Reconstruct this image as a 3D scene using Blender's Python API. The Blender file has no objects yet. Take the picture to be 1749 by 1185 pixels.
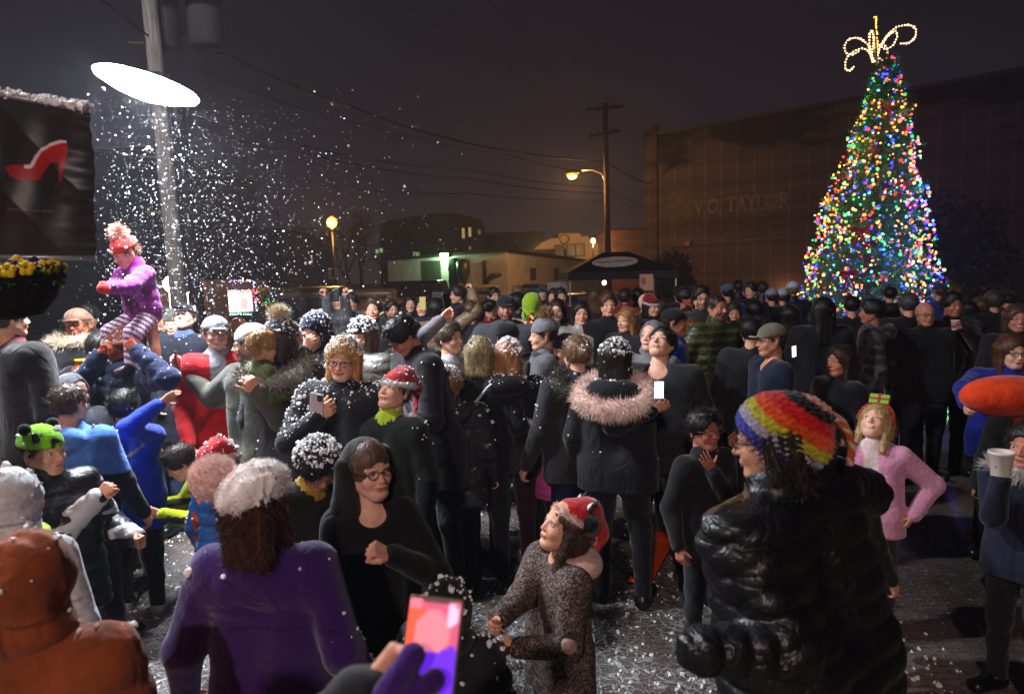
import bpy, math, random, time
import numpy as np
from mathutils import Matrix, Vector
T0 = time.time()
random.seed(7); RNG = np.random.default_rng(7)
PI = math.pi
sc = bpy.context.scene
COL = sc.collection
# ------------------------------------------------------------------ camera
F = 1166.0; CX, CY = 874.5, 592.5          # focal length and centre, in pixels of the 1749 px photograph
PITCH, ROLL, CAMH = 6.2, 1.5, 2.0
cam = bpy.data.cameras.new('camera'); camo = bpy.data.objects.new('camera', cam); COL.objects.link(camo)
cam.sensor_width = 36; cam.lens = 24.0; cam.clip_end = 2000; cam.clip_start = 0.05
CM = Matrix.Rotation(math.radians(90 - PITCH), 4, 'X') @ Matrix.Rotation(math.radians(-ROLL), 4, 'Z')
CM = Matrix.Translation((0, 0, CAMH)) @ CM
camo.matrix_world = CM
cam.dof.use_dof = True; cam.dof.focus_distance = 4.6; cam.dof.aperture_fstop = 3.2
sc.camera = camo
def W(px, py, d):
    "world point seen at photograph pixel (px,py) at distance d in front of the camera"
    return np.array(CM @ Vector(((px - CX) / F * d, -(py - CY) / F * d, -d)))
def proj(p):
    q = CM.inverted() @ Vector(p); return CX + F * q.x / -q.z, CY - F * q.y / -q.z, -q.z
def G(px, py):
    "ground point under the pixel"
    a = np.array(CM.translation); b = W(px, py, 1.0) - a
    t = -a[2] / b[2]; return a + b * t
# ------------------------------------------------------------------ world and exposure
w = bpy.data.worlds.new('World'); sc.world = w; w.use_nodes = True
nt = w.node_tree; nt.nodes.clear()
o_ = nt.nodes.new('ShaderNodeOutputWorld'); bg = nt.nodes.new('ShaderNodeBackground'); nt.links.new(bg.outputs[0], o_.inputs[0])
tc = nt.nodes.new('ShaderNodeTexCoord'); sx = nt.nodes.new('ShaderNodeSeparateXYZ'); nt.links.new(tc.outputs['Generated'], sx.inputs[0])
cr = nt.nodes.new('ShaderNodeValToRGB'); nt.links.new(sx.outputs['Z'], cr.inputs[0])
e = cr.color_ramp.elements
e[0].position = 0.0; e[0].color = (.032, .021, .024, 1)
e[1].position = 0.62; e[1].color = (.0066, .0052, .0090, 1)
n_ = cr.color_ramp.elements.new(.12); n_.color = (.0185, .0130, .0175, 1)
n_ = cr.color_ramp.elements.new(.30); n_.color = (.0110, .0083, .0125, 1)
nt.links.new(cr.outputs[0], bg.inputs[0]); bg.inputs[1].default_value = 1.0
sc.view_settings.view_transform = 'Standard'; sc.view_settings.look = 'None'
sc.view_settings.exposure = 0; sc.view_settings.gamma = 1
sc.cycles.use_light_tree = True; sc.cycles.max_bounces = 5; sc.cycles.diffuse_bounces = 3; sc.cycles.glossy_bounces = 3
sc.cycles.transparent_max_bounces = 8; sc.cycles.sample_clamp_indirect = 4.0; sc.cycles.volume_bounces = 0
# ------------------------------------------------------------------ helpers
def lin(c):
    if isinstance(c, str):
        c = [int(c[i:i + 2], 16) / 255 for i in (1, 3, 5)] if len(c) == 7 else [int(k, 16) / 15 for k in c[1:]]
        return np.array([x / 12.92 if x < .04045 else ((x + .055) / 1.055) ** 2.4 for x in c])
    return np.array(c, float)
def tag(o, label=None, cat=None, group=None, kind=None):
    if label: o['label'] = label
    if cat: o['category'] = cat
    if group: o['group'] = group
    if kind: o['kind'] = kind
    return o
def empty(name, loc=(0, 0, 0), rz=0, label=None, cat=None, group=None):
    o = bpy.data.objects.new(name, None); COL.objects.link(o); o.location = loc; o.rotation_euler[2] = rz
    o.empty_display_size = .1
    return tag(o, label, cat, group)
class MB:
    def __init__(s): s.V = []; s.F = []; s.C = []; s.n = 0
    def add(s, V, F, col=(.5, .5, .5)):
        V = np.asarray(V, float)
        if len(V) == 0: return s
        c = np.asarray(col, float)
        if c.ndim == 1: c = np.tile(c, (len(V), 1))
        s.V.append(V); s.C.append(c)
        if isinstance(F, np.ndarray): F = F.tolist()
        n = s.n
        s.F.extend([[i + n for i in f] for f in F]); s.n += len(V); return s
    def box(s, c, d, R=None, col=(.5,) * 3):
        h = np.array(d) / 2
        v = np.array([[x, y, z] for x in (-1, 1) for y in (-1, 1) for z in (-1, 1)]) * h
        if R is not None: v = v @ np.array(R).T
        return s.add(v + np.array(c), [[0, 1, 3, 2], [4, 6, 7, 5], [0, 4, 5, 1], [2, 3, 7, 6], [0, 2, 6, 4], [1, 5, 7, 3]], col)
    def tube(s, pts, r, n=8, col=(.5,) * 3, cap=True):
        P = np.asarray(pts, float); m = len(P)
        r = np.full(m, r) if np.isscalar(r) else np.asarray(r, float)
        tg = np.gradient(P, axis=0); tg /= np.linalg.norm(tg, axis=1)[:, None] + 1e-9
        up = np.array([0, 0, 1.]) if abs(tg[0][2]) < .9 else np.array([1., 0, 0])
        V = []
        for i in range(m):
            a = np.cross(tg[i], up); a /= np.linalg.norm(a) + 1e-9; b = np.cross(a, tg[i]); up = b if abs(b @ tg[i]) < .5 else up
            for k in range(n):
                t = 2 * PI * k / n; V.append(P[i] + r[i] * (math.cos(t) * a + math.sin(t) * b))
        Fs = [[i * n + k, i * n + (k + 1) % n, (i + 1) * n + (k + 1) % n, (i + 1) * n + k] for i in range(m - 1) for k in range(n)]
        if cap: Fs += [list(range(n))[::-1], [(m - 1) * n + k for k in range(n)]]
        return s.add(V, Fs, col)
    def lathe(s, prof, c=(0, 0, 0), n=24, R=None, col=(.5,) * 3):
        V = np.array([[r * math.cos(2 * PI * k / n), r * math.sin(2 * PI * k / n), z] for r, z in prof for k in range(n)])
        if R is not None: V = V @ np.array(R).T
        m = len(prof)
        Fs = [[i * n + k, i * n + (k + 1) % n, (i + 1) * n + (k + 1) % n, (i + 1) * n + k] for i in range(m - 1) for k in range(n)]
        return s.add(V + np.array(c), Fs, col)
    def ball(s, c, r, n=8, col=(.5,) * 3):
        prof = [(math.sin(PI * i / n) + 1e-4, -math.cos(PI * i / n)) for i in range(n + 1)]
        r = np.array(r) if not np.isscalar(r) else np.array([r] * 3)
        V = np.array([[a * math.cos(2 * PI * k / (2 * n)), a * math.sin(2 * PI * k / (2 * n)), z] for a, z in prof for k in range(2 * n)]) * r + np.array(c)
        m = 2 * n
        return s.add(V, [[i * m + k, i * m + (k + 1) % m, (i + 1) * m + (k + 1) % m, (i + 1) * m + k] for i in range(n) for k in range(m)], col)
    def prism(s, poly, z0, z1, Mx=None, col=(.5,) * 3):
        n = len(poly); V = np.array([[x, y, z] for z in (z0, z1) for x, y in poly], float)
        if Mx is not None: V = V @ np.array(Mx)[:3, :3].T + np.array(Mx)[:3, 3]
        return s.add(V, [list(range(n))[::-1], list(range(n, 2 * n))] + [[i, (i + 1) % n, n + (i + 1) % n, n + i] for i in range(n)], col)
    def build(s, name, mat, parent=None, smooth=False):
        V = np.concatenate(s.V); C = np.concatenate(s.C)
        me = bpy.data.meshes.new(name); me.from_pydata(V.tolist(), [], s.F)
        a = me.color_attributes.new('Col', 'FLOAT_COLOR', 'POINT')
        a.data.foreach_set('color', np.concatenate([C, np.ones((len(C), 1))], 1).astype(np.float32).ravel())
        if smooth: me.polygons.foreach_set('use_smooth', np.ones(len(me.polygons), bool))
        me.materials.append(mat); me.update()
        o = bpy.data.objects.new(name, me); COL.objects.link(o)
        if parent: o.parent = parent
        return o
# ------------------------------------------------------------------ signed-distance modelling
def smin(a, b, k):
    if k <= 0: return np.minimum(a, b)
    h = np.clip(.5 + .5 * (b - a) / k, 0, 1); return b * (1 - h) + a * h - k * h * (1 - h)
def nz(v): v = np.asarray(v, float); return v / (np.linalg.norm(v) + 1e-9)
def noise(P, f, seed=0):
    r = np.random.default_rng(seed); o = 0
    Q = P * f
    w_ = np.sin(Q @ r.normal(size=(3, 3)) * .9 + r.uniform(0, 6, 3)) * .9
    Q = Q + w_
    for i in range(4):
        d = nz(r.normal(size=3)) * r.uniform(.7, 1.6); o = o + np.sin(Q @ d * 2.2 + r.uniform(0, 6))
    return o / 4
class SDF:
    def __init__(s): s.p = []; s.planes = []; s.nf = None; s.qz = None
    def cone(s, a, b, ra, rb=None, k=.0, op='u', m=0, flat=None, quilt=None, taper=None):
        a = np.array(a, float); b = np.array(b, float); rb = ra if rb is None else rb
        ab = b - a; L2 = ab @ ab + 1e-12; L = math.sqrt(L2)
        if flat is not None: fn, ff = nz(flat[0]), flat[1]
        def f(P):
            q = P - a; t = np.clip(q @ ab / L2, 0, 1); e = q - t[..., None] * ab
            d2 = (e * e).sum(-1)
            if flat is not None: d2 = d2 + (e @ fn) ** 2 * (1 / ff ** 2 - 1)
            d = np.sqrt(d2) - (ra + (rb - ra) * t)
            if quilt is not None: d = d - quilt[0] * (np.abs(np.sin(PI * (q @ ab / L) / quilt[1])) ** .55 - .7)
            return d
        R = max(ra, rb) + (quilt[0] if quilt else 0)
        s.p.append((f, np.minimum(a, b) - R, np.maximum(a, b) + R, k, op, m)); return s
    def ell(s, c, r, R=None, k=.0, op='u', m=0):
        c = np.array(c, float); r = np.array(r if not np.isscalar(r) else [r] * 3, float); R_ = None if R is None else np.array(R, float)
        mr = r.min()
        def f(P):
            q = P - c
            if R_ is not None: q = q @ R_
            n1 = np.sqrt(((q / r) ** 2).sum(-1)); n2 = np.sqrt(((q / r ** 2) ** 2).sum(-1)) + 1e-9
            return n1 * (n1 - 1) / n2
        ext = r if R is None else np.array([r.max()] * 3)
        s.p.append((f, c - ext, c + ext, k, op, m)); return s
    def rbox(s, c, h, rr=.0, R=None, k=.0, op='u', m=0):
        c = np.array(c, float); h = np.array(h, float); R_ = None if R is None else np.array(R, float)
        def f(P):
            q = P - c
            if R_ is not None: q = q @ R_
            q = np.abs(q) - (h - rr)
            return np.sqrt((np.maximum(q, 0) ** 2).sum(-1)) + np.minimum(q.max(-1), 0) - rr
        ext = h if R is None else np.array([np.linalg.norm(h)] * 3)
        s.p.append((f, c - ext, c + ext, k, op, m)); return s
    def torus(s, c, n, R, r, k=.0, op='u', m=0, sq=None):
        c = np.array(c, float); n = nz(n)
        def f(P):
            q = P - c; hgt = q @ n; e = q - hgt[..., None] * n
            if sq is not None: e = e / np.array(sq)
            return np.sqrt((np.sqrt((e * e).sum(-1)) - R) ** 2 + hgt ** 2) - r
        s.p.append((f, c - (R * 1.3 + r), c + (R * 1.3 + r), k, op, m)); return s
    def cut(s, p, n): s.planes.append((np.array(p, float), nz(n))); return s      # removes the side n points to
    def noise(s, amp, fr, seed=0): s.nf = (amp, fr, seed); return s
    def ev(s, P):
        d = np.full(P.shape[:-1], 9.)
        for f, lo, hi, k, op, m in s.p:
            v = f(P)
            d = smin(d, v, k) if op == 'u' else -smin(-d, v, k)
        return d
    def mesh(s, h):
        us = [p for p in s.p if p[4] == 'u']
        amp = (s.nf[0] if s.nf else 0) + (s.qz[0] * .5 if s.qz else 0)
        lo = np.min([p[1] for p in us], 0) - 2.5 * h - amp; hi = np.max([p[2] for p in us], 0) + 2.5 * h + amp
        n = np.ceil((hi - lo) / h).astype(int) + 1
        if n.prod() > 6e6: h *= (n.prod() / 6e6) ** (1 / 3); n = np.ceil((hi - lo) / h).astype(int) + 1
        D = np.full(n, 9., np.float32); MI = np.zeros(n, np.int16)
        ax = [lo[i] + h * np.arange(n[i]) for i in range(3)]
        for f, a, b, k, op, m in s.p:
            pad = k + 2.2 * h + amp
            i0 = np.maximum(np.floor((a - pad - lo) / h).astype(int), 0); i1 = np.minimum(np.ceil((b + pad - lo) / h).astype(int) + 1, n)
            if (i1 <= i0).any(): continue
            sl = tuple(slice(i0[i], i1[i]) for i in range(3))
            P = np.stack(np.meshgrid(*[ax[i][sl[i]] for i in range(3)], indexing='ij'), -1)
            v = f(P); o = D[sl]
            if op == 'u':
                MI[sl] = np.where(v < o, m, MI[sl]); D[sl] = smin(o, v, k)
            else:
                if m: MI[sl] = np.where(v < h, m, MI[sl])
                D[sl] = -smin(-o, v, k)
        if s.nf or s.planes:
            idx = np.argwhere(np.abs(D) < amp + 3 * h)
            if len(idx):
                P = lo + idx * h; ii = tuple(idx.T)
                if s.nf: D[ii] += amp * noise(P, s.nf[1], s.nf[2])
                if s.qz: D[ii] -= s.qz[0] * (np.abs(np.sin(PI * P[:, 2] / s.qz[1] + .25 * np.sin(P[:, 0] * 9))) ** .55 - .7)
                P = None
            if s.planes:
                P = np.stack(np.meshgrid(*ax, indexing='ij'), -1)
                for p0, nn in s.planes: D = np.maximum(D, (P - p0) @ nn)
        return nets(D, lo, h, MI)
def nets(D, lo, h, MI=None):
    D = D.astype(np.float32); D[D == 0] = 1e-6
    nx, ny, nz_ = D.shape; ins = D < 0
    c = np.zeros((nx - 1, ny - 1, nz_ - 1), np.int8)
    offs = [(i, j, k) for i in (0, 1) for j in (0, 1) for k in (0, 1)]
    for i, j, k in offs: c += ins[i:nx - 1 + i, j:ny - 1 + j, k:nz_ - 1 + k]
    act = (c > 0) & (c < 8); ijk = np.argwhere(act)
    if len(ijk) == 0: return np.zeros((0, 3)), np.zeros((0, 4), int), np.zeros(0, int)
    idx = np.full(act.shape, -1, np.int32); idx[act] = np.arange(len(ijk))
    acc = np.zeros((len(ijk), 3)); cnt = np.zeros(len(ijk))
    dv = {o: D[ijk[:, 0] + o[0], ijk[:, 1] + o[1], ijk[:, 2] + o[2]] for o in offs}
    for o in offs:
        for a in range(3):
            if o[a]: continue
            o2 = list(o); o2[a] = 1; o2 = tuple(o2)
            d0, d1 = dv[o], dv[o2]; cr_ = (d0 < 0) != (d1 < 0)
            t = np.where(cr_, d0 / (d0 - d1 + 1e-12), 0)
            p = np.tile(np.array(o, float), (len(ijk), 1)); p[:, a] += t
            acc += p * cr_[:, None]; cnt += cr_
    V = lo + (ijk + acc / cnt[:, None]) * h
    Q = []
    for a in range(3):
        b, c2 = (a + 1) % 3, (a + 2) % 3
        s0 = [slice(None)] * 3; s1 = [slice(None)] * 3; s0[a] = slice(0, -1); s1[a] = slice(1, None)
        ch = ins[tuple(s0)] != ins[tuple(s1)]
        e = np.argwhere(ch); e = e[(e[:, b] > 0) & (e[:, c2] > 0) & (e[:, b] < D.shape[b] - 1) & (e[:, c2] < D.shape[c2] - 1)]
        fl = ins[tuple(s0)][tuple(e.T)]
        def cell(db, dc): q = e.copy(); q[:, b] -= db; q[:, c2] -= dc; return idx[tuple(q.T)]
        q = np.stack([cell(1, 1), cell(0, 1), cell(0, 0), cell(1, 0)], 1)
        q[~fl] = q[~fl][:, ::-1]; Q.append(q)
    Q = np.concatenate(Q); Q = Q[(Q >= 0).all(1)]
    mi = np.zeros(len(V), int)
    if MI is not None:
        r = np.clip(np.round((V - lo) / h).astype(int), 0, np.array(D.shape) - 1); mi = MI[tuple(r.T)].astype(int)
    return V, Q, mi
def surf_pts(V, Q, n, rng, upmin=-2):
    a, b, c = V[Q[:, 0]], V[Q[:, 1]], V[Q[:, 2]]
    N = np.cross(b - a, c - a); A = np.linalg.norm(N, axis=1) + 1e-12; N /= A[:, None]
    A = A * np.where(N[:, 2] > upmin, np.clip(N[:, 2] + .35, .15, 1) if upmin > -1 else 1, 0)
    if A.sum() <= 0: return np.zeros((0, 3)), np.zeros((0, 3))
    i = rng.choice(len(Q), n, p=A / A.sum()); u, v_ = rng.random((2, n, 1))
    d = V[Q[i, 3]]
    P = (a[i] * (1 - u) + b[i] * u) * (1 - v_) + (d * (1 - u) + c[i] * u) * v_
    return P, N[i]
def fuzz(mb, V, Q, n, L, wd, rng, col, grav=.3):
    P, N = surf_pts(V, Q, n, rng)
    D = N + rng.normal(size=P.shape) * .45; D[:, 2] -= grav; D /= np.linalg.norm(D, axis=1)[:, None]
    S = np.cross(D, rng.normal(size=P.shape)); S /= np.linalg.norm(S, axis=1)[:, None] + 1e-9
    ln = L * rng.uniform(.5, 1.2, (n, 1)); P0 = P - D * L * .2
    VV = np.stack([P0 - S * wd / 2, P0 + S * wd / 2, P + D * ln], 1).reshape(-1, 3)
    c = np.asarray(col(P) if callable(col) else np.tile(col, (n, 1))); c = np.clip(c * rng.uniform(.8, 1.15, (n, 1)), 0, .9)
    mb.add(VV, np.arange(3 * n).reshape(-1, 3), np.repeat(c, 3, 0))
ICO = None
def ico():
    global ICO
    if ICO is None:
        t = (1 + 5 ** .5) / 2
        v = np.array([[-1, t, 0], [1, t, 0], [-1, -t, 0], [1, -t, 0], [0, -1, t], [0, 1, t], [0, -1, -t], [0, 1, -t], [t, 0, -1], [t, 0, 1], [-t, 0, -1], [-t, 0, 1]]) / 1.9
        f = np.array([[0, 11, 5], [0, 5, 1], [0, 1, 7], [0, 7, 10], [0, 10, 11], [1, 5, 9], [5, 11, 4], [11, 10, 2], [10, 7, 6], [7, 1, 8], [3, 9, 4], [3, 4, 2], [3, 2, 6], [3, 6, 8], [3, 8, 9], [4, 9, 5], [2, 4, 11], [6, 2, 10], [8, 6, 7], [9, 8, 1]])
        ICO = (v, f)
    return ICO
def blobs(mb, P, R, rng, col=(.85, .85, .88), jit=.35):
    v, f = ico(); n = len(P)
    if n == 0: return
    R = np.broadcast_to(np.asarray(R, float).reshape(-1, 1, 1), (n, 1, 1))
    VV = P[:, None, :] + v[None] * R * rng.uniform(1 - jit, 1 + jit, (n, 12, 1)) * rng.uniform(.6, 1.3, (n, 1, 3))
    FF = f[None] + (np.arange(n) * 12)[:, None, None]
    mb.add(VV.reshape(-1, 3), FF.reshape(-1, 3), col)
# ------------------------------------------------------------------ materials
def N(nt, t, **kw):
    n = nt.nodes.new(t)
    for k, v in kw.items():
        if k.startswith('i_'): n.inputs[int(k[2:]) if k[2:].isdigit() else k[2:].replace('_', ' ')].default_value = v
        else: setattr(n, k, v)
    return n
def mat(name, rough=.8, spec=.3, col=None, var=.25, vscale=14, bump=.0, bscale=60, bump2=0, b2scale=7, sheen=0, metal=0, stretch=(1, 1, 1), emis=None, estr=0, wave=None, coat=0, trans=0, sss=0):
    m = bpy.data.materials.new(name); m.use_nodes = True; nt = m.node_tree; b = nt.nodes['Principled BSDF']; L = nt.links
    if col is None:
        a = N(nt, 'ShaderNodeAttribute', attribute_name='Col'); src = a.outputs['Color']
    else:
        r = N(nt, 'ShaderNodeRGB'); r.outputs[0].default_value = (*lin(col), 1); src = r.outputs[0]
    tc = N(nt, 'ShaderNodeTexCoord'); mp = N(nt, 'ShaderNodeMapping'); mp.inputs['Scale'].default_value = stretch
    L.new(tc.outputs['Object'], mp.inputs[0])
    if var:
        n1 = N(nt, 'ShaderNodeTexNoise'); n1.inputs['Scale'].default_value = vscale; n1.inputs['Detail'].default_value = 5; L.new(mp.outputs[0], n1.inputs[0])
        mr = N(nt, 'ShaderNodeMapRange'); mr.inputs[1].default_value = .3; mr.inputs[2].default_value = .7; mr.inputs[3].default_value = 1 - var; mr.inputs[4].default_value = 1 + var; L.new(n1.outputs[0], mr.inputs[0])
        vm = N(nt, 'ShaderNodeVectorMath', operation='SCALE'); L.new(src, vm.inputs[0]); L.new(mr.outputs[0], vm.inputs['Scale']); src = vm.outputs[0]
    L.new(src, b.inputs['Base Color'])
    b.inputs['Roughness'].default_value = rough; b.inputs['Specular IOR Level'].default_value = spec; b.inputs['Metallic'].default_value = metal
    b.inputs['Sheen Weight'].default_value = sheen; b.inputs['Coat Weight'].default_value = coat; b.inputs['Coat Roughness'].default_value = .15
    if trans: b.inputs['Transmission Weight'].default_value = trans
    if sss: b.inputs['Subsurface Weight'].default_value = sss; b.inputs['Subsurface Radius'].default_value = (.012, .005, .003)
    prev = None
    if bump2:
        n2 = N(nt, 'ShaderNodeTexNoise'); n2.inputs['Scale'].default_value = b2scale; n2.inputs['Detail'].default_value = 3; n2.inputs['Distortion'].default_value = .5; L.new(mp.outputs[0], n2.inputs[0])
        ms = N(nt, 'ShaderNodeMath', operation='SUBTRACT'); ms.inputs[1].default_value = .5; L.new(n2.outputs[0], ms.inputs[0]); ma = N(nt, 'ShaderNodeMath', operation='ABSOLUTE'); L.new(ms.outputs[0], ma.inputs[0])
        bp = N(nt, 'ShaderNodeBump'); bp.inputs['Strength'].default_value = 1; bp.inputs['Distance'].default_value = bump2 * 1.5; L.new(ma.outputs[0], bp.inputs['Height']); prev = bp
    if bump:
        if wave: n3 = N(nt, 'ShaderNodeTexWave', wave_type='BANDS', bands_direction=wave); n3.inputs['Distortion'].default_value = 3; n3.inputs['Detail'].default_value = 3; n3.inputs['Detail Scale'].default_value = 2
        else: n3 = N(nt, 'ShaderNodeTexNoise'); n3.inputs['Detail'].default_value = 4
        n3.inputs['Scale'].default_value = bscale; L.new(mp.outputs[0], n3.inputs[0])
        bp = N(nt, 'ShaderNodeBump'); bp.inputs['Strength'].default_value = 1; bp.inputs['Distance'].default_value = bump; L.new(n3.outputs[0], bp.inputs['Height'])
        if prev: L.new(prev.outputs[0], bp.inputs['Normal'])
        prev = bp
    if prev: L.new(prev.outputs[0], b.inputs['Normal'])
    if emis is not None:
        if emis == 'Col': L.new(a.outputs['Color'], b.inputs['Emission Color'])
        else: b.inputs['Emission Color'].default_value = (*lin(emis), 1)
        b.inputs['Emission Strength'].default_value = estr
    return m
M = dict(
    skin=mat('skin', .52, .35, var=.16, vscale=35, bump=.0008, bscale=220, sss=.12),
    cloth=mat('cloth', .85, .2, bump=.0008, bscale=350, bump2=.02, b2scale=6, sheen=.15),
    puffer=mat('puffer', .42, .45, var=.15, bump=.003, bscale=45, bump2=.012, b2scale=12),
    leather=mat('leather', .40, .5, var=.15, bump=.002, bscale=40, bump2=.012, b2scale=14),
    fleece=mat('fleece', .95, .1, var=.2, vscale=60, bump=.003, bscale=180, bump2=.02, b2scale=5, sheen=.4),
    tweed=mat('tweed', .9, .2, col='#4a322c', var=.2, bump=.001, bscale=300, bump2=.02, b2scale=6),
    knit=mat('knit', .95, .1, var=.25, vscale=60, bump=.004, bscale=140, sheen=.2),
    denim=mat('denim', .85, .2, bump=.001, bscale=300, bump2=.02, b2scale=8),
    hair=mat('hair', .45, .4, var=.4, vscale=30, stretch=(3, 3, .35), bump=.004, bscale=50),
    fur=mat('fur', .9, .1, var=.15),
    foam=mat('foam', .5, .4, var=.05, vscale=80),
    plastic=mat('plastic', .35, .5, var=.04),
    matte=mat('matte', .8, .3, var=.1),
    glassfr=mat('glasses_frame', .3, .5, var=0),
    metal=mat('metal', .4, .5, var=.15, metal=.7),
    glow=mat('glow', .5, .3, var=0, emis='Col', estr=1.0),
    bulb=mat('bulb', .4, .3, var=0, emis='Col', estr=2.1),
)
def tweed():      # brown coat cloth with a fine pale speckled weave
    m = M['tweed']; nt = m.node_tree; b = nt.nodes['Principled BSDF']; L = nt.links; tc = N(nt, 'ShaderNodeTexCoord'); v = N(nt, 'ShaderNodeTexNoise'); v.inputs['Scale'].default_value = 130; v.inputs['Detail'].default_value = 2; v.inputs['Distortion'].default_value = 1.5; L.new(tc.outputs['Object'], v.inputs[0])
    r = N(nt, 'ShaderNodeValToRGB'); r.color_ramp.elements[0].position = .50; r.color_ramp.elements[0].color = (.030, .017, .015, 1); r.color_ramp.elements[1].position = .60; r.color_ramp.elements[1].color = (.24, .175, .155, 1); L.new(v.outputs[0], r.inputs[0]); L.new(r.outputs[0], b.inputs['Base Color'])
tweed()
M['glow'].cycles.emission_sampling = 'NONE'
M['bulb'].cycles.emission_sampling = 'NONE'
# ------------------------------------------------------------------ people
def Rx(t): c, s = math.cos(t), math.sin(t); return np.array([[1, 0, 0], [0, c, -s], [0, s, c]])
def Ry(t): c, s = math.cos(t), math.sin(t); return np.array([[c, 0, s], [0, 1, 0], [-s, 0, c]])
def Rz(t): c, s = math.cos(t), math.sin(t); return np.array([[c, -s, 0], [s, c, 0], [0, 0, 1]])
D2R = PI / 180
SK = {'l': '#d9a184', 'p': '#e3ae95', 't': '#b98263', 'd': '#8a5a42'}
def head_sdf(kid=False, smile=False, beard=False, fat=0.):
    s = SDF(); kf = .75 if kid else 1.
    s.ell((0, .04, .12), (.335, .40, .375))
    s.ell((0, -.11, -.13), (.265 + fat * .05, .265, .335), k=.08)
    s.ell((0, -.25, -.39), (.125, .115, .09), k=.09)
    for x in (-1, 1):
        s.cone((x * .21, -.0, -.2), (x * .08, -.24, -.39), .085 + fat * .05, .07, k=.09)
        s.ell((x * .15, -.255, -.13), (.10, .09, .1), k=.07)
        s.ell((x * .135, -.42, .0), (.075, .065, .05), k=.05, op='s')
        s.ell((x * .135, -.29, -.002), (.068, .068, .052), k=.015)
        s.cone((x * .19, -.30, .07), (x * .05, -.345, .06), .03, .03, k=.05)
        s.ell((x * .335, .04, -.04), (.03, .075, .12), R=Rz(x * .35), k=.02)
        s.ell((x * .355, .0, -.04), (.02, .03, .07), k=.02, op='s')
    s.cone((0, -.35, .02), (0, -.35 - .085 * kf, -.125), .026, .043, k=.035)
    for x in (-1, 1): s.ell((x * .042, -.39, -.135), (.032, .035, .027), k=.02)
    s.ell((0, -.35, -.235), (.10, .045, .05), k=.05)
    s.cone((-.07, -.365, -.236), (.07, -.365, -.236), .017, .017, k=.02)
    s.cone((-.055, -.36, -.275), (.055, -.36, -.275), .022, .022, k=.02)
    s.ell((0, -.42, -.325), (.09, .05, .02), k=.03, op='s')
    return s
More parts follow.
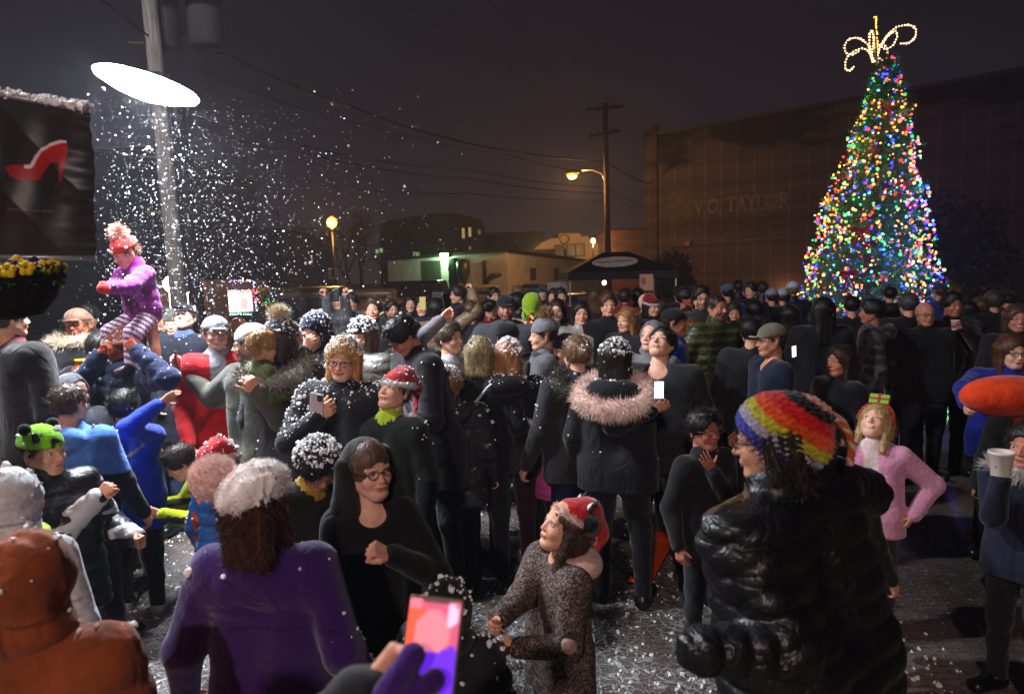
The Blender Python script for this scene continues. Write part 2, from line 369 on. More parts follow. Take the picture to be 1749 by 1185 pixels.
def face_patch(mb, hs, n, skin, hairc, Mh, hh, gaze=(0, 0), smile=0, beard=False, lips='#b05c52', iris='#3a4a50', kid=False, blush=.5, teeth=False):
    nx = n; nz2 = int(n * 1.25)
    xs = np.linspace(-.25, .25, nx); zs = np.linspace(-.42, .26, nz2)
    X, Z = np.meshgrid(xs, zs, indexing='ij'); Y = np.full_like(X, -.62)
    for _ in range(26):
        d = hs.ev(np.stack([X, Y, Z], -1)); Y = np.minimum(Y + d * .8, .1)
    ok = np.abs(hs.ev(np.stack([X, Y, Z], -1))) < .01
    edge = np.minimum(np.minimum((X + .25), (.25 - X)), np.minimum(Z + .42, .26 - Z))
    ok &= Y < -.02
    Y = Y - np.clip(edge / .03, -0.3, 1) * .007
    C = np.tile(skin, X.shape + (1,)).astype(float)
    def mix(mask, c, a=1.): C[:] = C * (1 - mask[..., None] * a) + np.asarray(c) * mask[..., None] * a
    def sm(v, a, b): t = np.clip((v - a) / (b - a), 0, 1); return t * t * (3 - 2 * t)
    red = skin * np.array([1.05, .62, .58])
    for x in (-1, 1):
        mix(np.exp(-(((X - x * .16) / .075) ** 2 + ((Z + .13) / .065) ** 2)), red, blush)
    mix(np.exp(-((X / .05) ** 2 + ((Z + .11) / .05) ** 2)), red, blush * .8)
    if beard:
        bm = sm(-Z, .15, .24) * 1. ; bm = np.maximum(bm, sm(np.abs(X), .19, .24) * sm(-Z, -.02, .1))
        bm = bm * (1 - .9 * np.exp(-((X / .07) ** 2 + ((Z + .265) / .03) ** 2)))
        mix(bm, hairc, .72)
    cz = -.256 + smile * (X / .1) ** 2 * .028
    hw = .098 + .025 * smile
    m_ = sm(hw - np.abs(X), 0, .02)
    lt = .024 * (1 - (np.abs(X) / hw) ** 2 * .8); 
    mix(m_ * sm(lt * 1.15 - np.abs(Z - cz), -.006, .008), lin(lips), .85)
    if teeth:
        mix(sm(hw * .8 - np.abs(X), 0, .02) * sm(.017 * (1 - (X / hw) ** 2) - np.abs(Z - cz), -.004, .004), (.72, .68, .62), .95)
    else: mix(m_ * np.exp(-((Z - cz) / .006) ** 2), lin(lips) * .25, .8)
    for x in (-1, 1):
        ex = X - x * .135; ez = Z - .0
        hgt = (.034 if not kid else .040) * (1 - .3 * max(smile, 0)) * np.clip(1 - (ex / .066) ** 2, 0, 1)
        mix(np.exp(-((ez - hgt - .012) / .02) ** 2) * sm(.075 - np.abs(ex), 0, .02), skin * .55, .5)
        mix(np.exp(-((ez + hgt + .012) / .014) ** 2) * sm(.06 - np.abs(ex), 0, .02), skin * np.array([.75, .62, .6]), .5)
        op = sm(hgt - np.abs(ez), -.003, .006) * (np.abs(ex) < .066)
        mix(op, (.62, .58, .55))
        gx, gz = gaze
        rr = np.sqrt((ex - gx * .03) ** 2 + (ez - gz * .02) ** 2)
        mix(op * sm(.031 - rr, 0, .006), lin(iris)); mix(op * sm(.015 - rr, 0, .005), (.004,) * 3)
        mix(np.exp(-((np.sqrt((ex - gx * .03 + .01) ** 2 + (ez - gz * .02 - .011) ** 2)) / .007) ** 2) * op, (.9, .9, .9))
        mix(np.exp(-((ez - hgt * 1.02) / .0075) ** 2) * sm(.072 - np.abs(ex), 0, .012), (.012, .008, .008), .85)
        bz = .092 + .018 * np.cos(ex / .075 * 1.4) - .01 * x * ex / .075 * 0
        mix(np.exp(-((Z - bz) / (.012 if kid else .016)) ** 2) * sm(.085 - np.abs(ex), 0, .03), hairc * .8, .55 if kid else .75)
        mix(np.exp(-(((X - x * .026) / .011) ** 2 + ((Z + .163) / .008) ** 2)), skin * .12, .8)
    V = (np.stack([X, Y, Z], -1).reshape(-1, 3) * hh) @ Mh[0].T + Mh[1]
    i, j = np.meshgrid(np.arange(nx - 1), np.arange(nz2 - 1), indexing='ij'); a = i * nz2 + j
    Fq = np.stack([a, a + nz2, a + nz2 + 1, a + 1], -1).reshape(-1, 4)
    good = ok.reshape(-1)[Fq].all(1)
    mb.add(V, Fq[good], C.reshape(-1, 3))
def hand_sdf(u, pose='relax', side=1):
    "hand frame: +x fingers, +z back of the hand, thumb towards +y*side; wrist at the origin; u = hand length / 0.19"
    s = SDF(); yk = [.030, .010, -.011, -.030]; ln = [.072, .080, .074, .058]; xk = [.088, .092, .088, .080]
    curl = dict(relax=(28, 30, 18), fist=(80, 95, 55), open=(6, 8, 5), hold=(52, 58, 30), cup=(45, 42, 28), point=(5, 5, 5))[pose]
    s.cone((-.01, 0, 0), (.03, 0, 0), .024, .022, flat=((0, 0, 1), .72))
    for i in range(4):
        y = yk[i] * side
        s.cone((.012, y * .55, 0), (xk[i], y, 0), .0125, .0115, k=.012)
        p = np.array([xk[i], y, .001]); a = 0; spl = (yk[i] * side) * (3.2 if pose == 'open' else 1.2)
        r = [.0098, .0088, .0078][0:3]; cu = curl if not (pose == 'point' and i > 0) else (85, 95, 50)
        kf = 1 + (.12 * i if pose in ('relax', 'hold', 'cup') else 0)
        for q in range(3):
            a += cu[q] * D2R * kf; L = ln[i] * (.46, .31, .25)[q]
            d = np.array([math.cos(a), spl * math.cos(a), -math.sin(a)]); d /= np.linalg.norm(d)
            s.cone(p, p + d * L, r[q] * (.92 if i == 3 else 1), r[q] * .88, k=.004 if q or True else 0); p = p + d * L
    s.ell((.045, 0, -.004), (.042, .034, .013), k=.01)
    ta = dict(relax=(.028, .026, -.012), fist=(.03, -.002, -.024), open=(.022, .034, -.004), hold=(.03, .018, -.028), cup=(.028, .024, -.026), point=(.03, .0, -.022))[pose]
    p0 = np.array([.02, .018 * side, -.006]); p1 = p0 + np.array([.026, .020 * side, -.010]); t_ = np.array([ta[0], ta[1] * side, ta[2]])
    s.cone(p0, p1, .0145, .0115, k=.012); s.cone(p1, p1 + t_ * .72, .0110, .0100, k=.006); s.cone(p1 + t_ * .72, p1 + t_ * 1.3 + np.array([.006, 0, 0]), .0100, .0080, k=.005)
    return s
def ik(S, T, L1, L2, hint):
    d = T - S; L = np.linalg.norm(d); mx = (L1 + L2) * .985
    if L > mx: T = S + d / L * mx; d = T - S; L = mx
    L = max(L, abs(L1 - L2) + .02)
    a = (L1 ** 2 - L2 ** 2 + L ** 2) / (2 * L); hgt = math.sqrt(max(L1 ** 2 - a ** 2, 0)); u = d / np.linalg.norm(d)
    hv = hint - (hint @ u) * u; hv = nz(hv)
    return S + u * a + hv * hgt, T
def addh(mb, s, v, Mh, hh, col, hd=True, colf=None):
    "mesh an SDF given in head units and place it"
    V, Q, m = s.mesh(v / hh)
    if len(V) == 0: return V, Q
    c = colf(V, m) if colf else np.tile(col, (len(V), 1))
    V2 = (V * hh) @ Mh[0].T + Mh[1]; mb.add(V2, Q, c); return V2, Q
PEOPLE = []; INFOS = []
def person(label, x, y, s, yaw=0, h=None, lean=0, side=0, hy=0, hp=0, hr=0, skin='l', hair='short', hc='#2a1c12', hl=.9, hat=None, hatc='#222', hat2='#ddd',
           top='coat', tc='#15161a', tc2=None, tpat=None, hem='hip', hood=None, trim=None, bot='#14161c', botm='cloth', shoe='#0c0c0c', build=1.0, la=None, ra=None,
           lh='relax', rh='relax', ln_=None, rn_=None, gl=False, beard=False, smile=0, teeth=False, gaze=(0, 0), snow=0, snowh=None, kid=False, group=None, collar=True,
           extra=None, topm=None, legs=True, off=0, scarf=None, lips='#b05c52', sit=False, z0=0., glc=(.01, .01, .012), neckw=1., stretch_=1., blush=.45, hattilt=0):
    rng = np.random.default_rng(abs(hash((int(x * 7), int(y * 3)))) % 99991)
    d = F / s; P0 = W(x, y, d); yr = yaw * D2R
    if hat in ('beanie', 'pom', 'santa', 'navy', 'cap', 'panda', 'bear', 'slouch'): hatpad = .02
    else: hatpad = .012
    H = (P0[2] - z0 - hatpad) / (1 - .48 * (1 - math.cos(lean * D2R)))
    if h is not None: H = h
    v = min(max(2.9 / s, .0055), .026)
    hh = (.145 + .048 * H) if H < 1.72 else .2275
    for _ in range(2):
        hz = .52 * H; shz = H - hh - .05 * H; sw = .102 * H * build ** .5
        RL = Ry(side * D2R) @ Rx(lean * D2R)                 # lean + tips the torso towards -y (forward)
        bend = lambda p: RL @ (np.asarray(p, float) - np.array([0, 0, hz])) + np.array([0, 0, hz])
        piv = bend((0, .012 * H, H - .93 * hh))
        Rh = Rz(hy * D2R) @ Rx(-hp * D2R) @ Ry(hr * D2R)
        if abs(lean) > 0: Rh = Rx(lean * D2R * .5) @ Rh
        hc_ = piv + Rh @ np.array([0, -.05 * hh, .43 * hh]); crown = hc_ + Rh @ np.array([0, .04 * hh, .5 * hh])
        if h is None: H *= (P0[2] - z0 - hatpad) / max(crown[2], .3)
    Mh = (Rh, hc_)
    root = empty('person', (0, 0, 0), 0, label, 'person', group)
    Rw = Rz(yr); cw = Rw @ crown
    root.location = (P0[0] - cw[0], P0[1] - cw[1], z0 if h is None else P0[2] - hatpad - crown[2]); root.rotation_euler[2] = yr
    PEOPLE.append((label[:30], round(H, 2), round(float(root.location[2]), 2)))
    base = np.array(root.location)
    w2l = lambda p: Rw.T @ (np.asarray(p, float) - base)
    skc = lin(SK[skin]) if skin in SK else lin(skin); hcol = lin(hc); tcol = lin(tc); t2 = lin(tc2) if tc2 is not None else tcol
    # ---- arms
    L1, L2 = .172 * H, .148 * H; hl_ = .105 * H; arms = []
    for sd, tgt in ((1, la), (-1, ra)):
        S = bend((sd * sw, 0, shz)); 
        hint = np.array([sd * .35, .55, -.75])
        if tgt is None: tgt = (.16 + rng.uniform(-.03, .08), .1 + rng.uniform(0, .15), -.93)
        if tgt == 'pocket': tgt = (.05, .12, -.80); hint = np.array([sd * 1., .6, 0])
        if tgt == 'front': tgt = (-.38, .5, -.55)
        if tgt[2] > 10: T = w2l(W(tgt[0], tgt[1], F / tgt[2]))      # pixel target
        else: T = S + np.array([sd * tgt[0], -tgt[1], tgt[2]]) * (L1 + L2)
        if len(tgt) == 4 and isinstance(tgt[3], tuple): hint = np.array(tgt[3], float)
        E, T = ik(S, T, L1, L2, hint); arms.append((S, E, T))
    # ---- body: one mesh of head, neck, trunk, limbs and hands
    mb = MB(); hs = head_sdf(kid, smile > 0, beard, max(build - 1.15, 0))
    face = s > 120
    addh(mb, hs, v * (.75 if s > 200 else .9), Mh, hh, skc)
    if face: face_patch(mb, hs, int(np.clip(s * hh * .9, 22, 84)), skc, hcol, Mh, hh, gaze, smile, beard, kid=kid, teeth=teeth, lips=lips, blush=blush)
    b = SDF(); nb = bend((0, .015 * H, shz + .01 * H))
    b.cone(Mh[1] + Rh @ np.array([0, .07, -.22]) * hh, nb, .21 * hh * neckw, .235 * hh * neckw); b.cone(nb, bend((0, -.005 * H, shz - .045 * H)), .030 * H, .058 * H if top == 'shirt' else .042 * H, k=.03 * H, flat=((0, 1, 0), .62))
    b.cone(bend((-sw * .8, 0, shz - .01 * H)), bend((sw * .8, 0, shz - .01 * H)), .030 * H, k=.04 * H)
    mb2 = b.mesh(v * 1.2); mb.add(mb2[0], mb2[1], skc)
    b = SDF()
    for sd in (-1, 1):
        b.cone(bend((sd * .04 * H, 0, shz - .08 * H)), (sd * .035 * H, 0, hz), .040 * H * min(build, 1), .045 * H * min(build, 1), k=.03 * H)
    feet = []
    for i, sd in enumerate((1, -1)):
        kz = .28 * H; fx = sd * (.058 + .02 * rng.random()) * H * max(build, 1) ** .5; fy = rng.uniform(-.04, .04) * H
        hp_ = np.array([sd * .05 * H, 0, hz]); 
        if sit: an = np.array([sd * .13 * H, -.25 * H, hz - .26 * H]); kn = np.array([sd * .13 * H, -.26 * H, hz - .0 * H])
        else: an = np.array([fx, fy, .045 * H]); kn = np.array([fx * .95, fy * .5 - .012 * H, kz])
        feet.append((hp_, kn, an, sd)); b.cone(hp_, kn, .045 * H, .032 * H, k=.02 * H); b.cone(kn, an, .03 * H, .022 * H, k=.02 * H)
    for S, E, T in arms: b.cone(S, E, .03 * H, .025 * H, k=.02 * H); b.cone(E, T, .025 * H, .017 * H, k=.01 * H)
    q = b.mesh(max(v * 2, .02)); mb.add(q[0], q[1], skc)
    HANDS = []
    for (S, E, T), sd, pose, nn in ((arms[0], 1, lh, ln_), (arms[1], -1, rh, rn_)):
        dx = nz(T - E); 
        nrm = np.array([sd * 1., -.2, .1]) if nn is None else (Rw.T @ np.array(nn, float) if True else 0)   # direction of the back of the hand
        nrm = nz(nrm - (nrm @ dx) * dx); yv = np.cross(nrm, dx); R = np.stack([dx, yv, nrm], 1); u = hl_ / .19
        HANDS.append((T, R, u))
        if pose == 'none': continue
        sdn = np.sign((yv @ np.array([0, -1, .35]))) or 1
        hsd = hand_sdf(u, pose, sdn); hv = min(max(v * .62, .0042), .014) / u
        V, Q, m = hsd.mesh(hv); mb.add((V * u) @ R.T + T, Q, skc * (.95, .85, .83))
    body = mb.build('body', M['skin'], root, True)
    fl_targets = []
    # ---- clothes
    vc = max(v * 1.05, .0085) if s < 600 else .008
    sh_ = dict(coat='cloth', puffer='puffer', leather='leather', fleece='fleece', hoodie='cloth', shirt='cloth', sweater='knit')[top]
    mt = M[topm or sh_]; th = dict(coat=.014, puffer=.020, leather=.022, fleece=.013, hoodie=.010, shirt=.010, sweater=.007)[top]
    th *= .75 + .15 * H
    qa = {'puffer': (.009, .075), 'leather': (.016, .078)}.get(top)
    c = SDF(); bd = build
    c.cone(bend((-sw * .86, .004, shz - .008 * H)), bend((sw * .86, .004, shz - .008 * H)), .040 * H + th, m=0)
    hemz = {'hip': .455, 'thigh': .40, 'knee': .30, 'waist': .52}[hem] * H
    chw = .046 * H * bd
    for sd in (-1, 1):
        c.cone(bend((sd * chw, 0, shz - .05 * H)), bend((sd * chw * 1.02, -.003 * H * bd, hz + .02 * H)), .060 * H * bd ** .6 + th, .062 * H * bd ** .8 + th, k=.035 * H, flat=((0, 1, 0), .84))
    if hem != 'waist':
        for sd in (-1, 1): c.cone((sd * chw, 0, hz + .02 * H), (sd * chw * 1.05, 0, hemz), .062 * H * bd ** .8 + th, .066 * H * bd ** .8 + th * 1.2, k=.03 * H, flat=((0, 1, 0), .9))
        c.cone((0, 0, hz), (0, 0, hemz), .06 * H * bd, k=.03 * H)
        c.cut((0, 0, hemz), (0, 0, -1))
    cs = SDF()
    for (S, E, T) in arms:
        Ti = T - nz(T - E) * .006; qs = (qa[0] * .8, qa[1] * .85) if qa else None
        cs.cone(S, E, .036 * H + th, .029 * H + th, k=.02 * H, quilt=qs, m=0); cs.cone(E, Ti, .029 * H + th, .020 * H + th * .9, k=.012 * H, quilt=qs, m=1)
        cs.ell(E, .03 * H + th, k=.01)
        if top in ('puffer', 'leather', 'fleece', 'sweater', 'hoodie'): cs.cone(Ti - nz(T - E) * .03, Ti, .020 * H + th * .6, m=2)
    c.p += [(f, a_, b_, (k or .03 * H) if i == 0 else k, o_, m_) for i, (f, a_, b_, k, o_, m_) in enumerate(cs.p)]
    if collar and top != 'shirt': c.cone(bend((0, .008 * H, shz + .01 * H)), bend((0, .006 * H, shz + (.055 if top in ('puffer', 'leather') else .034) * H)), .30 * hh + th, .25 * hh + th, k=.02 * H, m=3)
    if top == 'shirt': c.cone(bend((0, .02 * H, shz - .03 * H)), bend((0, .02 * H, shz + .004 * H)), .05 * H, .038 * H, k=.03 * H); c.ell(bend((0, -.045 * H, shz + .03 * H)), (.042 * H, .045 * H, .040 * H), op='s', k=.01)
    if hood == 'down':
        c.ell(bend((0, .075 * H, shz + .012 * H)), np.array([.098, .05, .05]) * H, k=.02 * H, m=4)
        c.ell(bend((0, .045 * H, shz + .075 * H)), np.array([.05, .05, .04]) * H, k=.015 * H, op='s')
    if qa: c.qz = qa
    c.noise(.003 if qa else .007, 9 if qa else 7, int(x) % 50)
    V, Q, mi = c.mesh(vc); cs.noise(.004, 13, int(y) % 50); V1, Q1, m1 = cs.mesh(vc)
    Q = np.concatenate([Q, Q1 + len(V)]); V = np.concatenate([V, V1]); mi = np.concatenate([mi, m1 + 10])
    if tpat: cc = tpat(V, mi, H, shz, hz, tcol, t2, rng)
    else:
        cc = np.tile(tcol, (len(V), 1))
        if tc2 is not None: cc[mi == 3] = t2
    # zip / front seam
    if tpat is None and len(V) and top in ('coat', 'puffer', 'fleece', 'hoodie', 'leather'):
        zz = (np.abs(V[:, 0]) < max(.006, vc * .6)) & (V[:, 1] < 0) & (V[:, 2] > hemz) & (V[:, 2] < shz); cc[zz] *= .45
        if s > 150:      # seams, cuffs, hem band and pocket slits
            w_ = max(.0045, vc * .55); x_, y_, z_ = V[:, 0], V[:, 1], V[:, 2]; tors = mi < 10
            cc[tors & (np.abs(z_ - (shz - .10 * H)) < w_) & (y_ > 0)] *= .55
            cc[tors & (np.abs(y_) < w_ * .8) & (z_ < shz - .1 * H)] *= .6
            cc[tors & (z_ < hemz + .045) & (z_ > hemz + .035)] *= .55
            cc[tors & (y_ < 0) & (np.abs(np.abs(x_) - (.075 * H + .3 * (z_ - hz))) < w_ * 1.3) & (np.abs(z_ - hz - .03 * H) < .04 * H)] *= .4
            cc[(mi == 12)] *= .65
    to = MB().add(V, Q, cc).build({'coat': 'coat', 'puffer': 'puffer_jacket', 'leather': 'puffer_jacket', 'fleece': 'fleece_jacket', 'hoodie': 'hoodie', 'shirt': 'shirt', 'sweater': 'sweater'}[top], mt, root, True)
    fl_targets.append((V, Q, .8))
    if hood == 'up':
        g = SDF(); g.ell((0, .06, .08), (.42, .47, .46)); g.ell((0, .08, -.44), (.44, .36, .28), k=.18)
        g.ell((0, -.46, -.04), (.28, .50, .42), k=.04, op='s'); g.noise(.034, 4.5, int(x) % 9); hc0 = tcol if tc2 is None else t2
        m3 = MB(); Vh, Qh = addh(m3, g, vc, Mh, hh, hc0, colf=lambda V, m: np.where(((np.abs(V[:, 0]) < .018) | (np.abs(V[:, 2] + .30 - .1 * V[:, 1]) < .014))[:, None], hc0 * .45, hc0)); m3.build('hood', mt, root, True); fl_targets.append((Vh, Qh, 1))
        if trim: tr = SDF(); tr.torus((0, -.2, .02), (0, 1, .05), .36, .045); m3 = MB(); Vh, Qh = addh(m3, tr, vc, Mh, hh, lin(trim)); fuzz(m3, Vh, Qh, int(min(2500, 40 + s * 5)), .05, .004, rng, lin(trim)); m3.build('fur_trim', M['fur'], root)
    elif trim:
        tr = SDF(); tcc = bend((0, .05 * H, shz + .015 * H)); tr.torus(tcc, (0, .38, 1), .085 * H, .026 * H, sq=(1.25, 1, 1)); m3 = MB(); Vh, Qh, _ = tr.mesh(vc); m3.add(Vh, Qh, lin(trim)); fuzz(m3, Vh, Qh, int(min(5000, s * 12)), .055, .005, rng, lin(trim)); m3.build('fur_trim', M['fur'], root); fl_targets.append((Vh, Qh, 1))
    if scarf:
        g = SDF(); g.torus(bend((0, .01 * H, shz + .03 * H)), (0, .2, 1), .28 * hh + .02, .022, sq=(1, 1, 1)); g.cone(bend((.03, -.07 * H, shz)), bend((.04, -.085 * H - .02, shz - .14 * H)), .025, .03, k=.02); g.noise(.004, 14)
        Vh, Qh, _ = g.mesh(vc); MB().add(Vh, Qh, lin(scarf)).build('scarf', M['knit'], root, True)
    # ---- trousers and shoes
    if legs:
        g = SDF(); bc = lin(bot); tt = .008
        for hp_, kn, an, sd in feet:
            g.cone(hp_ + np.array([0, 0, -.0]), kn, .052 * H * bd ** .5 + tt, .036 * H + tt, k=.015 * H); g.cone(kn, an + np.array([0, 0, .01]), .034 * H + tt, .026 * H + tt, k=.02 * H)
        g.cone((-.04 * H, 0, hz), (.04 * H, 0, hz), .06 * H * bd ** .5); g.noise(.006, 12, 4)
        V, Q, m = g.mesh(max(vc, v * 1.3)); MB().add(V, Q, bc).build('trousers', M[botm], root, True)
        for hp_, kn, an, sd in feet:
            g = SDF(); a0 = np.array([an[0], an[1], an[2] - .018 * H]); fw = np.array([sd * .02, -.10, 0]) * H
            g.cone(a0 + np.array([0, .015 * H, 0]), a0 + fw, .026 * H, .024 * H, k=.01); g.cone(a0, an + np.array([0, 0, .03 * H]), .028 * H, .026 * H, k=.02 * H)
            if not sit: g.cut((0, 0, .006), (0, 0, -1))
            V, Q, m = g.mesh(max(vc, .011)); MB().add(V, Q, lin(shoe)).build('shoe', M['plastic'], root, True)
    # ---- hair
    sk2 = hat in ('beanie', 'pom', 'santa', 'navy', 'bear', 'panda')
    if hair != 'bald' and hood != 'up' or hair in ('long',) and hood == 'up':
        g = SDF(); inf = (.04 if hat == 'slouch' else .012) if hat else .055
        lowz = {'short': -.16, 'buzz': -.16}.get(hair, -.35)
        if hair == 'buzz': inf = .018
        g.ell((0, .045, .125), (.335 + inf * .8, .40 + inf, .375 + inf))
        if hair in ('long', 'bob', 'wavy'):
            lb = -hl if hair != 'bob' else -.5
            for xx in (-.2, 0, .2): g.cone((xx, .2, .1), (xx * 1.15, .30, lb), .21, .13, k=.12)
            for sd in (-1, 1): g.cone((sd * .27, .0, .12), (sd * .33, .03 - (0 if hair == 'bob' else .1), max(lb, -.9) * .85), .12, .085, k=.1)
        if hair == 'bun': g.ell((0, .52, .12), (.17, .16, .17), k=.03)
        if hair == 'pony': g.cone((0, .42, .1), (0, .62, -.5), .12, .06, k=.05)
        if hair == 'curly': g.ell((0, .08, .14), (.46, .50, .46), k=.05)
        if hair == 'short' and not hat: g.ell((0, -.12, .42), (.26, .24, .1), k=.08)
        if hat: g.rbox((0, -.05 if hat != 'slouch' else .3, .72), (.8, .8, .5), k=.0, op='s')
        g.ell((0, -.50, -.16), (.265, .42, .42), k=.03, op='s')
        if hair in ('short', 'buzz', 'bun', 'pony'):
            g.rbox((0, -.5, -.5), (.6, .60, .42), k=.04, op='s'); g.rbox((0, 0, -.75), (.6, .8, .5), k=.08, op='s') if hair != 'pony' else 0
        m3 = MB(); am = .024 if hair == 'curly' else .018
        oldmesh = g.mesh
        V, Q, m = g.mesh(v * .85 / hh)
        if len(V):
            ang = np.arctan2(V[:, 0], -(V[:, 1] - .05)); nn = noise(V * np.array([1, 1, .35]), 9, 5)
            st = np.sin(ang * 27 + nn * 9) * .22 + noise(V * np.array([1, 1, .22]), 24, 8) * .8 + noise(V * np.array([1, 1, .3]), 9, 3) * .5
            rad = V - np.array([0, .05, np.nan_to_num(0)]); rad[:, 2] = np.where(V[:, 2] > .1, V[:, 2] - .1, 0); rad /= np.linalg.norm(rad, axis=1)[:, None] + 1e-6
            V = V + rad * (st * am)[:, None]
            cc = hcol[None] * np.clip(1 + .35 * st, .35, 1.9)[:, None]
            V2 = (V * hh) @ Rh.T + hc_; m3.add(V2, Q, cc)
            fuzz(m3, V2, Q, int(min(3000, 30 + s * 5)), .030 * hh / .22, .0025 * max(1, 300 / s) ** .5, rng, hcol, grav=.9 if hair != 'short' else -.1)
            m3.build('hair', M['hair'], root, True); fl_targets.append((V2, Q, 1.6))
    # ---- hats
    if hat: fl_targets = [fl_targets[0]] + make_hat(root, hat, (Rh @ Rx(-hattilt * D2R), hc_), hh, v, s, lin(hatc), lin(hat2), rng)
    # ---- glasses
    if gl:
        m3 = MB()
        for sd in (-1, 1):
            t = np.linspace(0, 2 * PI, 22)[:-1]; ring = np.stack([sd * .135 + .092 * np.cos(t), -.415 + 0 * t + .01 * np.abs(np.cos(t)), .0 + .066 * np.sin(t)], 1)
            ring = np.concatenate([ring, ring[:2]]); m3.tube(ring, .0085 if s < 400 else .0075, 6, glc, cap=False)
            m3.tube([(sd * .225, -.40, .02), (sd * .29, -.3, .02), (sd * .345, -.02, .02)], .009, 6, glc)
        m3.tube([(-.045, -.43, .012), (0, -.44, .02), (.045, -.43, .012)], .008, 6, glc)
        V = np.concatenate(m3.V); m3.V = [(V * hh) @ Rh.T + hc_]; m3.C = [np.concatenate(m3.C)]; m3.build('glasses', M['glassfr'], root, True)
    # ---- foam flecks
    if snow:
        m3 = MB(); k = len(fl_targets)
        for i, (V, Q, wt) in enumerate(fl_targets):
            if len(Q) == 0: continue
            isb = i == 0; n = int(1.35 * (snow if isb else (snowh if snowh is not None else snow) * .9) * wt)
            if n <= 0: continue
            P, Nn = surf_pts(V, Q, n * 2 if isb else n, rng, .15 if isb else .05)
            if isb:
                zc = shz - .30 * H * rng.random(len(P)) ** 1.3; keep = (P[:, 2] > zc) ; P, Nn = P[keep], Nn[keep]
            if len(P): blobs(m3, P + Nn * .003, np.clip(rng.lognormal(math.log(.0043), .55, len(P)), .0018, .014) * (1.2 if s < 250 else 1) , rng)
        if m3.n: m3.build('foam_flecks', M['foam'], root)['kind'] = 'stuff'
    info = dict(root=root, H=H, hh=hh, Mh=Mh, arms=arms, hands=HANDS, Rw=Rw, base=base, bend=bend, shz=shz, hz=hz, v=v, sw=sw, rng=rng, s=s, label=label)
    INFOS.append(info)
    if extra: extra(info)
    return info
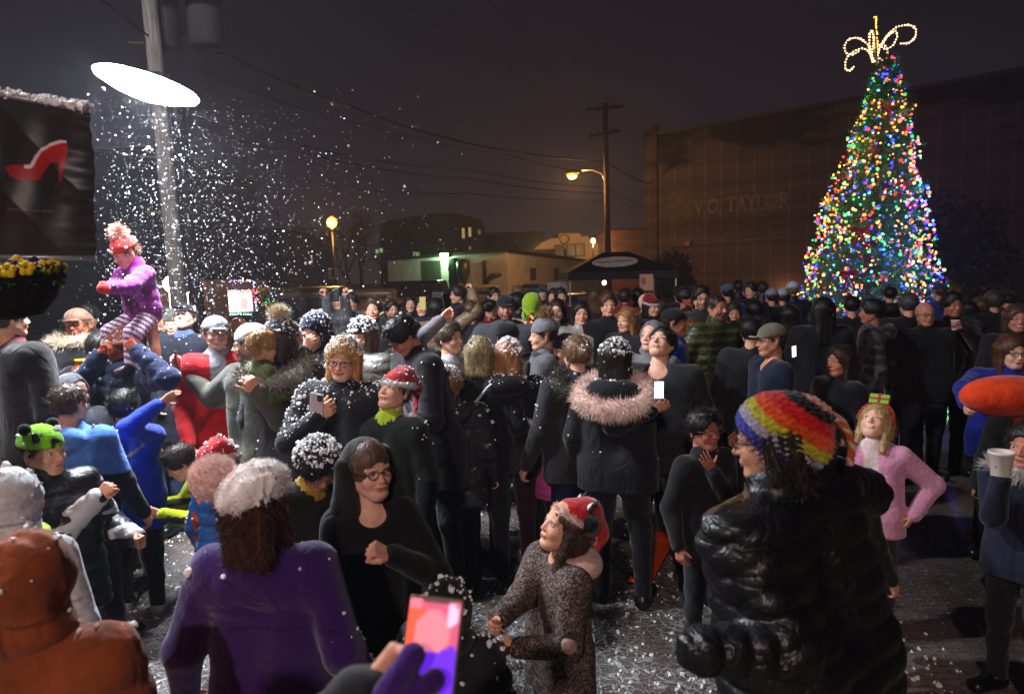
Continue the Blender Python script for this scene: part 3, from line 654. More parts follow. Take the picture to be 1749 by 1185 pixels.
def make_hat(root, kind, Mh, hh, v, s, c1, c2, rng):
    Rh, hc_ = Mh; out = []; mb = MB(); vv = v * .85
    place = lambda V: (V * hh) @ Rh.T + hc_
    if kind == 'slouch':
        g = SDF(); g.ell((0, .09, .13), (.375, .41, .40)); g.ell((0, .2, -.2), (.30, .24, .3), k=.1); g.ell((0, -.55, -.16), (.275, .55, .36), k=.015, op='s'); g.noise(.010, 7, 3)
        V, Q, m = g.mesh(vv / hh * .8); e_ = np.sqrt(((V - np.array([0, -.55, -.16])) / np.array([.275, .55, .36])) ** 2 @ np.ones(3)); cc = np.where(((e_ < 1.2) & (V[:, 2] > -.1))[:, None], c2, c1); V = place(V); mb.add(V, Q, cc); mb.build('head_wrap', M['cloth'], root, True); out.append((V, Q, 1.2))
        g = SDF(); g.ell((0, .04, .12), (.355, .42, .392)); g.ell((0, -.11, -.1), (.288, .29, .3), k=.08); g.ell((0, -.50, -.20), (.245, .50, .375), k=.02, op='s'); g.rbox((0, 0, -.62), (.6, .6, .5), op='s', k=.03); V, Q, m = g.mesh(vv / hh * .8); st = noise(V * np.array([1, 1, .4]), 30, 4); hb_ = MB().add(place(V), Q, c2 * (1 + .4 * st[:, None])).build('hair', M['hair'], root, True)
    if kind in ('beanie', 'pom', 'navy', 'bear', 'panda'):
        g = SDF(); g.ell((0, .06, .17), (.385, .445, .40)); 
        if kind == 'navy': g.ell((0, .1, -.1), (.37, .38, .42), k=.05)
        g.rbox((0, 0, -.36), (.8, .8, .5), R=Rx(.12), k=.02, op='s') if kind != 'navy' else g.ell((0, -.45, -.08), (.27, .42, .30), k=.03, op='s')
        V, Q, m = g.mesh(vv / hh)
        ang = np.arctan2(V[:, 0], -(V[:, 1] - .05)); rib = np.abs(np.sin(ang * 15)) * .018 if kind != 'panda' else 0
        rib = rib + .012 * np.sin(V[:, 2] * 90 + 2 * np.sin(ang * 15)) * (kind != 'panda'); V = V + V / np.linalg.norm(V, axis=1)[:, None] * np.broadcast_to(rib, len(V))[:, None]
        cc = np.tile(c1, (len(V), 1)) * (1 + 0 * V[:, :1])
        if kind == 'panda':
            spot = noise(V, 7, 11) > .28; cc[spot] = lin('#0b0c0c')
        else: cc *= (.75 + 14 * np.broadcast_to(rib, len(V)))[:, None].clip(.6, 1.3)
        V = place(V); mb.add(V, Q, cc); out.append((V, Q, 1.3))
        if kind != 'panda' and kind != 'bear':
            g = SDF()
            if kind != 'navy':
                for r_ in (0, 1): g.torus((0, .05, .16 + r_ * .05), (0, -.12, 1), .385, .038, k=.03, sq=(.93, 1.07, 1))
                V, Q, m = g.mesh(vv / hh); ang = np.arctan2(V[:, 0], -(V[:, 1])); V = V * (1 + .015 * np.abs(np.sin(ang * 17)))[:, None]
                V = place(V); mb.add(V, Q, c1 * .9 if kind != 'pom' else c1 * .95); out.append((V, Q, .6))
        ho = mb.build('knit_hat', M['knit'], root, True)
        if kind == 'pom':
            pb = MB(); g = SDF(); g.ell((0, .1, .66), .16); V, Q, m = g.mesh(vv / hh); V = place(V); pb.add(V, Q, c2); fuzz(pb, V, Q, int(min(2600, 100 + s * 5)), .045, .005, rng, c2, 0); p = pb.build('pompom', M['fur'], ho)
        if kind == 'panda':
            for sd in (-1, 1): pb = MB(); pb.ball(place(np.array([[sd * .3, .05, .52]]))[0], .12 * hh, 7, lin('#0b0c0c')); pb.build('hat_ear', M['knit'], ho, True)
    if kind == 'santa':
        g = SDF(); g.ell((0, .06, .2), (.37, .43, .38)); g.cone((0, .15, .42), (.04, .52, .30), .32, .25, k=.1); g.cone((.04, .52, .30), (.08, .74, -.30), .24, .10, k=.06)
        g.rbox((0, 0, -.34), (.8, .8, .5), R=Rx(.2), op='s'); g.noise(.012, 10, 3)
        V, Q, m = g.mesh(vv / hh); V = place(V); mb.add(V, Q, c1); out.append((V, Q, 1)); ho = mb.build('santa_hat', M['fleece'], root, True)
        g = SDF(); g.torus((0, .05, .21), (0, -.22, 1), .38, .07, sq=(.93, 1.07, 1)); g.noise(.012, 16, 2); V, Q, m = g.mesh(vv / hh); V = place(V); pb = MB().add(V, Q, c2); fuzz(pb, V, Q, int(300 + s * 4), .012, .004, rng, c2, 0); pb.build('fur_trim', M['fur'], ho, True); out.append((V, Q, 1.))
        pb = MB(); g = SDF(); g.ell((.08, .76, -.42), .12); V, Q, m = g.mesh(vv / hh); V = place(V); pb.add(V, Q, c2); fuzz(pb, V, Q, int(200 + s * 2), .016, .004, rng, c2, 0); pb.build('pompom', M['fur'], ho)
    if kind == 'cap':
        g = SDF(); g.ell((0, .045, .17), (.37, .435, .345)); g.rbox((0, 0, -.38), (.8, .8, .5), R=Rx(.08), k=.01, op='s')
        g.ell((0, -.47, .135), (.28, .27, .022), R=Rx(-.16), k=.02); V, Q, m = g.mesh(vv / hh)
        ang = np.arctan2(V[:, 0], -(V[:, 1] - .05)); cc = np.tile(c1, (len(V), 1)); cc[(np.abs(np.sin(ang * 3)) < .06) & (V[:, 2] > .17)] *= .6; cc[V[:, 1] < -.42] = c2 if c2 is not None else c1
        V = place(V); mb.add(V, Q, cc); mb.build('cap', M['cloth'], root, True); out.append((V, Q, .6))
    return out
def phone(cpos, ux, uz, screen=None, col=(.02, .02, .02), label='', group=None, wd=.072, hg=.148, s=200, strength=3., back=None):
    "a phone centred at cpos; ux = its width direction, uz = its height direction; the screen looks along -(ux x uz)"
    ux = nz(ux); uz = nz(uz - (uz @ ux) * ux); n = np.cross(uz, ux); R = np.stack([ux, n, uz], 1)
    e = empty('phone', tuple(cpos), 0, label, 'phone', group)
    g = SDF().rbox((0, 0, 0), (wd / 2, .0045, hg / 2), .0042); V, Q, m = g.mesh(.003 if s > 500 else .005)
    MB().add(V @ R.T, Q, col).build('phone_case', M['plastic'], e, True)
    if screen is not None:
        nx_, nz_ = 16, 32; mb = MB()
        X, Z = np.meshgrid(np.linspace(-.46, .46, nx_), np.linspace(-.47, .47, nz_), indexing='ij')
        V = np.stack([X * wd, np.full_like(X, -.0065), Z * hg], -1).reshape(-1, 3)
        i, j = np.meshgrid(np.arange(nx_ - 1), np.arange(nz_ - 1), indexing='ij'); a = i * nz_ + j
        cc = screen(X.ravel() + .5, Z.ravel() + .5) if callable(screen) else np.tile(np.array(screen) * strength, (V.shape[0], 1))
        mb.add(V @ R.T, np.stack([a, a + nz_, a + nz_ + 1, a + 1], -1).reshape(-1, 4), cc); mb.build('screen', M['glow'], e)
    if back is not None:
        mb = MB(); mb.box((-wd * .25, .0065, hg * .36), (wd * .36, .004, wd * .40), col=back); 
        for dz in (-.011, .011): mb.ball((-wd * .25, .009, hg * .36 + dz), (.008, .003, .008), 6, (.01, .01, .012))
        for i in range(len(mb.V)): mb.V[i] = mb.V[i] @ R.T
        mb.build('camera_lens', M['plastic'], e)
    return e
# ------------------------------------------------------------------ ground
def ground():
    m = bpy.data.materials.new('wet_pavement'); m.use_nodes = True; nt = m.node_tree; b = nt.nodes['Principled BSDF']; L = nt.links
    tc = N(nt, 'ShaderNodeTexCoord'); P = tc.outputs['Object']
    wn = N(nt, 'ShaderNodeTexNoise'); wn.inputs['Scale'].default_value = 5.5; wn.inputs['Detail'].default_value = 4; L.new(P, wn.inputs[0])
    wm = N(nt, 'ShaderNodeVectorMath', operation='MULTIPLY_ADD'); wm.inputs[1].default_value = (.17, .17, 0); L.new(wn.outputs['Color'], wm.inputs[0]); L.new(P, wm.inputs[2])
    def web(scale, w, st):
        mp = N(nt, 'ShaderNodeMapping'); mp.inputs['Scale'].default_value = st; mp.inputs['Rotation'].default_value = (0, 0, .5); L.new(wm.outputs[0], mp.inputs[0])
        v = N(nt, 'ShaderNodeTexVoronoi', feature='DISTANCE_TO_EDGE'); v.inputs['Scale'].default_value = scale; L.new(mp.outputs[0], v.inputs[0])
        r = N(nt, 'ShaderNodeMapRange'); r.inputs[1].default_value = 0; r.inputs[2].default_value = w; r.inputs[3].default_value = 1; r.inputs[4].default_value = 0; L.new(v.outputs[0], r.inputs[0]); return r.outputs[0]
    a = web(17, .10, (1, 1.5, 1)); c = web(36, .06, (1.3, 1, 1))
    mx = N(nt, 'ShaderNodeMath', operation='MAXIMUM'); L.new(a, mx.inputs[0]); L.new(c, mx.inputs[1])
    # where the foam has gathered: in front of the crowd, thinning out to the right and behind
    vd = N(nt, 'ShaderNodeVectorMath', operation='SUBTRACT'); vd.inputs[1].default_value = (-.6, 3.0, 0); L.new(P, vd.inputs[0])
    vs = N(nt, 'ShaderNodeVectorMath', operation='MULTIPLY'); vs.inputs[1].default_value = (.36, .42, 0); L.new(vd.outputs[0], vs.inputs[0])
    ln = N(nt, 'ShaderNodeVectorMath', operation='LENGTH'); L.new(vs.outputs[0], ln.inputs[0])
    fr = N(nt, 'ShaderNodeMapRange'); fr.inputs[1].default_value = .45; fr.inputs[2].default_value = 1.15; fr.inputs[3].default_value = 1; fr.inputs[4].default_value = 0; L.new(ln.outputs['Value'], fr.inputs[0])
    pn = N(nt, 'ShaderNodeTexNoise'); pn.inputs['Scale'].default_value = 2.2; pn.inputs['Detail'].default_value = 6; L.new(P, pn.inputs[0])
    pr = N(nt, 'ShaderNodeMapRange'); pr.inputs[1].default_value = .30; pr.inputs[2].default_value = .46; L.new(pn.outputs[0], pr.inputs[0])
    fm = N(nt, 'ShaderNodeMath', operation='MULTIPLY'); L.new(fr.outputs[0], fm.inputs[0]); L.new(pr.outputs[0], fm.inputs[1])
    sp = N(nt, 'ShaderNodeTexNoise'); sp.inputs['Scale'].default_value = 40; sp.inputs['Detail'].default_value = 4; L.new(P, sp.inputs[0])
    spr = N(nt, 'ShaderNodeMapRange'); spr.inputs[1].default_value = .60; spr.inputs[2].default_value = .68; L.new(sp.outputs[0], spr.inputs[0])
    w2 = N(nt, 'ShaderNodeMath', operation='MULTIPLY'); L.new(mx.outputs[0], w2.inputs[0]); L.new(fm.outputs[0], w2.inputs[1])
    fr2 = N(nt, 'ShaderNodeMapRange'); fr2.inputs[1].default_value = .8; fr2.inputs[2].default_value = 2.0; fr2.inputs[3].default_value = .8; fr2.inputs[4].default_value = 0; L.new(ln.outputs['Value'], fr2.inputs[0])
    s2 = N(nt, 'ShaderNodeMath', operation='MULTIPLY'); L.new(spr.outputs[0], s2.inputs[0]); L.new(fr2.outputs[0], s2.inputs[1])
    foam = N(nt, 'ShaderNodeMath', operation='MAXIMUM'); L.new(w2.outputs[0], foam.inputs[0]); L.new(s2.outputs[0], foam.inputs[1])
    bn = N(nt, 'ShaderNodeTexNoise'); bn.inputs['Scale'].default_value = .9; bn.inputs['Detail'].default_value = 7; L.new(P, bn.inputs[0])
    cr = N(nt, 'ShaderNodeValToRGB'); cr.color_ramp.elements[0].color = (.085, .062, .050, 1); cr.color_ramp.elements[1].color = (.21, .165, .13, 1); cr.color_ramp.elements[0].position = .35; cr.color_ramp.elements[1].position = .68; L.new(bn.outputs[0], cr.inputs[0])
    br = N(nt, 'ShaderNodeTexBrick'); br.inputs['Scale'].default_value = 4.6; br.inputs['Color1'].default_value = (1, 1, 1, 1); br.inputs['Color2'].default_value = (.72, .7, .7, 1); br.inputs['Mortar'].default_value = (.45, .45, .45, 1); br.inputs['Mortar Size'].default_value = .015; L.new(P, br.inputs[0])
    mb = N(nt, 'ShaderNodeMix', data_type='RGBA', blend_type='MULTIPLY'); mb.inputs[0].default_value = 1; L.new(cr.outputs[0], mb.inputs[6]); L.new(br.outputs[0], mb.inputs[7])
    mc = N(nt, 'ShaderNodeMix', data_type='RGBA'); mc.inputs[7].default_value = (.52, .52, .55, 1); L.new(foam.outputs[0], mc.inputs[0]); L.new(mb.outputs[2], mc.inputs[6]); L.new(mc.outputs[2], b.inputs['Base Color'])
    rr = N(nt, 'ShaderNodeMapRange'); rr.inputs[1].default_value = .42; rr.inputs[2].default_value = .6; rr.inputs[3].default_value = .22; rr.inputs[4].default_value = .6; L.new(pn.outputs[0], rr.inputs[0])
    r2 = N(nt, 'ShaderNodeMath', operation='MAXIMUM'); L.new(rr.outputs[0], r2.inputs[0]); L.new(foam.outputs[0], r2.inputs[1]); L.new(r2.outputs[0], b.inputs['Roughness'])
    hn = N(nt, 'ShaderNodeMath', operation='MULTIPLY_ADD'); hn.inputs[1].default_value = .35; L.new(sp.outputs[0], hn.inputs[0]); L.new(foam.outputs[0], hn.inputs[2])
    bp = N(nt, 'ShaderNodeBump'); bp.inputs['Distance'].default_value = .008; L.new(hn.outputs[0], bp.inputs['Height']); L.new(bp.outputs[0], b.inputs['Normal'])
    o = MB().add([[-155, -60, 0], [155, -60, 0], [155, 185, 0], [-155, 185, 0]], [[0, 1, 2, 3]]).build('ground', m); o['kind'] = 'structure'
ground()
def point(name, loc, P, col, r=.1, parent=None, spot=None):
    l = bpy.data.lights.new(name, 'SPOT' if spot else 'POINT'); l.energy = P; l.color = col; l.shadow_soft_size = r
    if spot: l.spot_size = spot[0] * D2R; l.spot_blend = spot[1]
    o = bpy.data.objects.new(name, l); COL.objects.link(o); o.location = loc; return o
# ------------------------------------------------------------------ the big bright luminaire and its pole
def left_pole():
    d = 9.6; base = W(312, 540, d); base[2] = 0; top = W(283, 20, d); x, y = base[0], base[1]; tx = top[0]
    e = empty('utility_pole', (x, y, 0), 0, 'weathered grey wooden utility pole carrying transformers and the big bright lamp', 'utility pole')
    mb = MB(); zt = top[2] + 1.2; dx = (tx - x) * 1.1
    mb.tube([(0, 0, 0), (dx * .5, 0, zt * .5), (dx, 0, zt)], [.115, .105, .095], 20, lin('#857c74')); mb.build('pole', mat('weathered_wood', .85, .2, var=.4, vscale=10, stretch=(4, 4, .3), bump=.01, bscale=30), e, True)
    for k, (px, py) in enumerate(((283, 25), (356, 22))):
        c = W(px, py, d) - np.array([x, y, 0]); c[1] -= .12; mb = MB(); r = .24
        mb.lathe([(.001, -.52), (r * .8, -.52), (r, -.46), (r, .3), (r * .9, .38), (.001, .42)], c, 24, col=lin('#3a3536')); t = mb.build('transformer', M['matte'], e, True)
        MB().lathe([(.03, 0), (.06, .04), (.035, .08), (.06, .12), (.02, .18)], c + np.array([.08, 0, .4]), 12, col=lin('#6a5040')).build('insulator', M['plastic'], t, True)
    mb = MB(); mb.box((dx * .8 + .3, -.05, top[2] + .05), (2.0, .1, .12), col=lin('#3a322c')); mb.build('crossarm', M['matte'], e)
    for i in range(6):
        z = 2.2 + i * .75; MB().tube([(dx * z / zt - .12, 0, z), (dx * z / zt - .34, 0, z + .02)], .012, 6, lin('#8a6a3a')).build('climbing_peg', M['metal'], e)
    # luminaire on a long bracket, tilted to the right
    dl = 4.3; c = W(252, 146, dl) - np.array([x, y, 0]); R = Ry(13 * D2R) @ Rx(-5 * D2R); r = .285
    q0 = W(288, 128, 9.5) - np.array([x, y, 0]); MB().tube([q0, (q0 + c) / 2 + np.array([0, 0, .02]), c + np.array([.02, .12, .09]), c + np.array([0, 0, .06])], .028, 10, lin('#3a3a3c')).build('lamp_bracket', M['metal'], e, True)
    MB().lathe([(.04, .08), (.06, .07), (.10, .055), (r * .7, .035), (r, -.005), (r + .012, -.02), (r - .01, -.015), (r * .72, .03), (.001, .05)], c, 40, R=R, col=lin('#8d9196')).build('lamp_shade', M['metal'], e, True)
    lm = mat('lamp_lens_light', var=0, col='#ffffff', emis='#ffffff', estr=1); b = lm.node_tree.nodes['Principled BSDF']; b.inputs['Emission Color'].default_value = (.84, .91, 1, 1); b.inputs['Emission Strength'].default_value = LAMP
    MB().lathe([(.001, -.085), (r * .35, -.08), (r * .7, -.055), (r * 1.04, -.016), (r * 1.06, .0), (r * 1.0, .012)], c, 40, R=R, col=(1, 1, 1)).build('lamp_lens', lm, e, True)
LAMP = 420
left_pole()
dp = empty('utility_pole', tuple(W(341, 530, 11.5) * np.array([1, 1, 0])), 0, 'dark thinner pole just right of the grey wooden pole', 'utility pole')
MB().tube([(0, 0, 0), (-.12, 0, 5.0)], [.13, .11], 14, lin('#2b2421')).build('pole', M['matte'], dp, True)
# ------------------------------------------------------------------ banner and hanging basket at the left edge
def inpoly(x, y, poly):
    c = np.zeros(len(x), bool); n = len(poly)
    for i in range(n):
        (x0, y0), (x1, y1) = poly[i], poly[i - 1]
        if y0 == y1: continue
        c ^= ((y0 > y) != (y1 > y)) & (x < (x1 - x0) * (y - y0) / (y1 - y0) + x0)
    return c
def shoe_cols(P_):      # the printed picture on the vinyl: a red court shoe with a pale rim highlight
    shoe = [(4, 285), (14, 300), (30, 308), (50, 308), (62, 306), (70, 292), (84, 280), (98, 276), (101, 284), (101, 311), (105, 312), (112, 268), (113, 255), (112, 243), (98, 243), (80, 250), (66, 262), (56, 276), (48, 284), (40, 284), (28, 281), (12, 281)]
    hi = [(44, 287), (50, 286), (60, 271), (70, 259), (84, 249), (100, 244), (112, 244), (112, 240), (98, 239), (82, 244), (68, 254), (57, 266), (47, 280), (38, 281), (38, 287)]
    q = np.array([proj(p)[:2] for p in P_]); c = np.tile(np.array([.014, .014, .016]), (len(q), 1)); x, y = q.T
    k = inpoly(x, y, shoe); c[k] = lin('#b0181c') * (.55 + .45 * np.clip((312 - y[k]) / 60, 0, 1))[:, None]; c[inpoly(x, y, hi)] = lin('#d8c4c6')
    k = np.abs(y - (357 + .04 * x)) < 1.6; c[k & (x > 8) & (x < 88) & (np.sin(x * 1.1) > -.2)] = lin('#5a4e54'); k = np.abs(y - (386 + .03 * x)) < 1.2; c[k & (x > 95) & (x < 130) & (np.sin(x * 1.7) > 0)] = lin('#4a2a2e'); return c
def banner():
    d = 2.3; pz = W(-150, 300, d)
    e = empty('light_pole', (pz[0], pz[1], 0), 0, 'black street pole at the left edge with banner arms and a basket hook', 'street pole')
    MB().tube([(0, 0, 0), (0, 0, 4.3)], .06, 16, (.01, .01, .011)).build('pole', M['metal'], e, True)
    tl, tr_, br_, bl = W(-150, 134, d), W(152, 190, d), W(163, 441, d), W(-150, 437, d); o = pz * np.array([1, 1, 0])
    for a, b in ((tl, tr_), (bl, br_)): MB().tube([a - o, b - o], .009, 10, lin('#9a9ca2')).build('banner_arm', M['metal'], e, True)
    bn = empty('banner', tuple((tl + bl) / 2), 0, 'black vinyl banner printed with a red high-heeled shoe', 'banner'); oo = (tl + bl) / 2
    n = 190; mb = MB(); U, V_ = np.meshgrid(np.linspace(0, 1, n), np.linspace(0, 1, n), indexing='ij'); U, V_ = U[..., None], V_[..., None]
    P_ = (tl * (1 - U) + tr_ * U) * (1 - V_) + (bl * (1 - U) + br_ * U) * V_
    flat = P_.copy(); wv = .004 * np.sin(U[..., 0] * 26 + V_[..., 0] * 5) * np.sin(V_[..., 0] * PI) + .014 * np.abs(np.sin(U[..., 0] * 7 - V_[..., 0] * 6)) * np.sin(V_[..., 0] * PI) + .004 * np.sin(V_[..., 0] * 50) * U[..., 0] ** 6
    P_[..., 1] += wv; i, j = np.meshgrid(np.arange(n - 1), np.arange(n - 1), indexing='ij'); a = i * n + j
    vm = mat('black_vinyl', .42, .4, var=.1, bump=.001, bscale=14, bump2=.006, b2scale=3)
    Fq = np.stack([a, a + n, a + n + 1, a + 1], -1).reshape(-1, 4); mb.add((P_ - oo).reshape(-1, 3), Fq, shoe_cols(flat.reshape(-1, 3))); mb.add((P_ - oo).reshape(-1, 3) + np.array([0, .003, 0]), Fq[:, ::-1], (.014, .014, .016)); mb.build('vinyl_sheet', vm, bn, True)
    r = np.random.default_rng(2); mb = MB(); t = r.random(240) ** .7
    Pp = tl * (1 - t[:, None]) + tr_ * t[:, None] + r.normal(size=(240, 3)) * .006 + np.array([0, 0, .012]) - oo; blobs(mb, Pp, r.uniform(.004, .013, 240) * (.5 + t * .8), r)
    t = r.random(30); blobs(mb, bl * (1 - t[:, None]) + br_ * t[:, None] + r.normal(size=(30, 3)) * .004 - oo, r.uniform(.003, .006, 30), r); mb.build('foam_flecks', M['foam'], bn)['kind'] = 'stuff'
    # basket
    c = W(15, 520, 2.2); c[2] = W(15, 482, 2.2)[2]; R = .15
    h = empty('hanging_basket', tuple(c), 0, 'dark round hanging planter of yellow and white pansies', 'flower basket')
    MB().lathe([(.02, -.12), (R * .6, -.105), (R * .9, -.05), (R, 0), (R * 1.05, .012), (R * .95, .01), (.01, -.01)], (0, 0, 0), 28, col=lin('#1a1512')).build('planter', mat('coconut_fibre', .95, .1, var=.5, vscale=60, bump=.01, bscale=120), h, True)
    mb = MB(); v = []; 
    for k in range(900):
        an, rr = r.uniform(0, 2 * PI), R * 1.05 * r.random() ** .5; p = np.array([math.cos(an) * rr, math.sin(an) * rr, r.uniform(-.01, .055)]); a = nz(r.normal(size=3)) * .016; b_ = nz(np.cross(a, r.normal(size=3))) * .008
        v += [p - a, p + b_, p + a, p - b_]
    mb.add(v, np.arange(len(v)).reshape(-1, 4), lin('#2f5220') * r.uniform(.5, 1.6, (len(v), 1))); mb.build('leaves', M['matte'], h)
    for k in range(26):
        an = r.uniform(-2.6, .9); rr = R * r.uniform(.5, 1.05); p = np.array([math.cos(an) * rr, math.sin(an) * rr, r.uniform(.03, .075)]); c_ = [lin('#d6b313'), lin('#c9c2d0'), lin('#d6b313'), lin('#2a1540')][k % 4]
        mb = MB(); nn = nz([math.cos(an) * .4, -1, .5]); ax = nz(np.cross(nn, [0, 0, 1])); ay = np.cross(ax, nn)
        for q in range(5):
            t = q * 2 * PI / 5 + .3; mb.ball(p + (ax * math.cos(t) + ay * math.sin(t)) * .014, np.array([.014, .009, .014]) * r.uniform(.8, 1.1), 6, c_)
        mb.ball(p + nn * .006, .005, 5, lin('#5a3a08')); mb.build('pansy', M['cloth'], h, True)
banner()
# ------------------------------------------------------------------ brick building
BRK = None
def brickmat(name, base, base2, sc_=1., stain=True, mortar=(.12, .10, .085, 1)):
    m = bpy.data.materials.new(name); m.use_nodes = True; nt = m.node_tree; b = nt.nodes['Principled BSDF']; L = nt.links
    tc = N(nt, 'ShaderNodeTexCoord'); sx = N(nt, 'ShaderNodeSeparateXYZ'); L.new(tc.outputs['Object'], sx.inputs[0]); ad = N(nt, 'ShaderNodeMath', operation='ADD'); L.new(sx.outputs[0], ad.inputs[0]); L.new(sx.outputs[1], ad.inputs[1])
    cx = N(nt, 'ShaderNodeCombineXYZ'); L.new(ad.outputs[0], cx.inputs[0]); L.new(sx.outputs[2], cx.inputs[1])
    br = N(nt, 'ShaderNodeTexBrick'); br.inputs['Scale'].default_value = 4.2 * sc_; br.inputs['Color1'].default_value = (*base, 1); br.inputs['Color2'].default_value = (*base2, 1); br.inputs['Mortar'].default_value = mortar; br.inputs['Mortar Size'].default_value = .014; L.new(cx.outputs[0], br.inputs[0])
    n1 = N(nt, 'ShaderNodeTexNoise'); n1.inputs['Scale'].default_value = .8; n1.inputs['Detail'].default_value = 9; n1.inputs['Roughness'].default_value = .7; mq = N(nt, 'ShaderNodeMapping'); mq.inputs['Scale'].default_value = (.35, 1.6, 1); L.new(cx.outputs[0], mq.inputs[0]); L.new(mq.outputs[0], n1.inputs[0])
    r1 = N(nt, 'ShaderNodeMapRange'); r1.inputs[1].default_value = .3; r1.inputs[2].default_value = .7; r1.inputs[3].default_value = .35; r1.inputs[4].default_value = 1.6; L.new(n1.outputs[0], r1.inputs[0])
    out = r1.outputs[0]
    if stain:      # black water stains hanging down from the coping
        mp = N(nt, 'ShaderNodeMapping'); mp.inputs['Scale'].default_value = (1.9, .22, 1); L.new(cx.outputs[0], mp.inputs[0]); n2 = N(nt, 'ShaderNodeTexNoise'); n2.inputs['Scale'].default_value = 1.6; n2.inputs['Detail'].default_value = 7; n2.inputs['Roughness'].default_value = .65; L.new(mp.outputs[0], n2.inputs[0])
        g = N(nt, 'ShaderNodeMapRange'); g.inputs[1].default_value = 6.2; g.inputs[2].default_value = 9.6; g.inputs[3].default_value = -.16; g.inputs[4].default_value = .12; L.new(sx.outputs[2], g.inputs[0])
        ad2 = N(nt, 'ShaderNodeMath', operation='ADD'); L.new(n2.outputs[0], ad2.inputs[0]); L.new(g.outputs[0], ad2.inputs[1])
        r2 = N(nt, 'ShaderNodeMapRange'); r2.inputs[1].default_value = .50; r2.inputs[2].default_value = .58; r2.inputs[3].default_value = 1; r2.inputs[4].default_value = .10; L.new(ad2.outputs[0], r2.inputs[0])
        mu = N(nt, 'ShaderNodeMath', operation='MULTIPLY'); L.new(out, mu.inputs[0]); L.new(r2.outputs[0], mu.inputs[1]); out = mu.outputs[0]
    vm = N(nt, 'ShaderNodeVectorMath', operation='SCALE'); L.new(br.outputs[0], vm.inputs[0]); L.new(out, vm.inputs['Scale']); L.new(vm.outputs[0], b.inputs['Base Color']); b.inputs['Roughness'].default_value = .9
    bp = N(nt, 'ShaderNodeBump'); bp.inputs['Distance'].default_value = .02; L.new(br.outputs['Fac'], bp.inputs['Height']); bp.invert = True; L.new(bp.outputs[0], b.inputs['Normal'])
    return m
def text(body, size, mat_, parent, loc, ux, uz, name='lettering', depth=.01, align='LEFT', col=(.5, .5, .5), bold=.0, sx=1.):
    cu = bpy.data.curves.new(name, 'FONT'); cu.body = body; cu.size = size; cu.extrude = depth; cu.align_x = align; cu.offset = bold; cu.resolution_u = 3
    o = bpy.data.objects.new(name, cu); COL.objects.link(o); dg = bpy.context.evaluated_depsgraph_get(); me = bpy.data.meshes.new_from_object(o.evaluated_get(dg)); bpy.data.objects.remove(o)
    ux = nz(ux); uz = nz(uz); n = np.cross(ux, uz); V = np.array([v.co[:] for v in me.vertices]); V = V[:, :1] * ux * sx + V[:, 1:2] * uz + V[:, 2:] * n + np.array(loc)
    return MB().add(V, [list(p.vertices) for p in me.polygons], col).build(name, mat_, parent)
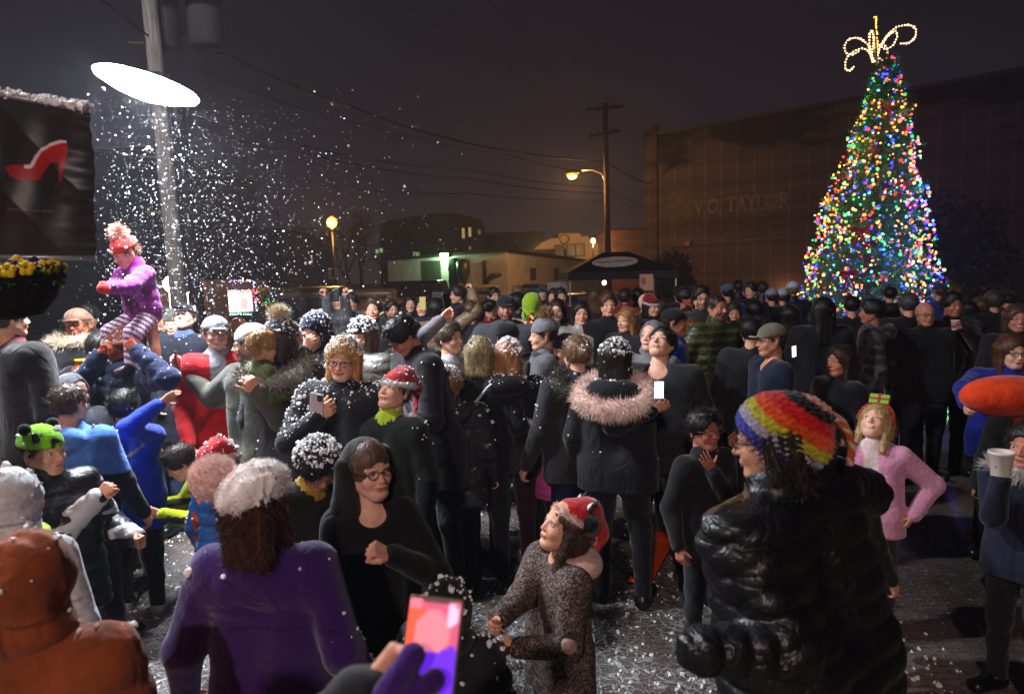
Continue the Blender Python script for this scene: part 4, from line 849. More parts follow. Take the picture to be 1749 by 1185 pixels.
def brick_building():
    A = W(1105, 480, 41.); A[2] = 0; B = W(1749, 480, 28.8); B[2] = 0; u = nz(B - A); Lh = 34; Hh = 9.7; nrm = np.array([u[1], -u[0], 0]); nrm = nrm if nrm[1] < 0 else -nrm; bk = -nrm
    e = empty('brick_building', tuple(A), 0, 'long brown brick building with a faded painted wall sign behind the tree', 'building')
    m = brickmat('old_brick', (.080, .046, .037), (.050, .031, .026)); mb = MB()
    pts = [np.zeros(3), u * Lh, u * Lh + bk * 16, bk * 16]; V = [p + np.array([0, 0, z]) for z in (0, Hh) for p in pts]
    mb.add(V, [[0, 1, 5, 4], [1, 2, 6, 5], [2, 3, 7, 6], [3, 0, 4, 7], [4, 5, 6, 7]]); mb.build('wall', m, e)
    R = np.stack([u, bk, [0, 0, 1]], 1)
    MB().box(u * Lh / 2 + bk * .1 + np.array([0, 0, Hh + .08]), (Lh + .3, .5, .16), R=R, col=lin('#3a3230')).build('coping', M['matte'], e)
    MB().box(u * .35 + nrm * .09 + np.array([0, 0, Hh / 2 + .2]), (.9, .18, Hh + .6), R=R).build('pier', m, e)
    MB().box(u * 21 + nrm * .06 + np.array([0, 0, 5.9]), (17, .12, .18), R=R, col=lin('#57453a')).build('string_course', M['matte'], e)
    fp = mat('faded_paint', .9, .1, var=.35, vscale=3, bump=.004, bscale=20)
    def at(px, py):     # point of the wall under a photo pixel
        c0 = np.array(CM.translation); r = W(px, py, 1.) - c0; t = ((A - c0) @ nrm) / (r @ nrm); return c0 + r * t - A
    # painted border, disc and the lines of lettering
    def strip(p, q, wd, nm, cc):
        mid = (p + q) / 2; L_ = np.linalg.norm(q - p); ax = nz(q - p); up = nz(np.cross(nrm, ax)); MB().box(mid + nrm * .006, (L_, wd, .006), R=np.stack([ax, up, nrm], 1), col=cc).build(nm, fp, e)
    pc = lin('#7a6a58') * .55
    a0, a1 = at(1145, 345), at(1362, 325); b0, b1 = at(1147, 418), at(1362, 404)
    strip(at(1146, 372), b0, .10, 'painted_border', pc); strip(b0, b1, .10, 'painted_border', pc); strip(at(1185, 347), at(1345, 330), .09, 'painted_border', pc)
    cdisc = at(1160, 352); MB().prism([(1.0 * math.cos(t), 1.0 * math.sin(t)) for t in np.linspace(0, 2 * PI, 40)[:-1]], .002, .008, Mx=np.block([[np.stack([u, [0, 0, 1], nrm], 1), cdisc[:, None]], [0, 0, 0, 1]]), col=pc * .75).build('painted_disc', fp, e)
    s0 = at(1186, 367); up = np.array([0, 0, 1]); wpx = np.linalg.norm(at(1349, 348) - at(1186, 367))
    o = text('V.O. TAYLOR', 1.12, fp, e, s0 + nrm * .006, u, up, 'painted_lettering', .004, col=pc * 1.25, bold=.03)
    me = o.data; xs = np.array([v.co[:] for v in me.vertices]); ln = ((xs - s0) @ u); k = wpx / ln.max()
    for v in me.vertices:
        p = np.array(v.co[:]); q = (p - s0) @ u; v.co = (p + u * q * (k - 1)).tolist()
    r = np.random.default_rng(5)
    for row, (ya, yb) in enumerate(((380, 366), (392, 379), (404, 392))):     # the worn smaller lines: only blotches of paint survive
        p, q = at(1188, ya + 4), at(1345, yb + 4); mb = MB(); t = 0
        while t < 1:
            w_ = r.uniform(.02, .045); c0 = p + (q - p) * (t + w_ / 2)
            if r.random() < .8: mb.box(c0 + nrm * .006 + up * .2, (w_ * wpx * .62, .006, .28 * r.uniform(.7, 1.)), R=R, col=pc * r.uniform(.5, .85))
            t += w_ + .008
        mb.build('worn_lettering', fp, e)
    wl = MB().box(at(1177, 416) + nrm * .12, (.3, .2, .22), R=R, col=lin('#8a6a48')).build('wall_box', M['matte'], e)
    # warm uplight low on the wall
    for px, P_ in ((1340, 42), (1610, 30)):
        p = at(px, 505) + A + nrm * .5; p[2] = .25; f = empty('wall_floodlight', tuple(p), 0, 'low warm floodlight at the foot of the brick wall, %s of the lit tree' % ('left' if px < 1400 else 'right'), 'floodlight')
        MB().box((0, 0, 0), (.3, .16, .14), col=lin('#222222')).build('lamp_housing', M['metal'], f); MB().box((0, .0, .075), (.24, .12, .008), col=np.array([1., .5, .14]) * 8).build('lamp_lens', M['glow'], f)
        point('floodlight_lamp', (p[0], p[1], p[2] + .25), P_, (1, .47, .12), .1)
    return e
brick_building()
def box_building(name, label, px0, px1, pyt, d, dep, cc, mt=None, px0d=None):
    a = W(px0, pyt, d); b = W(px1, pyt, d); z = (a[2] + b[2]) / 2; e = empty(name, (a[0], a[1], 0), 0, label, 'building')
    MB().box(((b[0] - a[0]) / 2, dep / 2, z / 2), (b[0] - a[0], dep, z), col=cc).build('wall', mt or M['matte'], e); MB().box(((b[0] - a[0]) / 2, dep / 2, z + .07), (b[0] - a[0] + .3, dep + .3, .14), col=np.asarray(cc) * .5).build('roof_edge', M['matte'], e)
    return e, a, b, z
box_building('brick_building', 'low reddish brick building between the utility pole and the long brick building', 1040, 1108, 393, 62, 12, lin('#5a2a1a'), brickmat('red_brick', (.34, .12, .06), (.27, .10, .05), 1, False))
# ---- warehouse
def warehouse():
    C0 = W(866, 430, 40); L0 = W(662, 446, 44); R0 = W(1042, 452, 60); zt = C0[2]
    e = empty('warehouse', (C0[0], C0[1], 0), 0, 'low pale warehouse with a roller door and a green-lit wall lamp', 'building'); c = C0 * np.array([1, 1, 0])
    l = L0 * np.array([1, 1, 0]) - c; r = R0 * np.array([1, 1, 0]) - c; up = np.array([0, 0, 1.]); zl, zr = L0[2], R0[2]
    pm = mat('painted_block', .85, .2, var=.18, vscale=1.2, bump=.01, bscale=6)
    V = [l, np.zeros(3), r, r + l, l + up * zl, up * zt, r + up * zr, r + l + up * zl]
    MB().add(V, [[0, 1, 5, 4], [1, 2, 6, 5], [2, 3, 7, 6], [3, 0, 4, 7], [4, 5, 6, 7]], lin('#c0b6b0')).build('wall', pm, e)
    ul = nz(l); nl = np.array([ul[1], -ul[0], 0]); nl = nl if nl[1] < 0 else -nl; ur = nz(r); nr = np.array([ur[1], -ur[0], 0]); nr = nr if nr[1] < 0 else -nr
    Ra = lambda u, n: np.stack([u, -n, up], 1)
    for q, zz, u_, n_ in ((l, zl, ul, nl), (r, zr, ur, nr)):
        a = up * zt; b = q + up * zz; MB().box((a + b) / 2 + up * .08, (np.linalg.norm(q), .3, .16), R=np.stack([nz(b - a), -n_, np.cross(nz(b - a), -n_) * (1 if u_[0] > 0 else -1)], 1), col=lin('#2a2522')).build('roof_edge', M['matte'], e)
    def on(px, py, u, n):
        c0 = np.array(CM.translation); rr = W(px, py, 1.) - c0; t = ((c - c0) @ n) / (rr @ n); return c0 + rr * t - c
    p, q = on(722, 446, ul, nl), on(755, 500, ul, nl); wd = abs((q - p) @ ul); rd = MB(); zc = p[2]
    n_s = 26
    for k in range(n_s): rd.box(((p + q) / 2) * np.array([1, 1, 0]) + nl * (.03 + .012 * (k % 2)) + up * (zc * (k + .5) / n_s), (wd, .05, zc / n_s * .96), R=Ra(ul, nl), col=lin('#6e7a62'))
    rd.build('roller_door', M['metal'], e)
    p2 = on(778, 441, ul, nl); mb = MB()
    for k in range(16): mb.box(on(778, 470, ul, nl) * np.array([1, 1, 0]) + nl * .25 + up * (p2[2] * (k + .5) / 16), (.42 if k % 4 else .5, .4, p2[2] / 16), R=Ra(ul, nl), col=lin('#20241f'))
    mb.build('duct_tower', M['metal'], e)
    # dust collector: inverted cone with pipework
    p3 = on(800, 455, ul, nl) + nl * .6; mb = MB(); mb.lathe([(.05, -1.25), (.12, -1.1), (.42, -.35), (.42, .25), (.3, .35), (.12, .42)], p3, 20, col=lin('#5c5e50')); mb.build('dust_cyclone', M['metal'], e, True)
    a = p3 + up * .3; MB().tube([a, a + ul * -.6 * np.sign(ul[0]) , a - ul * np.sign(ul[0]) * -.0 + np.array([1.2, 0, .0]), np.array([a[0] + 1.3, a[1], a[2] - .1]), np.array([a[0] + 1.3, a[1], .2])][2:], .1, 10, lin('#4e4c42')).build('duct_pipe', M['metal'], e, True)
    p4 = on(836, 478, ul, nl) + nl * .3; MB().tube([p4 * np.array([1, 1, 0]) + up * .1, p4, p4 + up * .25 + np.array([.25, 0, 0]), p4 + np.array([1.0, 0, .3])], .13, 10, lin('#4a3a2c')).build('duct_pipe', M['metal'], e, True)
    for px in (910, 950):
        p5 = on(px, 468, ur, nr); w_ = MB().box(p5 + nr * .02, (.9, .06, .75), R=Ra(ur, nr), col=lin('#3a332c')).build('window', M['matte'], e); MB().box(p5 + nr * .06, (.74, .02, .6), R=Ra(ur, nr), col=lin('#4c545a')).build('pane', M['plastic'], w_)
    p6 = on(765, 436, ul, nl) + nl * .25; g = np.array([.62, 1, .66])
    MB().box(p6, (.55, .3, .28), R=Ra(ul, nl), col=lin('#44483f')).build('wall_lamp', M['metal'], e); MB().box(p6 + nl * .17 - up * .03, (.5, .03, .26), R=Ra(ul, nl), col=g * 22).build('lamp_lens', M['glow'], e)
    o = point('wall_lamp_light', tuple(c + p6 + nl * .45 - up * .25), 190, (.50, 1, .50), .15)
warehouse()
# ---- pale stepped-parapet building
def pale_building():
    d = 70; e = empty('parapet_building', tuple(W(960, 470, d) * np.array([1, 1, 0])), 0, 'pale stuccoed building with a stepped parapet and round medallion', 'building'); o = np.array(e.location)
    prof = [(900, 470), (905, 432), (925, 415), (940, 408), (953, 407), (955, 399), (990, 399), (992, 404), (1004, 404), (1005, 409), (1016, 409), (1017, 415), (1033, 415), (1034, 470)]
    pts = [W(px, py, d) - o for px, py in prof]; pts = [np.array([p[0], 0, max(p[2], 0) if k not in (0, len(prof) - 1) else 0]) for k, p in enumerate(pts)]
    m = len(pts); MB().add(pts + [p + np.array([0, 10, 0]) for p in pts], [list(range(m))[::-1], list(range(m, 2 * m))] + [[k, (k + 1) % m, m + (k + 1) % m, m + k] for k in range(m)], lin('#b3a084')).build('wall', mat('stucco', .9, .2, var=.12, vscale=1), e)
    for px, py in ((955, 429), (975, 428), (990, 427)):
        p = W(px, py, d) - o; w_ = MB().box((p[0], -.05, p[2]), (1.0, .1, 1.3), col=lin('#3a2d22')).build('window_frame', M['matte'], e); MB().box((p[0], -.12, p[2]), (.8, .02, 1.1), col=lin('#191613')).build('pane', M['plastic'], w_)
    p = W(963, 409, d) - o; t = np.linspace(0, 2 * PI, 30); MB().tube(np.stack([p[0] + .45 * np.cos(t), -.08 + 0 * t, p[2] + .45 * np.sin(t)], 1), .07, 6, lin('#5a4a38')).build('medallion', M['matte'], e)
    MB().box((W(905, 440, d)[0] - o[0], 4, 2), (9, 8, 4.6), col=lin('#4a3a28')).build('side_wing', M['matte'], e)
    # lamp that lights it
    s = W(1013, 411, 62); f = empty('street_lamp', (s[0], s[1], 0), 0, 'small distant street lamp in front of the pale stepped building', 'street lamp')
    MB().tube([(0, 0, 0), (0, 0, s[2] - .15)], .07, 8, lin('#1d1a18')).build('pole', M['metal'], f); MB().ball((0, 0, s[2]), .2, 7, np.array([1., .6, .22]) * 20).build('lamp_globe', M['glow'], f, True)
    point('street_lamp_light', (s[0], s[1] - .1, s[2] - .45), 1100, (1, .55, .2), .2); 
    point('street_lamp_light', (s[0] - 5, s[1] - 1, s[2] - .45), 800, (1, .55, .2), .2)
pale_building()
def dark_house():
    d = 75; e = empty('house', tuple(W(740, 470, d) * np.array([1, 1, 0])), 0, 'dark house on the rise with three lit narrow windows', 'house'); o = np.array(e.location)
    prof = [(650, 480), (650, 385), (665, 378), (700, 372), (735, 366), (775, 364), (800, 370), (822, 376), (826, 400), (832, 480)]
    pts = [W(px, py, d) - o for px, py in prof]; pts = [np.array([p[0], 0, max(p[2], 0)]) for p in pts]; pts[0][2] = pts[-1][2] = 0; m = len(pts)
    MB().add(pts + [p + np.array([0, 9, 0]) for p in pts], [list(range(m))[::-1], list(range(m, 2 * m))] + [[k, (k + 1) % m, m + (k + 1) % m, m + k] for k in range(m)], lin('#2a2320')).build('wall', M['matte'], e)
    for px, py, h_ in ((792, 399, 1.1), (803, 397, 1.0), (819, 397, .5), (803, 424, .4)):
        p = W(px, py, d) - o; f_ = MB().box((p[0], -.06, p[2]), (.55, .1, h_ + .2), col=lin('#1a1614')).build('window', M['matte'], e); MB().box((p[0], -.13, p[2]), (.3, .02, h_), col=np.array([1, .72, .25]) * (.35 if h_ > .5 else .12)).build('pane', M['glow'], f_)
    for px, py in ((646, 430), (653, 428), (709, 434), (715, 434)):
        p = W(px, py, d) - o; f_ = MB().box((p[0], -.3, p[2]), (.5, .1, .7), col=lin('#1a1614')).build('window', M['matte'], e); MB().box((p[0], -.37, p[2]), (.32, .02, .45), col=np.array([.6, 1, .35]) * .4).build('pane', M['glow'], f_)
dark_house()
for k, (lb, x0, x1, yt, d, cc) in enumerate((('dark flat-roofed building behind the food truck', 150, 480, 398, 42, '#211c1b'), ('dark block behind the warehouse roof', 826, 930, 398, 95, '#1e1917'), ('dark brick building beyond the left banner', -160, 265, 262, 30, '#1d1918'))):
    e, a, b, z = box_building('dark_building', lb, x0, x1, yt, d, 12, lin(cc))
    if k != 1:
        for i in range(7):
            wx = (b[0] - a[0]) * (i + .5) / 7; MB().box((wx, -.04, z * .62), ((b[0] - a[0]) / 12, .08, z * .26), col=lin('#0f0e0f')).build('window', M['plastic'], e)
# ------------------------------------------------------------------ bare trees, bushes
def bare_tree(px, py_top, d, seed, label):
    r = np.random.default_rng(seed); p = W(px, py_top, d); Ht = p[2]; e = empty('bare_tree', (p[0], p[1], 0), 0, label, 'tree', 'bare winter trees on the skyline'); mb = MB(); tw = MB()
    def grow(a, dr, L, rad, lev):
        b = a + dr * L; mid = (a + b) / 2 + r.normal(size=3) * L * .05; (mb if lev < 3 else tw).tube([a, mid, b], [rad, rad * .85, rad * .65], 5 if lev > 1 else 8, lin('#2a211d'), cap=False)
        if lev >= 6: return
        for k in range(3 if lev < 5 else 2):
            nd = nz(dr + r.normal(size=3) * .55 + np.array([0, 0, .12])); grow(a + (b - a) * r.uniform(.6, 1.), nd, L * r.uniform(.62, .8), rad * .58, lev + 1)
    grow(np.zeros(3), np.array([0, 0, 1.]), Ht * .30, Ht * .022, 0); mb.build('trunk', M['matte'], e, True); tw.build('twigs', M['matte'], e)
for k, (px, py, d, lb) in enumerate(((610, 322, 52, 'bare tree on the skyline, leftmost of the row'), (700, 318, 60, 'bare tree rising behind the dark house'), (585, 300, 44, 'bare tree right behind the globe street lamp'), (845, 352, 85, 'wide bare tree between the dark house and the pale building'), (905, 362, 90, 'bare tree directly left of the pale building'), (770, 330, 80, 'bare tree over the roof of the dark house'), (480, 300, 38, 'dark bare tree behind the flying foam flakes'))): bare_tree(px, py, d, k, lb)
def bush(px, py, d, rx, rz, seed, label, cc='#1f2a16'):
    r = np.random.default_rng(seed); p = W(px, py, d); e = empty('bush', (p[0], p[1], 0), 0, label, 'bush'); n = int(2600); q = r.normal(size=(n, 3)); q /= np.linalg.norm(q, axis=1)[:, None]; q *= (r.random((n, 1)) ** .4) * (1 + .35 * noise(q, 3, seed)[:, None])
    C = q * np.array([rx, rx * .7, rz]) + np.array([0, 0, max(p[2] - rz, rz)]); a = r.normal(size=(n, 3)); a /= np.linalg.norm(a, axis=1)[:, None]; b = np.cross(a, r.normal(size=(n, 3))); b /= np.linalg.norm(b, axis=1)[:, None]
    V = np.stack([C - a * .11, C + b * .05, C + a * .11, C - b * .05], 1).reshape(-1, 3); MB().add(V, np.arange(4 * n).reshape(-1, 4), lin(cc) * r.uniform(.5, 1.7, (n, 1)).repeat(4, 0)).build('foliage', M['matte'], e)
    MB().tube([(0, 0, 0), (.05, 0, max(p[2] - rz, .6))], .07, 6, lin('#2a1f18')).build('stem', M['matte'], e)
bush(1150, 432, 30, .9, 1.1, 3, 'dark bush at the corner of the brick building beside the tent')
bush(1640, 340, 20, 1.6, 2.0, 4, 'dark leafless-looking tall bush against the brick wall right of the lit tree', '#1a1612')
# ------------------------------------------------------------------ utility pole on the right with sodium lamp
def right_pole():
    d = 34; o = W(1036, 480, d); b0 = np.array([o[0], o[1], 0]); e = empty('utility_pole', tuple(b0), 0, 'tall wooden utility pole with two crossarms and a curved orange street lamp arm', 'utility pole'); L_ = lambda px, py: W(px, py, d) - b0
    t = L_(1029, 184); b = L_(1042, 560); MB().tube([(b[0], 0, 0), (t[0], 0, t[2])], [.17, .12], 14, lin('#3d2a20')).build('pole', M['matte'], e, True)
    for (x0, y0, x1, y1) in ((996, 202, 1062, 184), (1000, 245, 1058, 224)):
        p, q = L_(x0, y0), L_(x1, y1); p[1] = -.7; q[1] = .7; ca = MB().tube([p, q], .085, 4, lin('#33241c')).build('crossarm', M['matte'], e)
        for f in (.05, .3, .7, .95):
            c = p + (q - p) * f + np.array([0, 0, .08]); MB().lathe([(.03, 0), (.05, .05), (.03, .08), (.05, .12), (.01, .17)], c, 8, col=lin('#4a4440')).build('insulator', M['plastic'], ca, True)
    arm = [L_(1034, 345), L_(1034, 310), L_(1027, 296), L_(1012, 290), L_(990, 291)]
    MB().tube(arm, .045, 8, lin('#8a8078')).build('lamp_arm', M['metal'], e, True)
    h = L_(978, 297); g = MB().ball(h + np.array([0, 0, .08]), (.42, .25, .14), 8, lin('#6a6460')).build('lamp_head', M['metal'], e, True)
    MB().ball(h + np.array([-.03, 0, -.05]), (.27, .22, .19), 9, np.array([1, .44, .08]) * 2.4).build('lamp_lens', M['glow'], g, True)
    point('street_lamp_light', tuple(b0 + h + np.array([0, 0, -.35])), 1500, (1, .50, .15), .2)
    return b0, L_
right_pole()
gp = W(567, 380, 24); ge = empty('street_lamp', (gp[0], gp[1], 0), 0, 'globe street lamp glowing orange left of the warehouse', 'street lamp')
MB().tube([(0, 0, 0), (0, 0, gp[2] - .2)], [.08, .05], 10, lin('#1b1817')).build('pole', M['metal'], ge, True)
MB().lathe([(.06, -.3), (.12, -.24), (.05, -.2)], (0, 0, gp[2]), 12, col=lin('#1b1817')).build('lamp_collar', M['metal'], ge)
MB().lathe([(.02, -.2), (.14, -.14), (.19, 0), (.15, .12), (.06, .19), (.005, .22)], (0, 0, gp[2]), 14, col=np.array([1, .42, .07]) * 2.3).build('lamp_globe', M['glow'], ge, True)
point('street_lamp_light', (gp[0], gp[1] - .25, gp[2] - .1), 420, (1, .47, .10), .2)
sp = W(569, 467, 23); se = empty('street_sign', (sp[0], sp[1], 0), 0, 'small square sign on a post below the globe street lamp', 'sign')
MB().tube([(0, .03, 0), (0, .03, sp[2] + .15)], .025, 6, lin('#4a4640')).build('post', M['metal'], se); MB().box((0, 0, sp[2]), (.34, .015, .38), col=lin('#a89880')).build('sign_panel', M['plastic'], se); MB().box((0, -.012, sp[2]), (.09, .01, .24), col=lin('#3a3028')).build('sign_mark', M['plastic'], se)
# ---- power lines
def wire(label, pts, r=.018, cc='#0d0b0c'):
    P_ = [W(*p) for p in pts]; out = []
    for a, b in zip(P_[:-1], P_[1:]):
        for t in np.linspace(0, 1, 14)[:-1]: out.append(a * (1 - t) + b * t - np.array([0, 0, 4 * .012 * np.linalg.norm(b - a) * t * (1 - t)]))
    out.append(P_[-1]); o = np.array(out[0]); w_ = MB().tube(np.array(out) - o, r, 5, lin(cc)).build('power_line', M['matte'], None, True); w_.location = o
    tag(w_, label, 'power line', 'overhead lines strung between the poles')
wire('thick black cable drooping from the left pole to the right utility pole', [(300, 58, 9.6), (400, 100, 13), (600, 182, 20), (760, 235, 25), (900, 262, 30), (1031, 275, 34)], .03)
wire('thick cable falling from the right utility pole to the brick building', [(1033, 276, 34), (1106, 314, 40)], .035)
wire('thin line under the thick cable, ending at the crossarms', [(340, 120, 9.8), (600, 208, 18), (860, 262, 28), (1031, 300, 34)], .012)
wire('long thin line crossing the middle of the sky', [(330, 196, 10), (520, 250, 16), (800, 290, 26), (1032, 320, 34)], .013)
wire('parallel thin line just under the mid-sky line', [(330, 215, 10), (520, 262, 16), (800, 305, 26), (1032, 330, 34)], .015)
wire('low thin line running to the lamp arm', [(330, 300, 11), (560, 318, 20), (800, 330, 27), (1033, 342, 34)], .012)
wire('steep line from the top of the picture to the upper crossarm', [(640, -30, 14), (860, 110, 24), (1003, 200, 33.6)], .012)
wire('second steep line from the top of the picture to the upper crossarm', [(700, -30, 14), (910, 105, 25), (1022, 192, 33.9)], .012)
wire('third steep line, nearest the tree, reaching the right end of the crossarm', [(800, -30, 15), (980, 110, 26), (1056, 184, 34.2)], .012)
wire('line from the crossarm down behind the brick building', [(1035, 318, 34), (1106, 356, 42)], .014)
wire('lower line from the utility pole to the brick building', [(1036, 322, 34), (1106, 372, 42)], .014)
wire('faint line high over the left pole', [(150, -20, 8), (300, 95, 9.7)], .012)
# ------------------------------------------------------------------ canopy tent
def tent():
    d = 19.; e0 = W(1050, 470, d); b0 = e0 * np.array([1, 1, 0]); e = empty('canopy_tent', tuple(b0), 0, 'black pop-up canopy tent with a white oval sign on its roof', 'tent')
    ez = W(966, 466, d)[2]; az = W(1052, 431, d)[2]; w_ = 1.42; ac = W(1055, 432, d)[0] - b0[0]
    V = [(-w_, -w_, ez), (w_, -w_, ez), (w_, w_, ez), (-w_, w_, ez), (-.35, -.25, az), (.35, -.25, az), (.35, .25, az), (-.35, .25, az)]
    dn = .2; V += [(x, y, ez - dn) for x, y, _ in V[:4]]
    tm = mat('canopy_cloth', .7, .25, var=.1, bump=.004, bscale=20)
    MB().add(V, [[0, 1, 5, 4], [1, 2, 6, 5], [2, 3, 7, 6], [3, 0, 4, 7], [4, 5, 6, 7], [0, 8, 9, 1], [1, 9, 10, 2], [2, 10, 11, 3], [3, 11, 8, 0]], lin('#191512')).build('canopy', tm, e)
    for sx_ in (-1, 1):
        for sy in (-1, 1): MB().tube([(sx_ * w_ * .97, sy * w_ * .97, 0), (sx_ * w_ * .97, sy * w_ * .97, ez - .02)], .022, 8, lin('#8a8a8e')).build('leg', M['metal'], e)
    n = nz(np.cross([1, 0, 0], np.array([0, w_ - .25, az - ez]))); n = n if n[1] < 0 else -n; sl = nz(np.array([0, w_ - .25, az - ez]))
    c = np.array([-.12, -w_ * .60, ez + (az - ez) * .46]) ; c = c + n * .012; ax = nz(np.array([1, 0, 0]) + sl * .12); ay = nz(sl - (sl @ ax) * ax)
    mb = MB(); mb.prism([(.62 * math.cos(t), .32 * math.sin(t)) for t in np.linspace(0, 2 * PI, 36)[:-1]], .003, .010, Mx=np.block([[np.stack([ax, ay, n], 1), c[:, None]], [0, 0, 0, 1]]), col=lin('#d8bfae')); mb.build('oval_sign', M['cloth'], e)
    t = np.linspace(0, 1, 60); amp = .035 * (1 + .6 * np.sin(t * 9)); q = c[None] + n * .014 + ax[None] * ((t - .5) * .95)[:, None] + ay[None] * (amp * np.sin(t * 58))[:, None]
    MB().tube(q, .012, 5, lin('#5a2a20')).build('script_lettering', M['cloth'], e)
    for dx, lb in ((-.45, 0), (.62, 1)):
        MB().ball((dx, -w_ * .8, ez - dn - .08), .055, 7, np.array([.9, 1, .95]) * 14).build('led_lamp', M['glow'], e, True)
        point('tent_lamp_light', (b0[0] + dx, b0[1] - w_ * .8, ez - dn - .22), 5, (.9, 1, .95), .05)
    tb = empty('folding_table', (b0[0] + .2, b0[1] - .2, 0), 0, 'folding table under the canopy tent', 'table'); MB().box((0, 0, .74), (1.8, .7, .04), col=lin('#8a8078')).build('table_top', M['plastic'], tb)
    for a in (-.8, .8): MB().box((a, 0, .36), (.05, .5, .72), col=lin('#333333')).build('leg', M['metal'], tb)
    s = W(1104, 482, 17); g = empty('poster_board', (s[0], s[1], 0), 0, 'cream poster board on a stand at the right side of the tent', 'sign'); MB().tube([(0, .02, 0), (0, .02, s[2])], .02, 6, lin('#554433')).build('post', M['metal'], g)
    MB().box((0, 0, s[2]), (.33, .02, .40), R=Rz(-.15), col=lin('#c2966e')).build('sign_panel', M['plastic'], g); mb = MB()
    for k in range(4): mb.box((-.1 + k * .06, -.02 + .01 * k, s[2] + .04 - .02 * (k % 2)), (.03, .008, .16), R=Rz(-.15), col=lin('#6a4530'))
    mb.build('printed_marks', M['plastic'], g)
    s = W(952, 488, 21); g = empty('sign_board', (s[0], s[1], 0), 0, 'plain white rectangular board left of the canopy tent', 'sign'); MB().box((0, 0, s[2] - .1), (.62, .03, .42), col=lin('#bdb0a4')).build('sign_panel', M['plastic'], g)
    for a in (-.25, .25): MB().tube([(a, .03, 0), (a, .03, s[2])], .02, 6, lin('#333333')).build('post', M['metal'], g)
tent()
